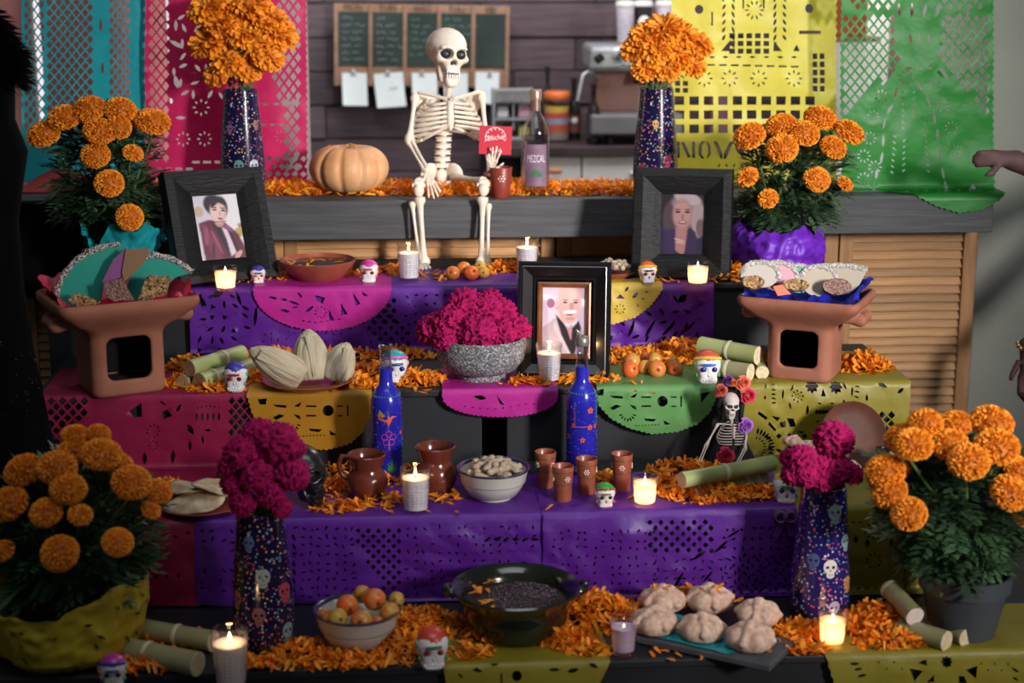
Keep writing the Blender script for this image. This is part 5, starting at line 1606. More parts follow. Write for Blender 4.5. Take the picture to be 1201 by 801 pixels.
# ---- sugar skulls
def sug_f(X, Y, Z):
    ax = np.abs(X)
    d = s_ell(X, Y, Z, (0, .02, .60), (.40, .40, .40))
    d = smin(d, s_box(X, Y, Z, (0, -.06, .24), (.285, .27, .25), .17), .14)
    d = smax(d, -s_ell(ax, Y, Z, (.17, -.42, .50), (.11, .14, .10)), .05)
    d = smax(d, -s_ell(X, Y, Z, (0, -.42, .34), (.06, .12, .08)), .04)
    d = smax(d, -s_ell(ax, Y, Z, (.37, -.25, .30), (.09, .16, .12)), .08)
    return smax(d, -Z + .0, .02)
gv, gf = sdf_mesh(sug_f, (-.5, -.5, -.05), (.5, .5, 1.1), .035)
m_sugar = mat('white_sugar', C('#dcd8d4'), C('#e9e6e2'), 60, rough=.7, bump=.25, bscale=200, sss=.0)
SUG = raw_mesh('sugar_body', gv, gf, m_sugar)
def icing(c): return mat('icing_' + c[1:], C(c), rough=.35, coat=.2)
def sugar_skull(label, loc, h, rz, cap, brow, eye, mouth, side=None, cap2=None, rough=False):
    t = thing('sugar_skull', label, 'skull', loc, rz, 'sugar skulls')
    t.scale = (h,) * 3
    inst('sugar_body', SUG, t)
    b = B()
    n = 18
    vs, fs = [], []
    for j in range(7):
        th = (1.12 if j == 6 else 1.1 * j / 6)
        for i in range(n):
            a = 2 * PI * i / n
            k = 1.06 if j < 6 else 1.0
            thh = th * (1 + .13 * math.sin(a * 4 + 1) * (j / 6))
            vs.append((.40 * k * math.sin(thh) * math.cos(a), .02 + .40 * k * math.sin(thh) * math.sin(a), .60 + .40 * k * math.cos(thh)))
    for j in range(6):
        for i in range(n): fs.append((j * n + i, (j + 1) * n + i, (j + 1) * n + (i + 1) % n, j * n + (i + 1) % n))
    b.add(vs, fs)
    b.obj('icing_cap', icing(cap), t)
    if cap2: B().tube([(-.36, -.10, .78), (-.2, -.28, .84), (0, -.34, .86), (.2, -.28, .84), (.36, -.10, .78)], .055, 8).obj('icing_band', icing(cap2), t)
    B().tube([(-.19, -.385, .665), (-.08, -.405, .655), (.08, -.405, .655), (.19, -.385, .665)], [.03, .045, .045, .03], 8).obj('brow_icing', icing(brow), t)
    for s in (-1, 1):
        B().ell((s * .165, -.325, .50), (.085, .05, .075), 10, 8).obj('eye_foil', mat('foil_' + eye[1:], C(eye), rough=.2, metal=.5), t)
    B().ell((0, -.335, .345), (.04, .035, .065), 8, 6).obj('nose_icing', icing(mouth), t)
    for k in range(6):
        B().ell(((k - 2.5) * .085, -.325 + .012 * abs(k - 2.5), .19 - .01 * abs(k - 2.5)), (.034, .03, .045), 8, 6).obj('icing_tooth', icing('#f1efea'), t)
    B().tube([(-.2, -.31, .115), (0, -.335, .10), (.2, -.31, .115)], .02, 6).obj('lip_icing', icing(mouth), t)
    if side:
        for s in (-1, 1):
            B().ell((s * .385, -.06, .62), (.05, .08, .08), 8, 6).obj('side_icing', icing(side), t)
            B().ell((s * .33, -.14, .3), (.045, .06, .07), 8, 6).obj('side_icing', icing(side), t)
    return t
def ontier(u, v, z): return pt(u, v, z=z)
sugar_skull('tiny sugar skull with violet icing beside the left picture frame', ontier(303, 333, Z4), .052, R(8), '#3c2f9a', '#2a2a7a', '#c46a2a', '#c43a5a', '#d24a9a')
sugar_skull('sugar skull with pink icing cap beside the tall candle on the top step', ontier(433, 332, Z4), .066, R(-6), '#c62f92', '#b3324a', '#8e2138', '#d8d8dc', '#d8603a')
sugar_skull('sugar skull with orange and yellow cap by the right picture frame', ontier(759, 333, Z4), .064, R(6), '#d8582a', '#2c2a2c', '#8e2138', '#6a2a8a', '#e0a81e', '#d8b02a')
sugar_skull('sugar skull with blue cap and red eyes in front of the sugar cane', ontier(277, 459, Z3), .076, R(-4), '#3f3a9c', '#9a1f38', '#9a1f38', '#d8d8dc', '#17a3a8')
sugar_skull('sugar skull with teal and pink cap behind the left blue bottle', ontier(463, 449, Z3), .086, R(10), '#1fa0a4', '#23308a', '#23308a', '#d8d8dc', '#d29ab8', '#c965b0')
sugar_skull('large sugar skull with blue brow and red cap beside the small apples', ontier(829, 450, Z3), .088, R(-2), '#c8503c', '#1a5fae', '#2f2f8e', '#d8d8dc', '#3f9a4a', '#d8b23a')
sugar_skull('tiny sugar skull with green cap in front of the clay cups', ontier(709, 595, Z2), .060, R(4), '#2f9a3e', '#8a5a1e', '#3a2a2a', '#d8604a', '#d05aa8', '#8a5a1e')
sugar_skull('sugar skull with green trim beneath the right magenta flowers', ontier(921, 590, Z2), .078, R(-6), '#c9b23a', '#2f8a3e', '#3a4a9a', '#b3324a', '#8a8ab0')
sugar_skull('sugar skull with red cap and green sides in front of the black pot', ontier(507, 782, Z1), .088, R(6), '#c8442e', '#1c5a4a', '#b03048', '#d8d8dc', '#3f9a4a')
sugar_skull('small sugar skull with magenta cap half cut off at the bottom edge', ontier(134, 805, Z1), .070, R(4), '#b92f96', '#2f3aa0', '#3a3a3a', '#d8d8dc', '#2fa0a8', '#2f3aa0')
# ================================================================ candles
m_glass2 = glass_mat('thick_glass', (.97, .97, .98, 1), .85, .07)
m_wax = mat('white_wax', C('#e6e2e4'), C('#efecee'), 8, rough=.5, sss=.0, trans=.25)
m_waxv = mat('cream_wax', C('#f7e6d0'), rough=.5, trans=.75)
m_waxl = mat('lavender_wax', C('#c4b6d6'), rough=.5, trans=.3)
m_flame = mat('flame', (1.0, .72, .34, 1), emit=14.0)
m_wick = mat('wick', C('#241a14'), rough=.9)
def flame(t, z, e, s=.8, lz=None):
    B().tube([(0, 0, z - .006), (.0006, 0, z + .004)], .0011, 6).obj('wick', m_wick, t)
    B().lathe([(0, 0), (.0034 * s, .004 * s), (.0040 * s, .008 * s), (.0026 * s, .015 * s), (0, .023 * s)], 12, (0, 0, z + .002)).obj('flame', m_flame, t)
    l = bpy.data.lights.new('candle_glow', 'POINT')
    l.energy = e
    l.color = (1.0, .56, .24)
    l.shadow_soft_size = .006
    o = bpy.data.objects.new('candle_glow', l)
    COL.objects.link(o)
    o.parent = t
    o.location = (0, 0, z + .016 if lz is None else lz)
def veladora(label, loc, h=.106, r=.0345, e=.16):
    t = thing('glass_candle', label, 'candle', loc, 0, 'tall white candles in glasses')
    rb = r * .80
    b = B().lathe([(rb * .9, .001), (rb, .004), (r, h), (r * .96, h), (rb * .93, .014), (0, .012)], 32)
    b.obj('glass', m_glass2, t, sharp=50)
    wt = h * .77
    rw = lambda z: rb + (r - rb) * z / h - .0022
    # quilted wax: small raised panes like the pressed glass
    prof, n, seg = [], 10, 80
    V, F = [], []
    rows = 60
    for j in range(rows + 1):
        z = .013 + (wt - .013) * j / rows
        for i in range(seg):
            a = 2 * PI * i / seg
            g = max(math.exp(-((j % 6) - 0) ** 2 / .5), math.exp(-((i % 5) - 0) ** 2 / .4)) if .05 < j / rows < .82 else 0
            rr_ = rw(z) - .0013 * g
            V.append((rr_ * math.cos(a), rr_ * math.sin(a), z))
    for j in range(rows):
        for i in range(seg): F.append((j * seg + i, j * seg + (i + 1) % seg, (j + 1) * seg + (i + 1) % seg, (j + 1) * seg + i))
    F.append(tuple(rows * seg + i for i in range(seg)))
    mk('wax', V, F, m_wax, t, sharp=40)
    flame(t, wt + .004, e)
    return t
def votive(label, loc, h=.066, r=.033, m=None, e=.17, fl=.72):
    t = thing('votive_candle', label, 'candle', loc, 0, 'small votive candles in glasses')
    rb = r * .82
    B().lathe([(rb * .9, .001), (rb, .004), (r, h), (r * .94, h), (rb * .9, .010), (0, .009)], 32).obj('glass', m_glass2, t, sharp=50)
    wt = h * .80
    rw = lambda z: rb + (r - rb) * z / h - .0028
    B().lathe([(rw(.011), .011), (rw(wt), wt), (rw(wt) - .004, wt - .003), (.004, wt - .006), (0, wt - .006)], 32).obj('wax', m or m_waxv, t, sharp=50)
    flame(t, wt - .004, e, fl, wt * .62)
    # light held inside the wax cup
    return t
def ctr(u, v, z, r):
    """base centre of a round thing whose lowest visible point is pixel (u, v)"""
    p = pt(u, v, z=z)
    return Vector((p.x, p.y + r, z))
veladora('tall glass candle on the top step in front of the skeleton leg', ctr(480, 332, Z4, .028))
veladora('tall glass candle on the top step behind the middle picture frame', ctr(619, 325, Z4, .028))
veladora('tall glass candle in front of the middle picture frame', ctr(645, 453, Z3, .028))
veladora('tall glass candle between the two clay jugs on the second step', ctr(488, 606, Z2, .028), .112, .036)
veladora('tall glass candle at the bottom left below the cockscomb vase', ctr(270, 812, Z1, .03), .125, .039)
votive('small lit votive candle in front of the left picture frame', ctr(264, 343, Z4, .027))
votive('small lit votive candle in front of the right picture frame', ctr(820, 337, Z4, .027))
votive('small lit votive candle on purple paper beside the clay cups', ctr(758, 597, Z2, .027), .072, .032)
votive('small lit votive candle on yellow paper at the lower right', ctr(979, 762, Z1, .026), .074, .0325)
votive('lavender votive candle in front of the slate board', ctr(733, 772, Z1, .025), .078, .031, m_waxl, .012, .4)
votive('small votive candle half hidden by the right marigold', ctr(1043, 560, Z2, .026))

# ================================================================ picture frames
class Paint:
    def __init__(s, w, h, bgc):
        s.w, s.h = w, h
        s.X, s.Y = np.meshgrid(np.linspace(0, 1, w), np.linspace(0, 1, h))
        s.im = np.zeros((h, w, 3)) + np.array(C(bgc)[:3])
    def mix(s, m, c): s.im += m[..., None] * (np.array(C(c)[:3]) - s.im); return s
    def ell(s, cx, cy, rx, ry, c, rot=0, soft=.15, k=1.0):
        a = R(rot); x, y = s.X - cx, (s.Y - cy)
        xr, yr = x * math.cos(a) + y * math.sin(a), -x * math.sin(a) + y * math.cos(a)
        d = np.sqrt((xr / rx) ** 2 + (yr / ry) ** 2)
        return s.mix(np.clip((1 + soft - d) / (2 * soft), 0, 1) * k, c)
    def poly(s, P, c, k=1.0):
        m = inpoly(s.X.ravel(), s.Y.ravel(), np.array(P, float)).reshape(s.X.shape).astype(float)
        q = m.copy()
        q[1:-1, 1:-1] = (m[:-2, 1:-1] + m[2:, 1:-1] + m[1:-1, :-2] + m[1:-1, 2:] + m[1:-1, 1:-1] * 2) / 6
        for _ in range(2): q[1:-1, 1:-1] = (q[:-2, 1:-1] + q[2:, 1:-1] + q[1:-1, :-2] + q[1:-1, 2:] + q[1:-1, 1:-1] * 2) / 6
        return s.mix(q * k, c)
    def mesh(s, name, w, h, m, parent, loc):
        V = [((x - .5) * w, 0, (.5 - y) * h) for x, y in zip(s.X.ravel(), s.Y.ravel())]
        F = [(j * s.w + i, (j + 1) * s.w + i, (j + 1) * s.w + i + 1, j * s.w + i + 1) for j in range(s.h - 1) for i in range(s.w - 1)]
        return mk(name, V, F, m, parent, False, s.im.reshape(-1, 3), loc)
m_print = mat('photo_print', (1, 1, 1, 1), rough=.35, vcol=True)
def portrait_woman_dark():
    p = Paint(84, 116, '#c9c2d0')
    p.poly([(.55, 0), (1, 0), (1, .8), (.62, .5)], '#dcd8dc').ell(.12, .25, .10, .08, '#b9a68c').ell(.9, .6, .09, .07, '#b39a5a').ell(.95, .5, .05, .04, '#a88a4a')
    p.poly([(.08, .42), (.3, .38), (.62, .42), (.88, .62), (1.0, .86), (1, 1), (.1, 1)], '#5e2238').poly([(.35, .45), (.55, .42), (.75, .6), (.85, .9), (.62, .95), (.5, .7)], '#2c1826')
    p.poly([(.1, .45), (.2, .42), (.34, .7), (.5, 1), (.28, 1)], '#74304a').ell(.2, .62, .05, .14, '#8a4460', 10).ell(.4, .72, .035, .2, '#8a4a62', -25).ell(.3, .85, .03, .12, '#4a1c2e', 10)
    p.poly([(.55, .5), (.66, .55), (.78, .9), (.66, .95), (.62, .7)], '#d8c4d2').poly([(.5, .44), (.72, .5), (.78, .6), (.62, .52)], '#9a4a86')
    p.ell(.48, .17, .21, .16, '#241c22').ell(.40, .14, .16, .13, '#241c22').ell(.62, .2, .13, .16, '#2a2026').ell(.52, .42, .1, .08, '#b08a86')
    p.ell(.53, .27, .17, .175, '#d3ada6', 14).ell(.50, .29, .13, .12, '#dfbcb2', 14).poly([(.38, .12), (.52, .05), (.66, .1), (.7, .18), (.56, .13), (.4, .22)], '#241c22')
    for x, y in ((.46, .235), (.64, .255)): p.ell(x, y, .05, .014, '#3c2a30', 8).ell(x, y - .035, .06, .009, '#4a363a', 8)
    p.ell(.56, .30, .02, .04, '#c29a92', 8).ell(.55, .375, .055, .017, '#a2485c', 8).ell(.82, .93, .1, .04, '#c99a96', -30)
    return p
def portrait_woman_blond():
    p = Paint(84, 116, '#241d22')
    p.poly([(0, .55), (.3, .6), (.35, 1), (0, 1)], '#2c2444').poly([(.62, .6), (1, .75), (1, 1), (.55, 1)], '#241e3a')
    p.ell(.54, .28, .34, .28, '#8d8486').ell(.20, .42, .14, .26, '#4e4348').ell(.85, .42, .16, .28, '#a39a9c').ell(.9, .55, .1, .14, '#6d5c58').ell(.6, .08, .3, .1, '#b3acae', 10)
    p.poly([(.32, .55), (.64, .55), (.72, .78), (.52, 1.0), (.34, .92)], '#a8807e').poly([(.12, .6), (.36, .56), (.36, .98), (.1, 1)], '#382c56').poly([(.62, .55), (.8, .62), (.85, 1), (.56, 1)], '#30264c')
    p.ell(.49, .34, .215, .245, '#a88480').ell(.49, .36, .17, .19, '#b8938c').ell(.47, .22, .15, .07, '#b8938c')
    for x in (.39, .60): p.ell(x, .305, .058, .018, '#2e2226').ell(x, .262, .075, .010, '#5d484a')
    p.ell(.50, .385, .03, .05, '#96706c').ell(.50, .47, .10, .030, '#7c3a44').ell(.50, .465, .075, .013, '#ddd0cc')
    p.ell(.45, .76, .13, .016, '#c9b8ae', 12).ell(.45, .80, .1, .012, '#c9b8ae', 8)
    p.im *= np.array((.62, .52, .55))
    return p
def portrait_man():
    p = Paint(84, 124, '#d9cad9')
    p.poly([(0, .12), (1, .2), (1, .28), (0, .2)], '#efe4ee').ell(.2, .25, .09, .07, '#a86a8a').ell(.05, .5, .1, .3, '#c3b0c6').poly([(.78, .3), (1, .3), (1, .8), (.8, .7)], '#bda9c2').ell(.95, .08, .2, .1, '#b79aae')
    p.poly([(0, .62), (.3, .46), (.5, .55), (.7, 1), (0, 1)], '#b3a3ae').poly([(.62, .56), (.9, .6), (1, .75), (1, 1), (.66, 1)], '#a99aa6').poly([(.0, .62), (.12, .56), (.2, 1), (0, 1)], '#a091a0')
    p.poly([(.3, .40), (.45, .5), (.62, .66), (.82, .5), (.88, .6), (.74, 1), (.66, 1), (.45, .72)], '#262028').poly([(.55, .58), (.68, .62), (.66, .8)], '#c0868c')
    p.poly([(.3, .46), (.26, .6), (.6, 1), (.66, 1), (.42, .7)], '#c6b8c2')
    p.ell(.60, .40, .2, .14, '#c99a96').ell(.61, .24, .275, .27, '#d6a9a4').ell(.58, .13, .2, .13, '#e6c3bc').ell(.50, .22, .12, .16, '#deb4ac', k=.6).ell(.34, .27, .045, .07, '#c89692').ell(.34, .22, .05, .1, '#d8cdd2', k=.6)
    for x in (.52, .75): p.ell(x, .235, .05, .013, '#5a3e44').ell(x, .20, .065, .012, '#a58a8c')
    p.ell(.66, .295, .05, .06, '#c48e8a').ell(.63, .375, .15, .028, '#efe6ea', -3).ell(.62, .415, .08, .014, '#9a5a60').ell(.63, .47, .1, .02, '#c08a88')
    return p
def frame(label, u, v, tier, W, H, bw, yaw, lean, art, pw, ph, mats, depth=.03):
    p = pt(u, v, z=tier)
    t = thing('picture_frame', label, 'picture frame', (p.x, p.y + .012, tier), rot=(R(-lean), 0, R(yaw)))
    t.rotation_mode = 'XYZ'
    mo, ml = mats
    hw, hh = W / 2, H / 2
    iw, ih = pw / 2 - .003, ph / 2 - .003
    # four mitred sides with a stepped profile from outside to inside: (t across, y depth)
    prof = depth
    for k in range(4):
        def cor(tt):
            x, z = hw + (iw - hw) * tt, hh + (ih - hh) * tt
            q = [(-x, -z), (x, -z), (x, z), (-x, z)]
            return q[k], q[(k + 1) % 4]
        V, F = [], []
        for (tt, y) in prof:
            a, b = cor(tt)
            V += [(a[0], y, a[1] + hh), (b[0], y, b[1] + hh)]
        for i in range(len(prof) - 1): F.append((2 * i, 2 * i + 1, 2 * i + 3, 2 * i + 2))
        mk('frame_side', V, F, mo, t, False)
        if ml:
            V, F = [], []
            for (tt, y) in ((.80, prof[-2][1] - .0015), (.86, prof[-2][1] - .003), (1.0, -.004), (1.0, .004)):
                a, b = cor(tt)
                V += [(a[0], y, a[1] + hh), (b[0], y, b[1] + hh)]
            for i in range(3): F.append((2 * i, 2 * i + 1, 2 * i + 3, 2 * i + 2))
            mk('gilt_lip', V, F, ml, t, False)
    B().box((0, .008, hh), (W - .004, .010, H - .004)).obj('backing', m_blackpl, t, smooth=False)
    art.mesh('photo', pw, ph, m_print, t, (0, .0015, hh))
    hl = H * .62
    sl = math.tan(R(lean)) * hl
    B().box((0, .016 + hl * .22, hl * .48), (.05, .004, hl), rot=(R(lean + 12), 0, 0)).obj('easel_leg', m_blackpl, t, smooth=False)
    return t
m_croc = mat('black_embossed_leather', C('#0b0b0c'), C('#121214'), 40, rough=.55, spec=.3, bump=.35, bscale=90, stretch=(.5, 1, 2.6))
m_blk = mat('black_lacquer', C('#0f0d0d'), C('#161312'), 8, rough=.22, coat=.5)
m_gilt = mat('brown_gilt', C('#6a3f26'), C('#8a5a36'), 20, rough=.35, metal=.3)
prof_w = [(0, .020), (0, -.012), (.06, -.026), (.35, -.028), (.75, -.014), (1.0, -.003), (1.0, .004)]
frame('black embossed picture frame with portrait of a dark-haired woman', 268, 334, Z4, .292, .330, .08, 24, 23, portrait_woman_dark(), .136, .192, (m_croc, None), prof_w)
frame('black embossed picture frame with portrait of a fair-haired woman', 799, 329, Z4, .282, .316, .07, -12, 15, portrait_woman_blond(), .128, .176, (m_croc, None), prof_w)
prof_c = [(0, .020), (0, -.018), (.05, -.026), (.14, -.026), (.17, -.022), (.22, -.023), (.60, -.008), (.64, -.012), (.70, -.012), (.80, -.004)]
frame('glossy black picture frame with portrait of a white-moustached man', 661, 446, Z3, .244, .306, .05, -8, 12, portrait_man(), .118, .178, (m_blk, m_gilt), prof_c)

# ================================================================ on the bar
# pumpkin
m_pump = mat('pale_pumpkin', C('#c98a58'), C('#dba878'), 7, rough=.5, bump=.08)
pp = Vector((X(410, 5.16, ZL), 5.16, ZL))
pk = thing('pumpkin', 'pale orange ribbed pumpkin on the bar', 'pumpkin', pp)
V, F = [], []
n, rows = 96, 24
for j in range(rows + 1):
    th = PI * j / rows
    for i in range(n):
        a = 2 * PI * i / n
        rb = 1 - .13 * (1 - abs(math.sin(a * 5.5 + .4))) ** 2.5
        x = math.sin(th) ** .78 * rb
        z = math.cos(th)
        dip = .30 * math.exp(-(math.sin(th) / .28) ** 2)
        V.append((.121 * x * math.cos(a), .115 * x * math.sin(a), .077 + (.078 * (z - dip * (1 if z > 0 else -1))) * (1 - .04 * rb)))
for j in range(rows):
    for i in range(n): F.append((j * n + i, (j + 1) * n + i, (j + 1) * n + (i + 1) % n, j * n + (i + 1) % n))
mk('pumpkin_flesh', V, F, m_pump, pk)
B().tube([(0, 0, .115), (.003, -.002, .135), (.012, -.004, .148)], [.014, .009, .010], 8).obj('stalk', mat('dry_stalk', C('#8a7a52'), rough=.9), pk)
# mezcal bottle
mp_ = Vector((X(628, 5.10, ZL), 5.10, ZL))
mb = thing('mezcal_bottle', 'clear mezcal bottle with purple label and green agave on the bar', 'bottle', mp_)
B().lathe([(.036, .001), (.042, .006), (.042, .185), (.038, .205), (.024, .232), (.015, .25), (.0135, .285), (.0165, .286), (.0165, .296)], 32).obj('glass', glass_mat('bottle_glass', (.86, .86, .88, 1), .95, .14), mb)
B().lathe([(.0385, .012), (.0395, .016), (.0395, .178)], 28).obj('spirit', glass_mat('clear_spirit', (.80, .74, .80, 1), .25, .02), mb)
B().lathe([(.0175, .284), (.018, .288), (.018, .312), (.016, .315), (0, .315)], 20).obj('cap', mat('champagne_cap', C('#b89a86'), rough=.3, metal=.6), mb)
B().lathe([(.0150, .252), (.0148, .284)], 20).obj('neck_seal', mat('neck_foil', C('#8a6a60'), rough=.35, metal=.4), mb)
V, F = cut_tri([(-.036, .030), (.036, .030), (.036, .155), (-.036, .155)], [], .008)
v, f = wrap2d(V, F, lambda z: .0425, -PI / 2 - .05, 0, .0008)
lab = mk('label', v, f, mat('purple_grey_label', C('#6d5468'), C('#83687c'), 20, rough=.6), mb)
tm = text_mesh('MEZCAL', .0265)
for vv in tm.vertices:
    a = -PI / 2 - .05 + vv.co.x * .56 / .0425
    vv.co = Vector((.0438 * math.cos(a), .0438 * math.sin(a), .112 + vv.co.y * 1.15))
tm.materials.append(mat('label_white', C('#d8cdd4'), rough=.6))
inst('label_lettering', tm, lab)
ag = []
for i in range(9):
    a = 180 * i / 8
    ag.append([(0.002 * math.sin(R(a)), -.002 * math.cos(R(a))), (.014 * math.cos(R(a)) + .004 * math.sin(R(a)), .012 * math.sin(R(a)) - .003 * math.cos(R(a))), (.022 * math.cos(R(a)), .022 * math.sin(R(a))), (.010 * math.cos(R(a)) - .003 * math.sin(R(a)), .010 * math.sin(R(a)) + .003 * math.cos(R(a)))])
ab = B()
for q in ag: ab.add([((.0446) * math.cos(-PI / 2 - .05 + x / .0425), .0446 * math.sin(-PI / 2 - .05 + x / .0425), .062 + y) for x, y in q], [(0, 1, 2, 3)])
ab.obj('agave_print', mat('agave_green', C('#2f6a4a'), rough=.6), lab, smooth=False)
# clay mug next to the skeleton
def cuplathe(r0, r1, h, th=.003): return [(r0 * .92, 0), (r0, .004), (r1, h - .002), (r1 - th * .5, h), (r1 - th, h - .003), (r0 - th, .008), (0, .007)]
m_clay = mat('reddish_clay', C('#8a4630'), C('#9c543a'), 20, rough=.42, coat=.15, bump=.1)
m_clayd = mat('glazed_brown_clay', C('#5f2a1c'), C('#74382a'), 14, rough=.2, coat=.6)
m_greenline = mat('dark_green_slip', C('#3c4a2c'), rough=.4)
m_wdot = mat('white_slip', C('#e6dfd6'), rough=.5)
mg = thing('clay_mug', 'little red clay mug with white dots beside the skeleton hand', 'mug', Vector((X(588, 5.025, ZL), 5.04, ZL)))
B().lathe(cuplathe(.026, .034, .092), 28).obj('mug_body', mat('red_painted_clay', C('#8e3a2c'), C('#7a3226'), 60, rough=.4), mg, sharp=50)
B().tube([(-.031, 0, .078), (-.046, 0, .074), (-.050, 0, .05), (-.042, 0, .028), (-.028, 0, .024)], .0055, 8).obj('handle', m_clayd, mg)
def dotflower(t, r, a, z, s=.004, n=6, m=None):
    for k in range(n + 1):
        da, dz = (0, 0) if k == n else (2.3 * s * math.cos(2 * PI * k / n) / r, 2.3 * s * math.sin(2 * PI * k / n))
        B().ell((r * math.cos(a + da), r * math.sin(a + da), z + dz), (s * .8, s * .8, s * .9), 8, 6).obj('painted_dot', m or m_wdot, t)
dotflower(mg, .0295, -PI / 2, .06, .0036)

# ================================================================ terracotta dishes, stone bowl, fruit
m_terra = mat('terracotta_dish', C('#84402c'), C('#9a5038'), 16, rough=.32, coat=.3)
def dish(label, loc, R1, R0, h, m=None, name='clay_dish', cat='dish'):
    t = thing(name, label, cat, loc)
    B().lathe([(R0 * .9, 0), (R0, .004), (R1 * .96, h * .8), (R1, h), (R1 * .97, h + .001), (R1 * .9, h * .82), (R0 * .9, .012), (0, .010)], 44).obj('dish_body', m or m_terra, t)
    return t
d1 = dish('terracotta dish of water with floating petals on the top step', ctr(372, 334, Z4, .075), .108, .068, .058)
B().lathe([(.098, .048), (0, .0485)], 40).obj('water', mat('dish_water', C('#3a2a24'), rough=.04, spec=.8), d1)
for i in range(16):
    a, q = rnd.uniform(0, 6.28), rnd.uniform(.02, .085)
    vs, fs = petal_strip(3, .026, .009, rnd.uniform(-.3, .6), .2)
    M = Matrix.Rotation(rnd.uniform(0, 6.28), 3, 'Z')
    mk('floating_petal', [M @ Vector(v) for v in vs], fs, m_petal, d1, cols=[(1, .95, .6)] * len(vs), loc=(q * math.cos(a), q * math.sin(a), .050))
d2 = dish('terracotta dish of peanuts behind the middle picture frame', ctr(722, 330, Z4, .05), .068, .045, .022)

def fruit_mesh(seed, red):
    r = random.Random(seed)
    V, F, Cc = [], [], []
    n, rows = 22, 16
    for j in range(rows + 1):
        th = PI * j / rows
        dip = .16 * math.exp(-(math.sin(th) / .22) ** 2) * (1 if th < 1.5 else .5)
        for i in range(n):
            a = 2 * PI * i / n
            V.append((math.sin(th) * math.cos(a) * (1 + .02 * math.sin(3 * a + seed)), math.sin(th) * math.sin(a), .92 * (math.cos(th) - dip * (1 if th < 1.5 else -1))))
            g = noise.noise(Vector((math.cos(a) * math.sin(th), math.sin(a) * math.sin(th), math.cos(th))) * 1.3 + Vector((seed * 3.3, 0, 0)))
            q = max(0, min(1, red + g * .8))
            Cc.append(tuple(np.array((.50, .30, .05)) * (1 - q) + np.array((.72, .11, .02)) * q))
    for j in range(rows):
        for i in range(n): F.append((j * n + i, (j + 1) * n + i, (j + 1) * n + (i + 1) % n, j * n + (i + 1) % n))
    o = mk('fruit_flesh', V, F, mat('fruit_skin', (1, 1, 1, 1), rough=.35, vcol=True, bump=.04), cols=Cc)
    me = o.data
    bpy.data.objects.remove(o)
    return me
FR = {'orange': fruit_mesh(1, .62), 'red': fruit_mesh(2, .85), 'yellow': fruit_mesh(3, .32), 'green': fruit_mesh(4, -.1), 'peach': fruit_mesh(5, .5)}
CAL = B()
for k in range(5):
    a = 2 * PI * k / 5
    CAL.add([(0, 0, .80), (.13 * math.cos(a - .4), .13 * math.sin(a - .4), .84), (.26 * math.cos(a), .26 * math.sin(a), .92), (.13 * math.cos(a + .4), .13 * math.sin(a + .4), .84)], [(0, 1, 2, 3)])
m_cal = mat('dry_calyx', C('#3a2e1a'), rough=.9)
def fruit(label, p, rad, kind, facing, group, cat='fruit'):
    t = thing('small_apple', label, cat, p, 0, group, rot=aim(facing))
    t.scale = (rad,) * 3
    inst('fruit_flesh', FR[kind], t)
    CAL.obj('calyx', m_cal, t)
    B().tube([(0, 0, .78), (.03, .02, 1.02)], .035, 6).obj('stalk', m_cal, t)
def fruits(spec, tierz, y0, group, where):
    """(u, v, width px, kind, dy, words)"""
    for u, v, wpx, kind, dy, wd in spec:
        p = pt(u, v, y=y0 + dy)
        rad = wpx / 2 / ppm(p.y, p.z)
        if tierz is not None and p.z < tierz + rad: p.z = tierz + rad * .95
        fruit('%s %s' % (wd, where), p, rad, kind, (rnd.uniform(-.6, .6), -1, rnd.uniform(-.2, .6)), group)
fruits([(531, 327, 17, 'orange', 0, 'leftmost orange hawthorn apple'), (544, 315, 17, 'peach', .02, 'topmost orange hawthorn apple'), (553, 327, 18, 'red', -.01, 'reddest hawthorn apple'), (563, 313, 15, 'green', .03, 'green hawthorn apple'), (567, 325, 15, 'yellow', .015, 'yellowish hawthorn apple')],
       Z4, 4.74, 'hawthorn apples on the top step', 'on the top step between the skeleton feet')
fruits([(739, 439, 21, 'red', -.02, 'shiny red apple with visible calyx, leftmost'), (741, 424, 21, 'peach', .02, 'speckled peach-coloured apple, upper left'), (770, 441, 22, 'orange', -.02, 'orange apple showing its dark calyx, frontmost'), (792, 441, 19, 'red', -.01, 'red apple at the right end'), (756, 437, 19, 'yellow', .01, 'yellow apple in the middle'), (768, 422, 18, 'yellow', .03, 'pale apple at the back'), (758, 420, 15, 'red', .06, 'small red apple at the very back'), (789, 428, 18, 'yellow', .03, 'yellow-green apple, upper right')],
       Z3, 4.31, 'small apples on the third step', 'in the pile beside the large sugar skull')

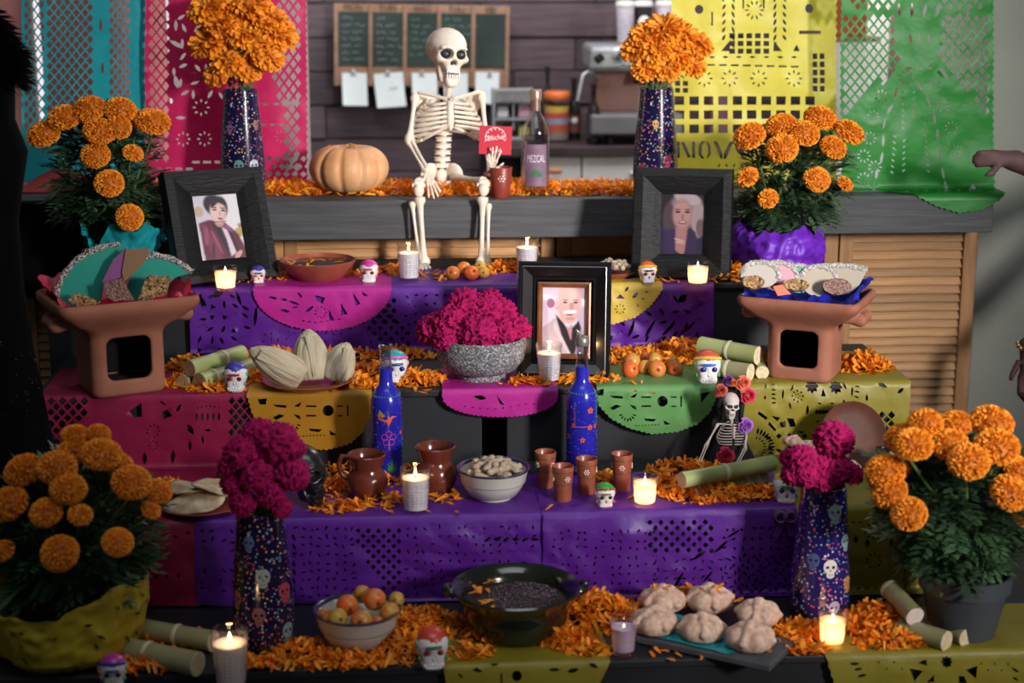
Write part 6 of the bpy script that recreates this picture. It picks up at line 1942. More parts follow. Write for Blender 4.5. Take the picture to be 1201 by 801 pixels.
# stone bowl with cockscomb heads
m_stone = speck_mat('grey_volcanic_stone', C('#5f5f61'), C('#85858a'), C('#a9a9ae'), 260)
sb = thing('stone_bowl', 'speckled grey stone bowl full of magenta flowers', 'bowl', ctr(566, 452, Z3, .07))
B().lathe([(.060, 0), (.066, .004), (.064, .020), (.092, .030), (.112, .055), (.118, .085), (.117, .112), (.112, .115), (.104, .110), (.09, .07), (0, .06)], 48).obj('bowl_body', m_stone, sb)
sbl = sb.location
for i, (u, v, wpx, dy) in enumerate(((507, 387, 40, .0), (530, 380, 46, -.02), (545, 360, 46, .02), (566, 366, 46, .01), (586, 370, 44, .02), (560, 390, 48, -.05), (606, 385, 36, .0), (588, 393, 36, -.04), (524, 398, 32, -.05), (575, 352, 30, .06))):
    p = pt(u, v, y=sbl.y + dy)
    rad = wpx / 2 / ppm(p.y, p.z) * 1.12
    t = thing('cut_cockscomb', ['leftmost magenta cockscomb spilling over the stone bowl', 'big magenta cockscomb at the front left of the stone bowl', 'magenta cockscomb at the upper left of the stone bowl', 'magenta cockscomb in the centre of the stone bowl', 'magenta cockscomb at the upper right of the stone bowl', 'largest magenta cockscomb at the front of the stone bowl', 'rightmost magenta cockscomb spilling over the stone bowl', 'magenta cockscomb at the front right rim of the stone bowl', 'small magenta cockscomb on the left rim of the stone bowl', 'topmost small magenta cockscomb at the back of the stone bowl'][i], 'flower', p, 0, 'cockscombs in the stone bowl')
    inst('flower_head', COX[i % 3], t, (0, 0, 0), aim((rnd.uniform(-.5, .5), -.6, .6), rnd.uniform(0, 6)), rad)
    B().tube([(0, 0, -rad * .5), (0, .01, -rad * .5 - .03)], .004, 6).obj('stem', m_stem, t)

# tamales on their plate
tp = dish('brown clay plate holding three husk-wrapped tamales', ctr(360, 464, Z3, .085), .118, .075, .024, name='clay_plate', cat='plate')
m_husk = mat('corn_husk', C('#b0a184'), C('#cfc2a6'), 9, rough=.75, stretch=(9, 9, 1), bump=.4, bscale=18, trans=.1)
def tamal(label, loc, rot, L=.14, W=.045):
    t = thing('tamal', label, 'tamal', loc, 0, 'tamales on the clay plate', rot=rot)
    V, F = [], []
    n, rows = 48, 18
    for j in range(rows + 1):
        q = j / rows
        w = W * (.86 + .14 * min(1, q * 4)) * max(.02, 1 - q ** 2.6) ** .62
        for i in range(n):
            a = 2 * PI * i / n
            rg = 1 + .035 * math.sin(a * 11 + 2 * math.sin(q * 3)) + .03 * noise.noise(Vector((math.cos(a) * 3, math.sin(a) * 3, q * 2 + L * 50)))
            V.append((w * rg * math.cos(a), w * .72 * rg * math.sin(a), L * q))
    for j in range(rows):
        for i in range(n): F.append((j * n + i, j * n + (i + 1) % n, (j + 1) * n + (i + 1) % n, (j + 1) * n + i))
    F.append(tuple(range(n - 1, -1, -1)))
    mk('husk', V, F, m_husk, t)
    fv, ff = [], []
    for k in range(6):
        for s in (-1, 1): fv.append((s * (.004 + .012 * k / 5) + .01, -W * .70 - .004 + .002 * k, .01 + L * .8 * k / 5))
    mk('husk_flap', fv, [(2 * k, 2 * k + 1, 2 * k + 3, 2 * k + 2) for k in range(5)], m_husk, t)
tl = tp.location
tamal('husk-wrapped tamal lying to the left on the clay plate', tl + Vector((-.020, -.02, .030)), (R(12), R(-55), 0), .150, .046)
tamal('husk-wrapped tamal standing upright in the middle of the plate', tl + Vector((.010, .0, .022)), (R(-8), R(-4), 0), .128, .050)
tamal('short husk-wrapped tamal leaning at the right of the plate', tl + Vector((.062, .0, .020)), (R(-6), R(24), 0), .102, .044)

# ================================================================ sugar cane
m_cane = mat('sugar_cane_rind', C('#8f9a5c'), C('#a9b077'), 7, rough=.35, stretch=(1, 1, .4), coat=.2)
m_cane2 = mat('brownish_cane_rind', C('#7d8058'), C('#97936b'), 9, rough=.35, coat=.2)
m_canecut = mat('cane_cut_face', C('#c9b48c'), C('#dccba8'), 90, rough=.8)
m_cneed = mat('cane_node', C('#c3bf9c'), rough=.5)
def cane(label, a, b, r, nodes, m=None, cut=None, zoff=0):
    a, b = Vector(a), Vector(b)
    t = thing('sugar_cane', label, 'sugar cane', a, 0, 'cut lengths of sugar cane')
    d = b - a
    n = 24
    rs = [r * (1 - .04 * math.sin(PI * i / n)) for i in range(n + 1)]
    B().tube([d * (i / n) for i in range(n + 1)], rs, 20, cap=False).obj('stalk', m or m_cane, t)
    for f in nodes:
        B().tube([d * f - d.normalized() * .006, d * f - d.normalized() * .003, d * f + d.normalized() * .003, d * f + d.normalized() * .006], [r * 1.005, r * 1.06, r * 1.06, r * 1.005], 20, cap=False).obj('node_ring', m_cneed, t)
    for f, s in ((0, -1), (1, 1)):
        B().tube([d * f, d * f + d.normalized() * s * .0012], [r * .985, r * .96], 20).obj('cut_end', cut or m_canecut, t)
    return t
def cz(u, v, z, r): return pt(u, v, z=z + r)
m_cutbr = mat('cane_brown_cut', C('#8a6a48'), C('#a07e58'), 60, rough=.85)
r_ = .021
cane('pale green sugar cane on top of its stack left of the skull', pt(222, 432, z=Z3 + .055), pt(284, 414, z=Z3 + .058), .022, [.62], cut=m_cutbr)
cane('sugar cane lying behind the blue-capped sugar skull', cz(234, 448, Z3, .022), cz(300, 428, Z3, .022), .0235, [.22], cut=m_cutbr)
cane('short sugar cane stub at the left end of the stack', cz(214, 448, Z3, .018), cz(236, 436, Z3, .018), .018, [], cut=m_cutbr)
cane('sugar cane lying uppermost beside the right clay brazier', pt(822, 405, z=Z3 + .06), pt(889, 417, z=Z3 + .056), .025, [.5])
cane('sugar cane lying below, beside the large sugar skull', cz(832, 430, Z3, .024), cz(880, 437, Z3, .024), .024, [.45], m_cane2)
cane('short sugar cane end tucked against the right brazier', cz(888, 425, Z3, .018), cz(894, 437, Z3, .018), .018, [])
cane('long sugar cane lying on top beside the skeleton doll', pt(800, 563, z=Z2 + .062), pt(906, 543, z=Z2 + .062), .020, [.46])
cane('sugar cane with a broken node lying in petals below another', cz(812, 577, Z2, .020), cz(896, 560, Z2, .020), .020, [.72, .86])
cane('thick sugar cane at the lower left under petals', cz(150, 762, Z1, .026), cz(232, 779, Z1, .026), .027, [.3], m_cane2)
cane('sugar cane lying behind at the lower left beside the wrapped pot', cz(168, 738, Z1, .024), cz(250, 752, Z1, .024), .024, [.5], m_cane2)
cane('sugar cane leaning with white cut end at the lower right', pt(1043, 690, z=Z1 + .085), pt(1073, 723, z=Z1 + .060), .0225, [.06], m_cane2, mat('cane_white_cut', C('#d8c4bc'), C('#e2d2c8'), 90, rough=.8))
cane('sugar cane lying in front of the grey flower pot', cz(1058, 735, Z1, .022), cz(1110, 752, Z1, .022), .0235, [], m_cane2)
cane('thin sugar cane lying between two others by the grey pot', cz(1085, 728, Z1, .020), cz(1132, 748, Z1, .020), .020, [.1], m_cane2)
# ================================================================ clay braziers with sweets
m_braz = mat('matte_terracotta', C('#8e5540'), C('#a06650'), 7, rough=.8, bump=.12, bscale=30)
m_inner_shade = mat('dark_inside', C('#0b0908'), rough=1)
def braz_f(X, Y, Z):
    s = np.clip((Z - .135) / .075, 0, 1)
    s = s * s * (3 - 2 * s)
    hx, hy = .085 + .074 * s, .080 + .048 * s
    def rb(hx, hy, r):
        qx, qy = np.abs(X) - hx + r, np.abs(Y) - hy + r
        return np.sqrt(np.maximum(qx, 0) ** 2 + np.maximum(qy, 0) ** 2) + np.minimum(np.maximum(qx, qy), 0) - r
    out = smax(rb(hx, hy, .028), np.maximum(-Z, Z - .224), .012)
    inn = smax(rb(hx - .015, hy - .015, .022), np.maximum(.016 - Z, Z - .3), .008)
    floor = np.maximum(np.maximum(rb(hx, hy, .02), .165 - Z), Z - .178)
    d = np.minimum(smax(out, -inn, .006), floor)
    win = s_box(X, Y, Z, (0, -.085, .086), (.049, .05, .048), .016)
    d = smax(d, -win, .006)
    ax = np.abs(X)
    for a, b in (((.10, -.040, .172), (.148, -.032, .166)), ((.148, -.032, .166), (.148, .032, .166)), ((.148, .032, .166), (.10, .040, .172))):
        d = smin(d, s_cap(ax, Y, Z, a, b, .014), .012)
    return d
bv, bf = sdf_mesh(braz_f, (-.19, -.15, -.01), (.19, .15, .25), .0055)
BRAZ = raw_mesh('brazier_body', bv, bf, m_braz)
def brazier(label, u, v, rz, pm):
    p = pt(u, v, z=Z3)
    t = thing('clay_brazier', label, 'brazier', p, rz, 'terracotta braziers')
    inst('brazier_body', BRAZ, t)
    B().box((0, .060, .09), (.135, .006, .13)).box((0, 0, .018), (.135, .125, .004)).box((0, 0, .160), (.135, .125, .004)).box((-.068, 0, .09), (.004, .12, .14)).box((.068, 0, .09), (.004, .12, .14)).obj('shade_shell', m_inner_shade, t, smooth=False)  # added black shell, stands for the shade inside the brazier
    return t
def tissue(label, loc, rz, hx, hy, m, seed, kz=1.0):
    V, F = [], []
    nx, ny = 44, 34
    for j in range(ny + 1):
        for i in range(nx + 1):
            x, y = -1 + 2 * i / nx, -1 + 2 * j / ny
            e = max(abs(x), abs(y))
            nz = noise.noise(Vector((x * 3, y * 3, seed))) + .5 * noise.noise(Vector((x * 7, y * 7, seed)))
            zz = .012 + .014 * abs(nz) + max(0, e - .66) * ((.17 if y > -.6 else .11) + .08 * nz)
            V.append((x * hx * (1 + .05 * nz), y * hy * (1 + .05 * nz), zz))
    for j in range(ny):
        for i in range(nx):
            k = j * (nx + 1) + i
            F.append((k, k + 1, k + nx + 2, k + nx + 1))
    o = mk('tissue_paper', V, F, m, loc=loc + Vector((0, 0, .178 * kz)), rot=(0, 0, rz))
    return tag(o, label, 'tissue paper')
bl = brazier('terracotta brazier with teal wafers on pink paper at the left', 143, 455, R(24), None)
bl.scale = (1.12,) * 3
tissue('crumpled red tissue paper lining the left clay brazier', bl.location, R(24), .167, .132, paper_mat('red_tissue', '#b01c3c', .15), 3.1, 1.12)
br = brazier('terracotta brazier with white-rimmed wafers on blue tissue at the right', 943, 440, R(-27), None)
tissue('crumpled blue tissue paper lining the right clay brazier', br.location, R(-27), .150, .120, paper_mat('blue_tissue', '#2430b8', .15), 6.4)
m_crust = speck_mat('coconut_crust', C('#8d8480'), C('#cfc8c2'), C('#4c4642'), 330)
m_crustw = speck_mat('sugar_crust', C('#a8a29c'), C('#8a847e'), C('#c4beb8'), 300)
m_amar = speck_mat('amaranth_bar', C('#8a6844'), C('#b08c5c'), C('#4a3220'), 190)
m_amar2 = speck_mat('rosy_amaranth', C('#806058'), C('#9a7a6c'), C('#5a4038'), 300)
def slab(name, label, cat, poly, y, th, m, group, tilt=0.0, crust=None, crustm=None, lift=0.0):
    """thin slab whose outline (pixels) lies in the upright plane Y = y, leaned back by tilt about its lowest point"""
    P = [pt(u, v, y=y) for u, v in poly]
    low = min(P, key=lambda q: q.z)
    t = thing(name, label, cat, (low.x, y, low.z + lift), rot=(R(-tilt), 0, 0), group=group)
    Q = [(q.x - low.x, q.z - low.z) for q in P]
    V2, F2 = cut_tri(Q, [], .012)
    n = len(V2)
    V = [(a, -th / 2, b) for a, b in V2] + [(a, th / 2, b) for a, b in V2]
    F = [tuple(f) for f in F2] + [tuple(i + n for i in f[::-1]) for f in F2]
    k = len(V)
    V += [(a, -th / 2, b) for a, b in Q] + [(a, th / 2, b) for a, b in Q]
    L = len(Q)
    F += [(k + i, k + (i + 1) % L, k + L + (i + 1) % L, k + L + i) for i in range(L)]
    mk('slab_body', V, F, m, t, False)
    if crust:
        C2 = [pt(u, v, y=y) - Vector((low.x, y, low.z)) for u, v in crust]
        b = B()
        path = []
        for i in range(len(C2) - 1):
            for q in range(4): path.append(C2[i].lerp(C2[i + 1], q / 4))
        path.append(C2[-1])
        r_ = random.Random(len(poly))
        b.tube(path, [.0085 * r_.uniform(.8, 1.15) for _ in path], 8)
        b.warp(lambda w: Vector((w.x + .002 * noise.noise(w * 190), w.y * .75, w.z + .002 * noise.noise(w * 230))))
        b.obj('crust', crustm or m_crust, t)
    return t
GW = 'wafers and bars in the left brazier'
m_wteal = mat('teal_wafer', C('#1f8f7c'), C('#259a86'), 5, rough=.6)
m_wpurp = mat('mauve_wafer', C('#8a4f86'), rough=.6)
m_wtan = mat('tan_wafer', C('#8a6a4c'), rough=.6)
yl_ = bl.location.y
arc = [(66, 352), (67, 338), (74, 322), (86, 308), (102, 297), (120, 290), (139, 287)]
slab('wafer', 'large teal wafer with white coconut rim at the left of the brazier', 'wafer', arc + [(145, 292), (122, 330), (118, 360), (72, 362)], yl_ + .01, .004, m_wteal, GW, 8, arc)
arc = [(165, 303), (180, 300), (198, 304), (213, 311), (225, 320)]
slab('wafer', 'large teal wafer with coconut rim at the right of the brazier', 'wafer', [(150, 330), (158, 315)] + arc + [(205, 326), (185, 345), (160, 356), (148, 352)], yl_ + .035, .004, m_wteal, GW, 8, arc)
slab('wafer', 'mauve wafer wedge standing in the middle of the brazier', 'wafer', [(133, 304), (148, 291), (146, 322), (126, 334), (120, 330)], yl_ - .015, .004, m_wpurp, GW, 6)
slab('wafer', 'tan wafer wedge standing in the middle of the brazier', 'wafer', [(147, 293), (176, 291), (168, 310), (146, 330), (143, 320)], yl_ - .020, .004, m_wtan, GW, 6)
slab('wafer', 'rosy amaranth wedge at the front of the left brazier', 'wafer', [(121, 332), (142, 327), (157, 352), (150, 360), (128, 360)], yl_ - .045, .012, m_amar2, GW, 6)
slab('amaranth_bar', 'seeded amaranth bar leaning at the right of the left brazier', 'snack bar', [(172, 323), (199, 325), (193, 355), (162, 353)], yl_ - .03, .020, m_amar, GW, 12)
slab('amaranth_bar', 'dark seeded bar lying at the front left of the left brazier', 'snack bar', [(79, 352), (90, 344), (124, 356), (116, 370), (98, 366)], yl_ - .05, .022, m_amar, GW, 14)
GR = 'wafers and bars in the right brazier'
yr_ = br.location.y - .012
def disc(u, v, w, h, n=20): return [(u + w * math.cos(2 * PI * i / n), v + h * math.sin(2 * PI * i / n)) for i in range(n)]
for i, (u, v, w, h, c, dy, lb) in enumerate(((893, 328, 21, 15, '#a69c94', -.06, 'white-rimmed pale wafer standing leftmost in the right brazier'), (913, 330, 23, 17, '#b88692', -.035, 'white-rimmed pink wafer standing in the right brazier'), (938, 333, 22, 16, '#2f9a86', -.01, 'white-rimmed teal wafer standing in the right brazier'), (962, 336, 22, 18, '#a0947f', -.02, 'white-rimmed beige wafer standing in the right brazier'))):
    d = disc(u, v, w, h)
    slab('wafer', lb, 'wafer', d, yr_ + dy, .005, mat('wafer_' + c[1:], C(c), rough=.6), GR, 20, d[8:20] + d[:2], m_crustw, .012)
arc = [(940, 326), (960, 319), (985, 317), (1005, 319), (1019, 322)]
slab('wafer', 'big folded white-rimmed wafer at the right end of the right brazier', 'wafer', [(950, 345), (945, 332)] + arc + [(1008, 340), (995, 350), (970, 352)], yr_ + .03, .005, mat('wafer_cream', C('#978b78'), rough=.6), GR, 14, arc, m_crustw, .012)
for u, v, w, h, m, lb, dy in ((884, 337, 13, 8, m_amar, 'seeded cluster at the left of the right brazier', -.085), (933, 340, 16, 7, m_amar, 'seeded cluster in the middle of the right brazier', -.075), (982, 342, 17, 10, m_amar2, 'raisin-studded oat cookie at the right of the right brazier', -.055)):
    slab('amaranth_cookie', lb, 'cookie', disc(u, v, w, h, 16), yr_ + dy, .016, m, GR, 25, lift=.012)
slab('wafer', 'small orange wafer wedge at the front of the right brazier', 'wafer', [(907, 336), (918, 334), (928, 345), (912, 347)], yr_ - .09, .004, mat('wafer_orange', C('#c9623a'), rough=.6), GR, 15)

# ================================================================ blue painted bottles
m_blue = mat('cobalt_paint', C('#20209a'), C('#2a2cb0'), 9, rough=.22, coat=.5)
m_bdot = mat('pale_dot_paint', C('#8fa6d8'), rough=.4)
BPROF = [(.030, 0), (.037, .004), (.0385, .012), (.0385, .180), (.0375, .193), (.033, .208), (.025, .220), (.0185, .230), (.0165, .240), (.0158, .268)]
def bprof_r(z): return float(np.interp(z, [p[1] for p in BPROF], [p[0] for p in BPROF]))
def star(cx, cz, r, n=5, inner=.5): return [(cx + (r if k % 2 == 0 else r * inner) * math.cos(PI * k / n + PI / 2), cz + (r if k % 2 == 0 else r * inner) * math.sin(PI * k / n + PI / 2)) for k in range(2 * n)]
m_glass3 = glass_mat('grey_neck_glass', (.80, .82, .86, 1), .9, .12)
def blue_bottle(label, loc, hs, kind, h=.345):
    t = thing('painted_bottle', label, 'bottle', loc, 0, 'cobalt painted bottles')
    k = hs
    B().lathe([(r, z * k) for r, z in BPROF], 36).obj('painted_body', m_blue, t, sharp=60)
    B().lathe([(.0156, .264 * k), (.0142, .312 * k), (.0165, .314 * k), (.0165, .324 * k), (.0130, .325 * k), (.0118, .31 * k), (.0128, .268 * k)], 24, cap=False).obj('glass_neck', m_glass3, t)
    rf = lambda z: bprof_r(z / k)
    r = random.Random(int(loc.x * 1000))
    dots = B()
    for i in range(90):
        a, z = r.uniform(-PI, 0), r.uniform(.03, .2) * k
        R_ = rf(z) + .0003
        dots.ell((R_ * math.cos(a), R_ * math.sin(a), z), .0008, 6, 4)
    tag(dots.obj('paint_dots', m_bdot, t), kind='stuff')
    ring = B()
    for i in range(30):
        a = 2 * PI * i / 30
        z = .205 * k
        ring.ell((rf(z) * math.cos(a), rf(z) * math.sin(a), z), (.0022, .0022, .0028), 6, 4)
    tag(ring.obj('teal_dab_ring', mat('teal_dab', C('#2f7a8a'), rough=.4), t), kind='stuff')
    org, pnk, grn = mat('orange_paint', C('#d4552a'), rough=.4), mat('pink_paint', C('#a8388e'), rough=.4), mat('leaf_green_paint', C('#2f7a3a'), rough=.4)
    def dec(name, poly, m, a=-90, z=0, holes=()): decal(name, poly, list(holes), m, t, rf, R(a), z * k, .0009, .004)
    for a, ln in ((-60, .018), (-30, .026), (0, .034), (30, .026), (58, .018)):
        c, s = math.cos(R(90 + a)), math.sin(R(90 + a))
        dec('agave_leaf', [(-.003 * s, .003 * c), (.5 * ln * c - .0035 * s, .5 * ln * s + .0035 * c), (ln * c, ln * s), (.5 * ln * c + .0035 * s, .5 * ln * s - .0035 * c), (.003 * s, -.003 * c)], grn, -72 if kind == 0 else -95, .028)
    if kind == 0:
        dec('hummingbird', [(-.026, .016), (-.016, .006), (-.004, .003), (.004, .008), (.010, .012), (.024, .010), (.012, .006), (.007, -.004), (.002, -.012), (-.002, -.004), (-.014, .000), (-.024, .004)], org, -85, .150)
        dec('hummingbird_wing', [(-.020, .026), (-.006, .010), (-.014, .006), (-.026, .012)], mat('yellow_green_paint', C('#a08a2a'), rough=.4), -85, .152)
        for q in range(5):
            an = 90 + 72 * q
            cx, cz = .011 * math.cos(R(an)), .011 * math.sin(R(an))
            dec('petal_outline', [(cx + .0085 * math.cos(2 * PI * j / 14), cz + .0085 * math.sin(2 * PI * j / 14)) for j in range(14)], pnk, -82, .108, [hE(cx, cz, .0065, .0065, 0, 12)])
        dec('flower_stalk', [(-.0015, -.02), (.0015, -.02), (.001, 0), (-.001, 0)], org, -82, .098)
        dec('orange_bloom', star(0, 0, .008), org, -28, .118)
    else:
        for a, z, s in ((-62, .165, .010), (-64, .123, .009), (-92, .092, .008), (-38, .124, .008), (-128, .127, .006), (-150, .10, .007)):
            dec('orange_bloom', star(0, 0, s, 5, .6), org, a, z)
            dec('bloom_heart', [(.0025 * math.cos(j), .0025 * math.sin(j)) for j in np.arange(0, 6.2, .8)], mat('bloom_dark', C('#5a2a1a'), rough=.5), a, z + .00001)
        dec('stem_line', [(-.018, -.0008), (.018, -.0008), (.018, .0008), (-.018, .0008)], org, -105, .125)
        dec('stem_line', [(-.0006, -.02), (.0006, -.02), (.0006, .02), (-.0006, .02)], org, -122, .142)
        st = B().lathe([(.0160, .318 * k), (.018, .322 * k), (.017, .338 * k), (.012, .342 * k), (0, .342 * k)], 18)
        st.obj('stopper', mat('grey_stopper', C('#8a8680'), rough=.35, metal=.5), t)
        B().tube([(-.006, 0, .340 * k), (-.010, -.004, .352 * k), (-.016, -.004, .358 * k)], [.005, .005, .003], 8).obj('pour_spout', mat('grey_stopper', C('#8a8680')), t)
    return t
def atT(u, y, z): return Vector((X(u, y, z), y, z))
blue_bottle('cobalt bottle painted with an orange hummingbird on the second step', atT(454.5, 4.07, Z2), 1.06, 0)
blue_bottle('cobalt bottle painted with small orange flowers on the second step', atT(681.5, 4.09, Z2), 1.03, 1)

# ================================================================ clay jugs, cups, bowls on the second step
def jug(label, loc, s=1.0, a=PI):
    t = thing('clay_jug', label, 'jug', loc, 0, 'glazed brown clay jugs')
    B().lathe([(.034 * s, 0), (.040 * s, .006 * s), (.050 * s, .030 * s), (.052 * s, .046 * s), (.045 * s, .064 * s), (.036 * s, .074 * s), (.037 * s, .082 * s), (.048 * s, .112 * s), (.046 * s, .114 * s), (.040 * s, .104 * s), (.033 * s, .08 * s), (.044 * s, .05 * s), (.030 * s, .012 * s), (0, .010 * s)], 36).obj('jug_body', m_clayd, t)
    c, q = math.cos(a), math.sin(a)
    B().tube([(c * r * s, q * r * s, z * s) for r, z in ((.043, .104), (.060, .108), (.068, .090), (.064, .064), (.048, .050))], .0065 * s, 8).obj('handle', m_clayd, t)
    return t
jug('small glazed clay jug beside the black skull', atT(431, 3.92, Z2), .98, PI)
jug('taller glazed clay jug behind the glass candle', atT(511, 3.96, Z2), 1.02, R(95))
def claycup(label, loc, h=.092, a=-90):
    t = thing('clay_cup', label, 'cup', loc, 0, 'slim clay cups')
    B().lathe([(.0195, 0), (.021, .003), (.022, h * .5), (.0265, h - .003), (.0258, h), (.0235, h - .003), (.019, .01), (0, .009)], 30).obj('cup_body', m_clay, t, sharp=60)
    for z in (h * .52, h * .86):
        rr_ = float(np.interp(z, [0, h * .5, h], [.021, .022, .0265])) + .0003
        B().lathe([(rr_, z - .0012), (rr_ + .0005, z), (rr_, z + .0012)], 30, cap=False).obj('green_band', m_greenline, t)
    for d in (0, 100, -100): dotflower(t, .0243, R(a + d), h * .68, .0024)
    return t
claycup('slim clay cup at the left next to the peanut bowl', atT(639.5, 3.96, Z2), .096, -48)
claycup('slim clay cup standing frontmost beside the peanut bowl', atT(660, 3.86, Z2), .090, -68)
claycup('slim clay cup in front of the right cobalt bottle', atT(687.5, 3.91, Z2), .092, -95)
claycup('slim clay cup at the right beside the lit votive', atT(729, 3.93, Z2), .096, -98)
m_enam = mat('cream_enamel', C('#c9c6b8'), C('#d4d1c4'), 6, rough=.3, coat=.3)
m_rim = mat('navy_rim', C('#23284e'), rough=.25, coat=.4)
def enamel_bowl(label, loc, R1, h, seed=0):
    t = thing('enamel_bowl', label, 'bowl', loc)
    B().lathe([(R1 * .50, 0), (R1 * .52, .008), (R1 * .66, .012), (R1 * .88, h * .55), (R1 * .96, h * .93), (R1, h), (R1 * .95, h), (R1 * .88, h * .85), (R1 * .6, .02), (0, .016)], 44).obj('bowl_body', m_enam, t)
    B().lathe([(R1 * .965, h * .93), (R1 * 1.015, h * .985), (R1 * 1.01, h * 1.01), (R1 * .95, h * 1.005), (R1 * .90, h * .93)], 44, cap=False).obj('rim', m_rim, t)
    B().lathe([(R1 * .885 * 1.003, h * .55), (R1 * .905 * 1.003, h * .58)], 44, cap=False).obj('groove_line', mat('grey_line', C('#8f8f88'), rough=.4), t)
    return t
pb = enamel_bowl('cream enamel bowl with navy rim full of peanuts', atT(578.5, 3.90, Z2), .0875, .078)
m_pnut = mat('peanut_shell', C('#a08c76'), C('#bba690'), 40, rough=.85, bump=.5, bscale=120)
pe = B().tube([(0, 0, -.0185), (0, 0, -.017), (0, 0, -.010), (0, 0, -.003), (0, 0, .004), (0, 0, .012), (0, 0, .018), (0, 0, .0198)], [.002, .006, .0088, .0075, .0078, .0092, .006, .0015], 10)
PEA = raw_mesh('peanut', pe.v, pe.f, m_pnut)
def peanuts(c, Rr, z, n, label, group, seed, hh=.022):
    r = random.Random(seed)
    for i in range(n):
        a, q = i * 2.4 + r.uniform(-.3, .3), math.sqrt((i + .5) / n) * Rr
        o = inst('peanut', PEA, None, c + Vector((q * math.cos(a), q * math.sin(a), z + hh * (1 - (q / Rr) ** 2) + r.uniform(-.002, .004))), (R(90) + r.uniform(-.5, .5), r.uniform(-.4, .4), r.uniform(0, 6.28)))
        tag(o, label, 'peanut', group)
peanuts(pb.location, .066, .062, 34, 'unshelled peanut heaped in the cream enamel bowl', 'peanuts in the enamel bowl', 81, .030)
peanuts(d2.location, .046, .028, 15, 'unshelled peanut in the clay dish behind the middle frame', 'peanuts in the clay dish', 82, .016)

# tostadas on a plate at the left
tp2 = dish('flat clay plate of toasted tortillas at the left of the second step', ctr(232, 610, Z2, .07), .098, .062, .020, name='clay_plate', cat='plate')
m_tort = mat('toasted_tortilla', C('#a8896a'), C('#dcc8aa'), 22, rough=.85, bump=.3, bscale=50)
for i, (dx, dy, dz, tx, ty, rz, lb) in enumerate(((-.01, -.03, .034, 14, -10, .3, 'toasted tortilla lying at the front of the clay plate'), (.03, .02, .052, 16, 12, 1.2, 'toasted tortilla leaning on the right of the clay plate'), (-.035, .04, .044, 4, 4, 2.2, 'toasted tortilla at the back of the clay plate'))):
    V, F = [], []
    n, rows = 28, 6
    V.append((0, 0, .004))
    for j in range(1, rows + 1):
        for k in range(n):
            a = 2 * PI * k / n
            q = j / rows * (.072 - .004 * i)
            fold = 1.0
            V.append((q * math.cos(a), q * math.sin(a) * .72, .006 * math.sin(a * 2 + i) * j / rows + .003 * noise.noise(Vector((q * 60 * math.cos(a), q * 60 * math.sin(a), i)))))
    F += [(0, 1 + k, 1 + (k + 1) % n) for k in range(n)]
    for j in range(rows - 1):
        for k in range(n): F.append((1 + j * n + k, 1 + (j + 1) * n + k, 1 + (j + 1) * n + (k + 1) % n, 1 + j * n + (k + 1) % n))
    o = mk('tortilla', V, F, m_tort, loc=tp2.location + Vector((dx, dy, dz)), rot=(R(tx), R(ty), rz))
    md = o.modifiers.new('thickness', 'SOLIDIFY')
    md.thickness = .004
    tag(o, lb, 'tortilla', 'toasted tortillas on the plate')

# right end of the second step: clay plate standing on edge, rolls, jug, ribbon
pc = Vector((X(998, 4.10, Z2), 4.10, Z2))
pl = thing('clay_plate', 'brown clay plate propped on edge behind the magenta flowers', 'plate', pc + Vector((0, 0, .078)), rot=(R(68), R(14), 0))
B().lathe([(.05, -.012), (.062, -.011), (.078, -.002), (.088, .010), (.085, .012), (.074, .003), (.055, -.005), (0, -.006)], 40).obj('plate_body', mat('matte_brown_clay', C('#4a2415'), C('#5c3020'), 14, rough=.65), pl)
B().lathe([(.060, -.0045), (.062, -.0035), (.064, -.0035)], 40, cap=False).obj('ring_line', m_clayd, pl)
m_bread = mat('sugared_bread', C('#c99a80'), C('#e6c8b4'), 5, rough=.8, bump=.2, bscale=14, lo=.3, hi=.7)
def bread_f(X, Y, Z):
    d = s_ell(X, Y, Z, (0, 0, .28), (1.0, 1.0, .70))
    d = smin(d, s_ell(np.abs(X), np.abs(Y), Z, (.42, .42, .38), (.52, .52, .50)), .04)
    d = smax(d, -Z, .08)
    for a in (0, 90):
        c, s = math.cos(R(a)), math.sin(R(a))
        u = X * c + Y * s; w = -X * s + Y * c
        rr = np.sqrt(u * u + (Z - .35) ** 2 * 1.64)
        thick = (.17 + .05 * np.cos(np.arctan2(Z - .28, u) * 6)) * np.clip((Z - .12) / .3, .05, 1)
        st = np.sqrt((np.sqrt(u ** 2 + ((Z - .30) / .66) ** 2) - 1.0) ** 2 + w * w) - thick
        st = np.where(Z < .16, 1.0, st)
        d = smin(d, st, .05)
    d = smin(d, s_ell(X, Y, Z, (0, 0, 1.02), (.26, .26, .18)), .05)
    return d
rv, rf_ = sdf_mesh(bread_f, (-1.35, -1.35, -.1), (1.35, 1.35, 1.55), .075)
BREAD = raw_mesh('bread_body', rv, rf_, m_bread)
m_sugar2 = mat('sugar_dust', C('#e0c8b8'), C('#efdccf'), 300, rough=.9)
def bread(label, p, r, rz, tilt=0, group='sugared breads of the dead'):
    t = thing('sweet_bread', label, 'bread', p, rot=(R(tilt), 0, rz), group=group)
    t.scale = (r,) * 3
    inst('bread_body', BREAD, t)
    gr = B()
    rr = random.Random(int(p.x * 1e4))
    for i in range(60):
        a, q = rr.uniform(0, 6.28), rr.uniform(0, .9)
        z = .30 + .66 * math.sqrt(max(0, 1 - q * q))
        gr.box((q * math.cos(a) * 1.01, q * math.sin(a) * 1.01, z * 1.01), (.03, .03, .03), (a, q, a))
    tag(gr.obj('sugar_grains', m_sugar2, t, smooth=False), kind='stuff')
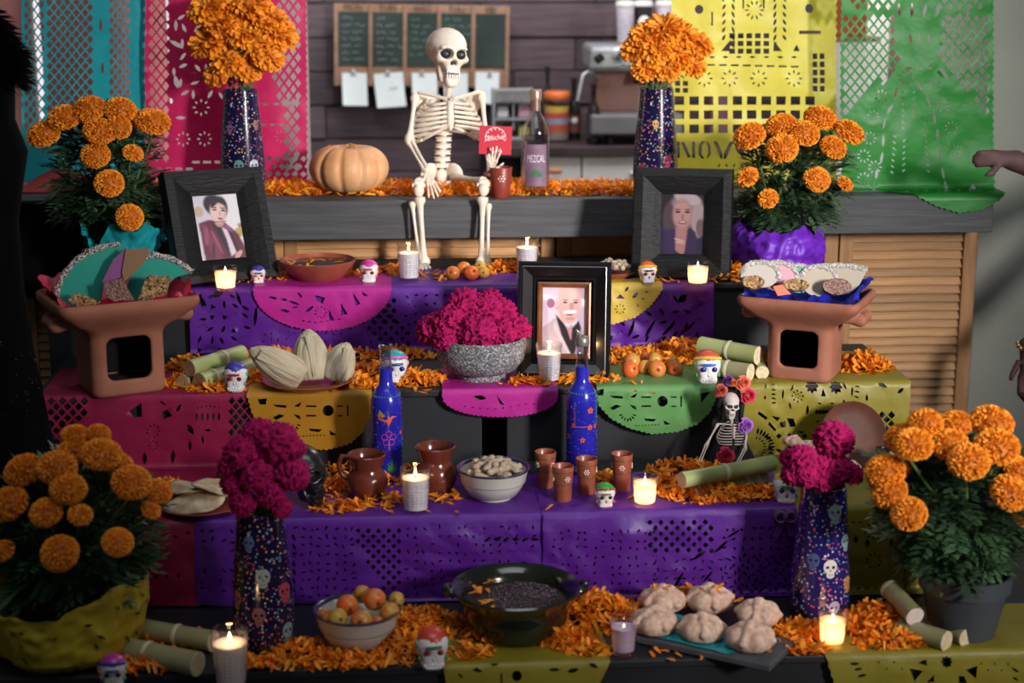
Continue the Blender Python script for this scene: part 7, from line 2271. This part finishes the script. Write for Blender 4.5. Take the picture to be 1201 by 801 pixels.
for u, v, w, dy, lb, m in ((930, 515, 26, -.03, 'pale bread roll with an orange petal behind the magenta flowers', 0), (949, 520, 24, -.01, 'round pale bread roll between magenta flowers', 1), (996, 544, 26, -.06, 'floury bread roll low in front of the propped plate', 2)):
    p = pt(u, v, y=4.05 + dy)
    bread(lb, Vector((p.x, p.y, max(Z2 + .0, p.z - .02))), w / 2 / 480 * 1.0, rnd.uniform(0, 3), 20, 'bread rolls at the right of the second step')
bsk = thing('bread_basket', 'low clay bowl holding the bread rolls behind the cockscomb vase', 'bowl', atT(957, 4.02, Z2))
B().lathe([(.05, 0), (.06, .006), (.085, .028), (.083, .031), (.055, .012), (0, .010)], 36).obj('bowl_body', m_terra, bsk)
dk = thing('small_pitcher', 'dark shiny clay pitcher lying beside the propped plate', 'pitcher', atT(1034, 4.0, Z2))
B().lathe([(.02, 0), (.028, .008), (.034, .03), (.026, .052), (.016, .062), (.018, .075), (.015, .073), (.012, .06), (0, .02)], 28).obj('pitcher_body', mat('black_glaze', C('#1a1412'), C('#2a1c18'), 12, rough=.15, coat=.6), dk)
B().tube([(.018, 0, .07), (.04, 0, .066), (.042, 0, .04), (.032, 0, .03)], .004, 8).obj('handle', mat('black_glaze', C('#1a1412')), dk)
# purple bow
pbw = pt(920, 606, y=Y2 - .02)
bw = thing('ribbon_bow', 'purple ribbon bow with gold edges hanging below a sugar skull', 'bow', pbw)
m_rib, m_gold = mat('purple_satin', C('#5a1f86'), C('#6a2a98'), 20, rough=.35), mat('gold_thread', C('#b39a4a'), rough=.4, metal=.4)
for s in (-1, 1):
    V, F = [], []
    n = 14
    for k in range(n + 1):
        a = 2 * PI * k / n
        x, z = s * .022 * (1 - math.cos(a)) * .55, .013 * math.sin(a)
        for w in (-.009, .009): V.append((x, w - .006, z + .004))
    F = [(2 * k, 2 * k + 1, 2 * k + 3, 2 * k + 2) for k in range(n)]
    mk('bow_loop', V, F, m_rib, bw)
    for w in (0, 1): B().tube([V[2 * k + w] for k in range(n + 1)], .0010, 5).obj('gold_edge', m_gold, bw)
    B().box((s * .012, -.006, -.026), (.014, .002, .045), (0, R(s * -18), 0)).obj('bow_tail', m_rib, bw, smooth=False)
B().ell((0, -.010, .002), (.007, .008, .009), 10, 8).obj('knot', m_rib, bw)
B().tube([(0, 0, .004), (0, .005, .03), (0, .016, .0)], .001, 5)

# ================================================================ lowest step: fruit bowl, pot, breads on a slate board
fb = enamel_bowl('cream enamel bowl with navy rim full of small apples', pt(420, 757, z=Z1), .096, .088)
flz = fb.location
FBY = fb.location.y
fruits([(388, 726, 22, 'peach', -.035, 'greenish apple at the left front'), (407, 710, 26, 'red', 0, 'reddish orange apple at the upper left'), (439, 703, 27, 'orange', .01, 'big orange apple on top'), (396, 725, 24, 'green', -.045, 'yellow-green apple at the front left'), (424, 728, 26, 'peach', -.055, 'peach-coloured apple at the front'), (457, 719, 25, 'yellow', -.02, 'golden apple at the right'), (465, 703, 19, 'green', .03, 'green apple at the upper right'), (443, 731, 17, 'red', -.05, 'small red apple at the front right'), (425, 697, 22, 'yellow', .04, 'yellow apple at the back'), (378, 722, 16, 'orange', .0, 'orange apple at the left rim')],
       None, FBY, 'small apples in the enamel bowl', 'in the cream enamel bowl of apples')
m_pot = mat('black_green_glaze', C('#12150f'), C('#1c2018'), 8, rough=.16, coat=.6)
pot = thing('clay_pot', 'wide black glazed clay pot with two handles and dark mole paste', 'pot', pt(605, 742, z=Z1))
B().lathe([(.085, 0), (.095, .005), (.112, .03), (.118, .06), (.116, .075), (.120, .082), (.142, .104), (.146, .110), (.142, .114), (.128, .106), (.112, .085), (.110, .06), (0, .05)], 52).obj('pot_body', m_pot, pot)
for s in (-1, 1):
    B().tube([(s * .136, -.022, .100), (s * .152, -.018, .108), (s * .158, 0, .110), (s * .152, .018, .108), (s * .136, .022, .100)], .010, 10).obj('handle', m_pot, pot)
B().lathe([(.112, .080), (.08, .084), (.04, .086), (0, .086)], 40).obj('mole_paste', mat('dark_mole', C('#241a1c'), C('#33262a'), 30, rough=.7, bump=.6, bscale=80), pot)
sd = B()
for i in range(420):
    a, q = rnd.uniform(0, 6.28), math.sqrt(rnd.random()) * .085
    x, y = .018 + q * math.cos(a) * .95, q * math.sin(a)
    if math.hypot(x, y) > .108: continue
    sd.ell((x, y, .088 + .004 * (1 - q / .09)), (.0019, .0013, .0011), 6, 4, (0, 0, a))
tag(sd.obj('seeds', mat('purple_seed', C('#6a5560'), C('#7d6872'), 200, rough=.7), pot), kind='stuff')
for i in range(12):
    a, q = rnd.uniform(PI * .6, PI * 1.3), rnd.uniform(.06, .115)
    vs, fs = petal_strip(3, .026, .010, rnd.uniform(-.3, .8), .2)
    M = Matrix.Rotation(rnd.uniform(0, 6.28), 3, 'Z')
    mk('fallen_petal', [M @ Vector(v) for v in vs], fs, m_petal, pot, cols=[(1, .95, .6)] * len(vs), loc=(q * math.cos(a), q * math.sin(a), .0895))
# slate board
m_board = mat('ridged_slate', C('#4a4a4e'), C('#5a5a5e'), 14, rough=.7)
c = [pt(745, 745, z=Z1 + .022), pt(903, 779, z=Z1 + .022), pt(932, 735, z=Z1 + .022)]
ang = math.atan2(c[1].y - c[0].y, c[1].x - c[0].x)
Lb = (c[1] - c[0]).length
Db = .150
ex_ = Vector((math.cos(ang), math.sin(ang), 0)); ey_ = Vector((-math.sin(ang), math.cos(ang), 0))
bctr = (c[0] + c[1]) / 2 + ey_ * Db / 2
bd_ = thing('slate_board', 'dark ridged slate board carrying the sugared breads', 'board', Vector((bctr.x, bctr.y, Z1 + .0035)), ang)
B().box((0, 0, .008), (Lb, Db, .014), bev=.002).obj('board_slab', m_board, bd_, smooth=False)
for i in range(13):
    B().box((Lb / 2 - .004 - i * .007, 0, .016), (.0035, Db - .006, .0026), bev=.0008).obj('ridge', m_board, bd_, smooth=False)
for sx in (-1, 1):
    for sy in (-1, 1): B().lathe([(.008, -.003), (.008, .002)], 10, (sx * (Lb / 2 - .02), sy * (Db / 2 - .02), 0)).obj('foot_pad', m_blackpl, bd_)
bh = bd_.location.z + .0178
o_t = [(-Lb / 2 - .02, -Db / 2 + .018), (Lb / 2 - .10, -Db / 2 + .006), (Lb / 2 - .03, Db / 2 - .01), (-Lb / 2 + .01, Db / 2 + .006)]
o_t = scallop([o_t[0], o_t[1]], .010, .002) + scallop([o_t[1], o_t[2]], .010, .002) + scallop([o_t[2], o_t[3]], .010, .002) + scallop([o_t[3], o_t[0]], .010, .002)
V2, F2 = cut_tri(o_t, fill(-Lb / 2 + .01, Lb / 2 - .11, -Db / 2 + .03, Db / 2 - .02, .022, 91, None, 'LDT', .6), .012)
o = mk('papel_picado', [(bctr.x + ex_.x * a + ey_.x * b, bctr.y + ex_.y * a + ey_.y * b, bh + .0012 + .0006 * math.sin(a * 80)) for a, b in V2], F2, p_teal)
tag(o, 'teal cut paper lying on the slate board beneath the breads', 'cut paper', G3)
bspec = [(767, 738, 23, -1, 'sugared bread at the front left of the slate board'), (823, 746, 23, -1, 'sugared bread at the front middle of the slate board'), (880, 757, 24, -1, 'sugared bread at the front right of the slate board'), (777, 712, 22, 1, 'petal-topped sugared bread at the back left of the board'), (832, 712, 23, 1, 'petal-topped sugared bread at the back middle of the board'), (889, 728, 22, 1, 'sugared bread at the back right of the slate board')]
for i, (u, v, rpx, k, lb) in enumerate(bspec):
    p = pt(u, v, z=bh + .002)
    bread(lb, p, rpx / ppm(p.y, p.z, p.x) * 1.12, .4 + i * 1.1)

# ================================================================ figures at the edges
m_robe = mat('black_velvet_robe', C('#050506'), C('#09090b'), 5, rough=.9, spec=.1)
fx = X(-45, 3.985, .9)
rf0 = thing('robed_figure', 'tall figure in a black robe with fur collar at the left edge', 'figure', (fx, 3.985, 0))
def vz(v): return pt(20, v, y=3.985).z
prof = [(.30, .0), (.30, .01), (.25, vz(640)), (.205, vz(560)), (.165, vz(420)), (.150, vz(330)), (.148, vz(260)), (.165, vz(215)), (.180, vz(178)), (.155, vz(140)), (.160, vz(95)), (.150, vz(60)), (.110, vz(25)), (.07, vz(-5)), (.06, vz(-20))]
b = B().lathe(prof, 64)
b.warp(lambda v: Vector((v.x * (1 + .05 * math.sin(math.atan2(v.y, v.x) * 9 + v.z * 3) * max(.15, 1 - v.z)), v.y * .58 * (1 + .05 * math.sin(math.atan2(v.y, v.x) * 9 + v.z * 3)), v.z)))
b.obj('robe', m_robe, rf0)
B().ell((0, 0, vz(-75)), (.085, .10, .125), 20, 14).obj('hooded_head', m_robe, rf0)
V, F = [], []
rr = random.Random(5)
for i in range(2600):
    a = rr.uniform(-PI * .75, PI * .35)
    z = rr.uniform(vz(95), vz(0))
    r0 = float(np.interp(z, [vz(95), vz(60), vz(25), vz(0)], [.15, .15, .115, .075]))
    p = Vector((r0 * math.cos(a), r0 * .58 * math.sin(a), z))
    d = (Vector((math.cos(a), math.sin(a), rr.uniform(-.55, .35))) + Vector((rr.uniform(-.5, .5), rr.uniform(-.5, .5), rr.uniform(-.3, .3)))).normalized()
    L = rr.uniform(.03, .068)
    s = d.cross(Vector((0, 0, 1))).normalized() * .0011
    k = len(V)
    V += [p - s, p + s, p + d * L * .6 - Vector((0, 0, L * .1)), p + d * L - Vector((0, 0, L * .28))]
    F += [(k, k + 1, k + 2), (k, k + 2, k + 3)]
tag(mk('fur_collar', V, F, mat('black_fur', C('#060607'), rough=.7, spec=.15), rf0, False), kind='stuff')
sq = B()
for i in range(45):
    v_ = rr.uniform(390, 560); a = rr.uniform(-PI * .5, 0)
    z = vz(v_)
    r0 = float(np.interp(z, [p[1] for p in prof], [p[0] for p in prof])) * 1.03
    sq.ell((r0 * math.cos(a), r0 * .58 * math.sin(a), z), (.0011, .0011, .0016), 6, 4)
tag(sq.obj('sequins', mat('silver_sequin', C('#9a9aa0'), rough=.15, metal=.9), rf0), kind='stuff')

# person at the right edge reaching in with one hand
yp_ = 4.74
def W(u, v, y): return np.array(pt(u, v, y=y))
sh_, el_, wr_ = W(1410, 190, yp_ + .06), W(1300, 240, yp_), W(1192, 189, yp_ - .02)
kn_ = W(1165, 184, yp_ - .02)
tor = [W(1470, 190, yp_ + .1), W(1480, 380, yp_ + .1), W(1480, 620, yp_ + .1)]
fing = []
for k in range(4):
    a = W(1163, 178 + 4.5 * k, yp_ - .03)
    m_ = W(1150, 178 + 5 * k, yp_ - .045 + .004 * k)
    e_ = W(1141 + abs(k - 1.2) * 2.2, 181 + 5 * k, yp_ - .035)
    fing.append((a, m_, e_))
th = (W(1172, 193, yp_ - .04), W(1163, 203, yp_ - .06), W(1155, 207, yp_ - .06))
wr2, hd2 = W(1206, 405, yp_), W(1204, 440, yp_ - .02)
def person_f(X, Y, Z):
    d = s_cap(X, Y, Z, tor[0], tor[1], .16, .14)
    d = smin(d, s_cap(X, Y, Z, tor[1], tor[2], .14, .17), .05)
    d = smin(d, s_ell(X, Y, Z, tuple(np.array(pt(1475, 20, y=yp_ + .08))), (.075, .095, .115)), .03)
    d = smin(d, s_cap(X, Y, Z, tor[0], np.array(pt(1475, 80, y=yp_ + .09)), .06, .05), .04)
    d = smin(d, s_cap(X, Y, Z, sh_, el_, .055, .046), .05)
    d = smin(d, s_cap(X, Y, Z, el_, wr_, .044, .027), .02)
    d = smin(d, s_cap(X, Y, Z, wr_, kn_, .026, .022), .02)
    for a, m_, e_ in fing:
        d = smin(d, s_cap(X, Y, Z, a, m_, .0095, .0085), .006)
        d = smin(d, s_cap(X, Y, Z, m_, e_, .0085, .0065), .003)
    d = smin(d, s_cap(X, Y, Z, th[0], th[1], .011, .010), .008)
    d = smin(d, s_cap(X, Y, Z, th[1], th[2], .010, .008), .004)
    d = smin(d, s_cap(X, Y, Z, W(1410, 220, yp_ + .06), W(1290, 340, yp_ + .02), .055, .045), .04)
    d = smin(d, s_cap(X, Y, Z, W(1290, 340, yp_ + .02), wr2, .042, .024), .02)
    d = smin(d, s_cap(X, Y, Z, wr2, hd2, .024, .020), .015)
    for k in range(4):
        a, m_, e_ = W(1197 + 5 * k, 440, yp_ - .02), W(1195 + 5.5 * k, 458 + 2 * (k % 2), yp_ - .035), W(1196 + 5.5 * k, 472 - abs(k - 1.5) * 3, yp_ - .025)
        d = smin(d, s_cap(X, Y, Z, a, m_, .0095, .0085), .004)
        d = smin(d, s_cap(X, Y, Z, m_, e_, .0085, .0065), .003)
    d = smin(d, s_cap(X, Y, Z, W(1194, 425, yp_ - .03), W(1185, 445, yp_ - .05), .011, .009), .008)
    hx, hy, hz = pt(1475, 20, y=yp_ + .08)
    d = smin(d, s_ell(X, Y, Z, (hx - .01, hy - .10, hz - .02), (.014, .02, .022)), .015)
    for q in (-.032, .032): d = smax(d, -s_ell(X, Y, Z, (hx + q - .008, hy - .10, hz + .008), (.016, .016, .009)), .008)
    d = smin(d, s_ell(X, Y, Z, (hx - .008, hy - .088, hz - .062), (.026, .014, .009)), .006)
    for q in (-1, 1): d = smin(d, s_ell(X, Y, Z, (hx + q * .077, hy + .01, hz - .005), (.010, .018, .028)), .008)
    return d
pv, pf = sdf_mesh(person_f, tuple(np.array([W(1130, 0, yp_)[0] - .02, yp_ - .2, .35])), (tor[0][0] + .22, yp_ + .45, 2.35), .0105)
cols = []
for v in pv:
    hand_ = v[0] < wr_[0] + .012 and v[2] > 1.0
    h2 = v[0] < wr2[0] + .03 and v[2] < wr2[2] + .01
    head_ = v[2] > pt(1475, 95, y=yp_ + .08).z and v[0] > el_[0]
    if head_: cols.append((.30, .17, .13)); continue
    cols.append((.09, .042, .040) if hand_ else ((.06, .018, .02) if h2 else (.055, .022, .026)))
pe_ = thing('person', 'person in a dark maroon sleeve reaching in at the right edge', 'person', (tor[2][0], yp_ + .1, 0))
bo = mk('body', pv - np.array(pe_.location), pf, mat('skin_and_sleeve', (1, 1, 1, 1), rough=.7, vcol=True), pe_, cols=cols)
B().lathe([(.19, .0), (.18, .02), (.165, .6), (.16, .66)], 32).obj('skirt', mat('black_skirt', C('#121114'), rough=.8), pe_)
hq = Vector(pt(1475, 20, y=yp_ + .08)) - pe_.location
B().ell(hq + Vector((0, .03, .035)), (.085, .088, .098), 20, 14).obj('hair', mat('dark_hair', C('#1a1412'), rough=.5), pe_)
bq = B()
for k in range(14):
    a = 2 * PI * k / 14
    q = Vector(wr2) - pe_.location
    bq.ell((q.x + .030 * math.cos(a), q.y + .030 * math.sin(a), q.z + .006 * math.sin(a * 3)), (.007, .007, .008), 8, 6)
bq.obj('bracelet', mat('gold_beads', C('#8a6a34'), C('#d8c08a'), 200, rough=.25, metal=.7), pe_)

# red cloth behind the left plant on the bar
V, F = [], []
q0 = pt(48, 226, z=ZL)
for j in range(13):
    for i in range(17):
        x, y = i / 16, j / 12
        V.append((q0.x - .07 + x * .22, q0.y - .02 + y * .2, ZL + .004 + (.055 * math.sin(x * 3.0) * math.sin(y * 2.6) + .012 * noise.noise(Vector((x * 5, y * 5, 2))) ** 2)))
for j in range(12):
    for i in range(16): F.append((j * 17 + i, j * 17 + i + 1, (j + 1) * 17 + i + 1, (j + 1) * 17 + i))
o = mk('folded_cloth', V, F, mat('red_cloth', C('#a8302c'), C('#b8443e'), 12, rough=.85))
tag(o, 'folded red cloth on the bar behind the teal-wrapped marigold', 'cloth')

# ================================================================ single loose petals that lie apart
def loose(label, group, pts_, z, size=.026):
    for i, (u, v) in enumerate(pts_):
        p = pt(u, v, z=z)
        vs, fs = petal_strip(3, size * rnd.uniform(.8, 1.2), size * .36, rnd.uniform(-.4, .9), .3)
        o = mk('loose_petal', vs, fs, m_petal, cols=[(rnd.uniform(.85, 1.1), rnd.uniform(.75, 1), .6)] * len(vs), loc=(p.x, p.y, z + .003), rot=(rnd.uniform(-.2, .2), rnd.uniform(-.1, .1), rnd.uniform(0, 6.28)))
        tag(o, label, 'petal', group)
loose('single orange petal lying on the black edge in front of the slate board', 'petals in front of the slate board', [(762, 765), (772, 764), (782, 774), (800, 772), (805, 767), (822, 776), (775, 768)], Z1 + .001)
loose('single orange petal fallen on the slate board', 'petals on the slate board', [(800, 742), (795, 740), (868, 757), (880, 760), (900, 757), (905, 764), (855, 745)], bh + .002)
loose('single orange petal lying on purple paper of the second step', 'petals on the purple paper', [(505, 602), (462, 603), (724, 590), (455, 600), (535, 600), (735, 586), (300, 603), (640, 600)], Z2 + .005)
loose('single orange petal hanging over the edge of the third step', 'petals at the edge of the third step', [(494, 462), (502, 463), (488, 461), (395, 461), (760, 461), (748, 460)], Z3 + .006)
for k, (u, v) in enumerate(((398, 173), (408, 171), (420, 172), (392, 176))):
    p = pt(u, v, y=5.13)
    vs, fs = petal_strip(3, .024, .009, .4, .3)
    o = mk('loose_petal', vs, fs, m_petal, cols=[(1, .9, .6)] * len(vs), loc=(p.x, 5.14, ZL + .143), rot=(.1, -.1, k * 1.3))
    tag(o, 'single orange petal lying on top of the pumpkin', 'petal', 'petals on the pumpkin')
for i, (u, v) in enumerate(((777, 690), (770, 692), (785, 691), (832, 688), (840, 690), (845, 694), (826, 690), (838, 686))):
    p = pt(u, v, z=bh + .062)
    vs, fs = petal_strip(3, .024, .009, .6, .3)
    o = mk('loose_petal', vs, fs, m_petal, cols=[(1, .9, .6)] * len(vs), loc=(p.x, p.y, bh + .060), rot=(.2, -.1, i * 1.7))
    tag(o, 'single orange petal lying on top of a sugared bread', 'petal', 'petals on the breads')

# black sheet added to darken the left end of the bar
xa0, xa1 = X(-60, YL, ZL), X(188, YL, ZL)
V, F = [], []
nx, nz = 60, 26
for j in range(nz + 1):
    for i in range(nx + 1):
        x = xa0 + (xa1 - xa0) * i / nx
        q = j / nz * .34
        f = .008 * math.sin(x * 60 + 1.5 * math.sin(x * 17)) * min(1, max(0, (q - .1) / .1))
        if q < .06: V.append((x, YL + .055 - q, ZL + .003))
        else: V.append((x, YL - .006 - abs(f), ZL + .003 - (q - .06)))
for j in range(nz):
    for i in range(nx):
        k = j * (nx + 1) + i
        F.append((k, k + 1, k + nx + 2, k + nx + 1))
tag(mk('added_black_sheet', V, F, m_robe), 'added black sheet darkening the left end of the bar', 'cloth')
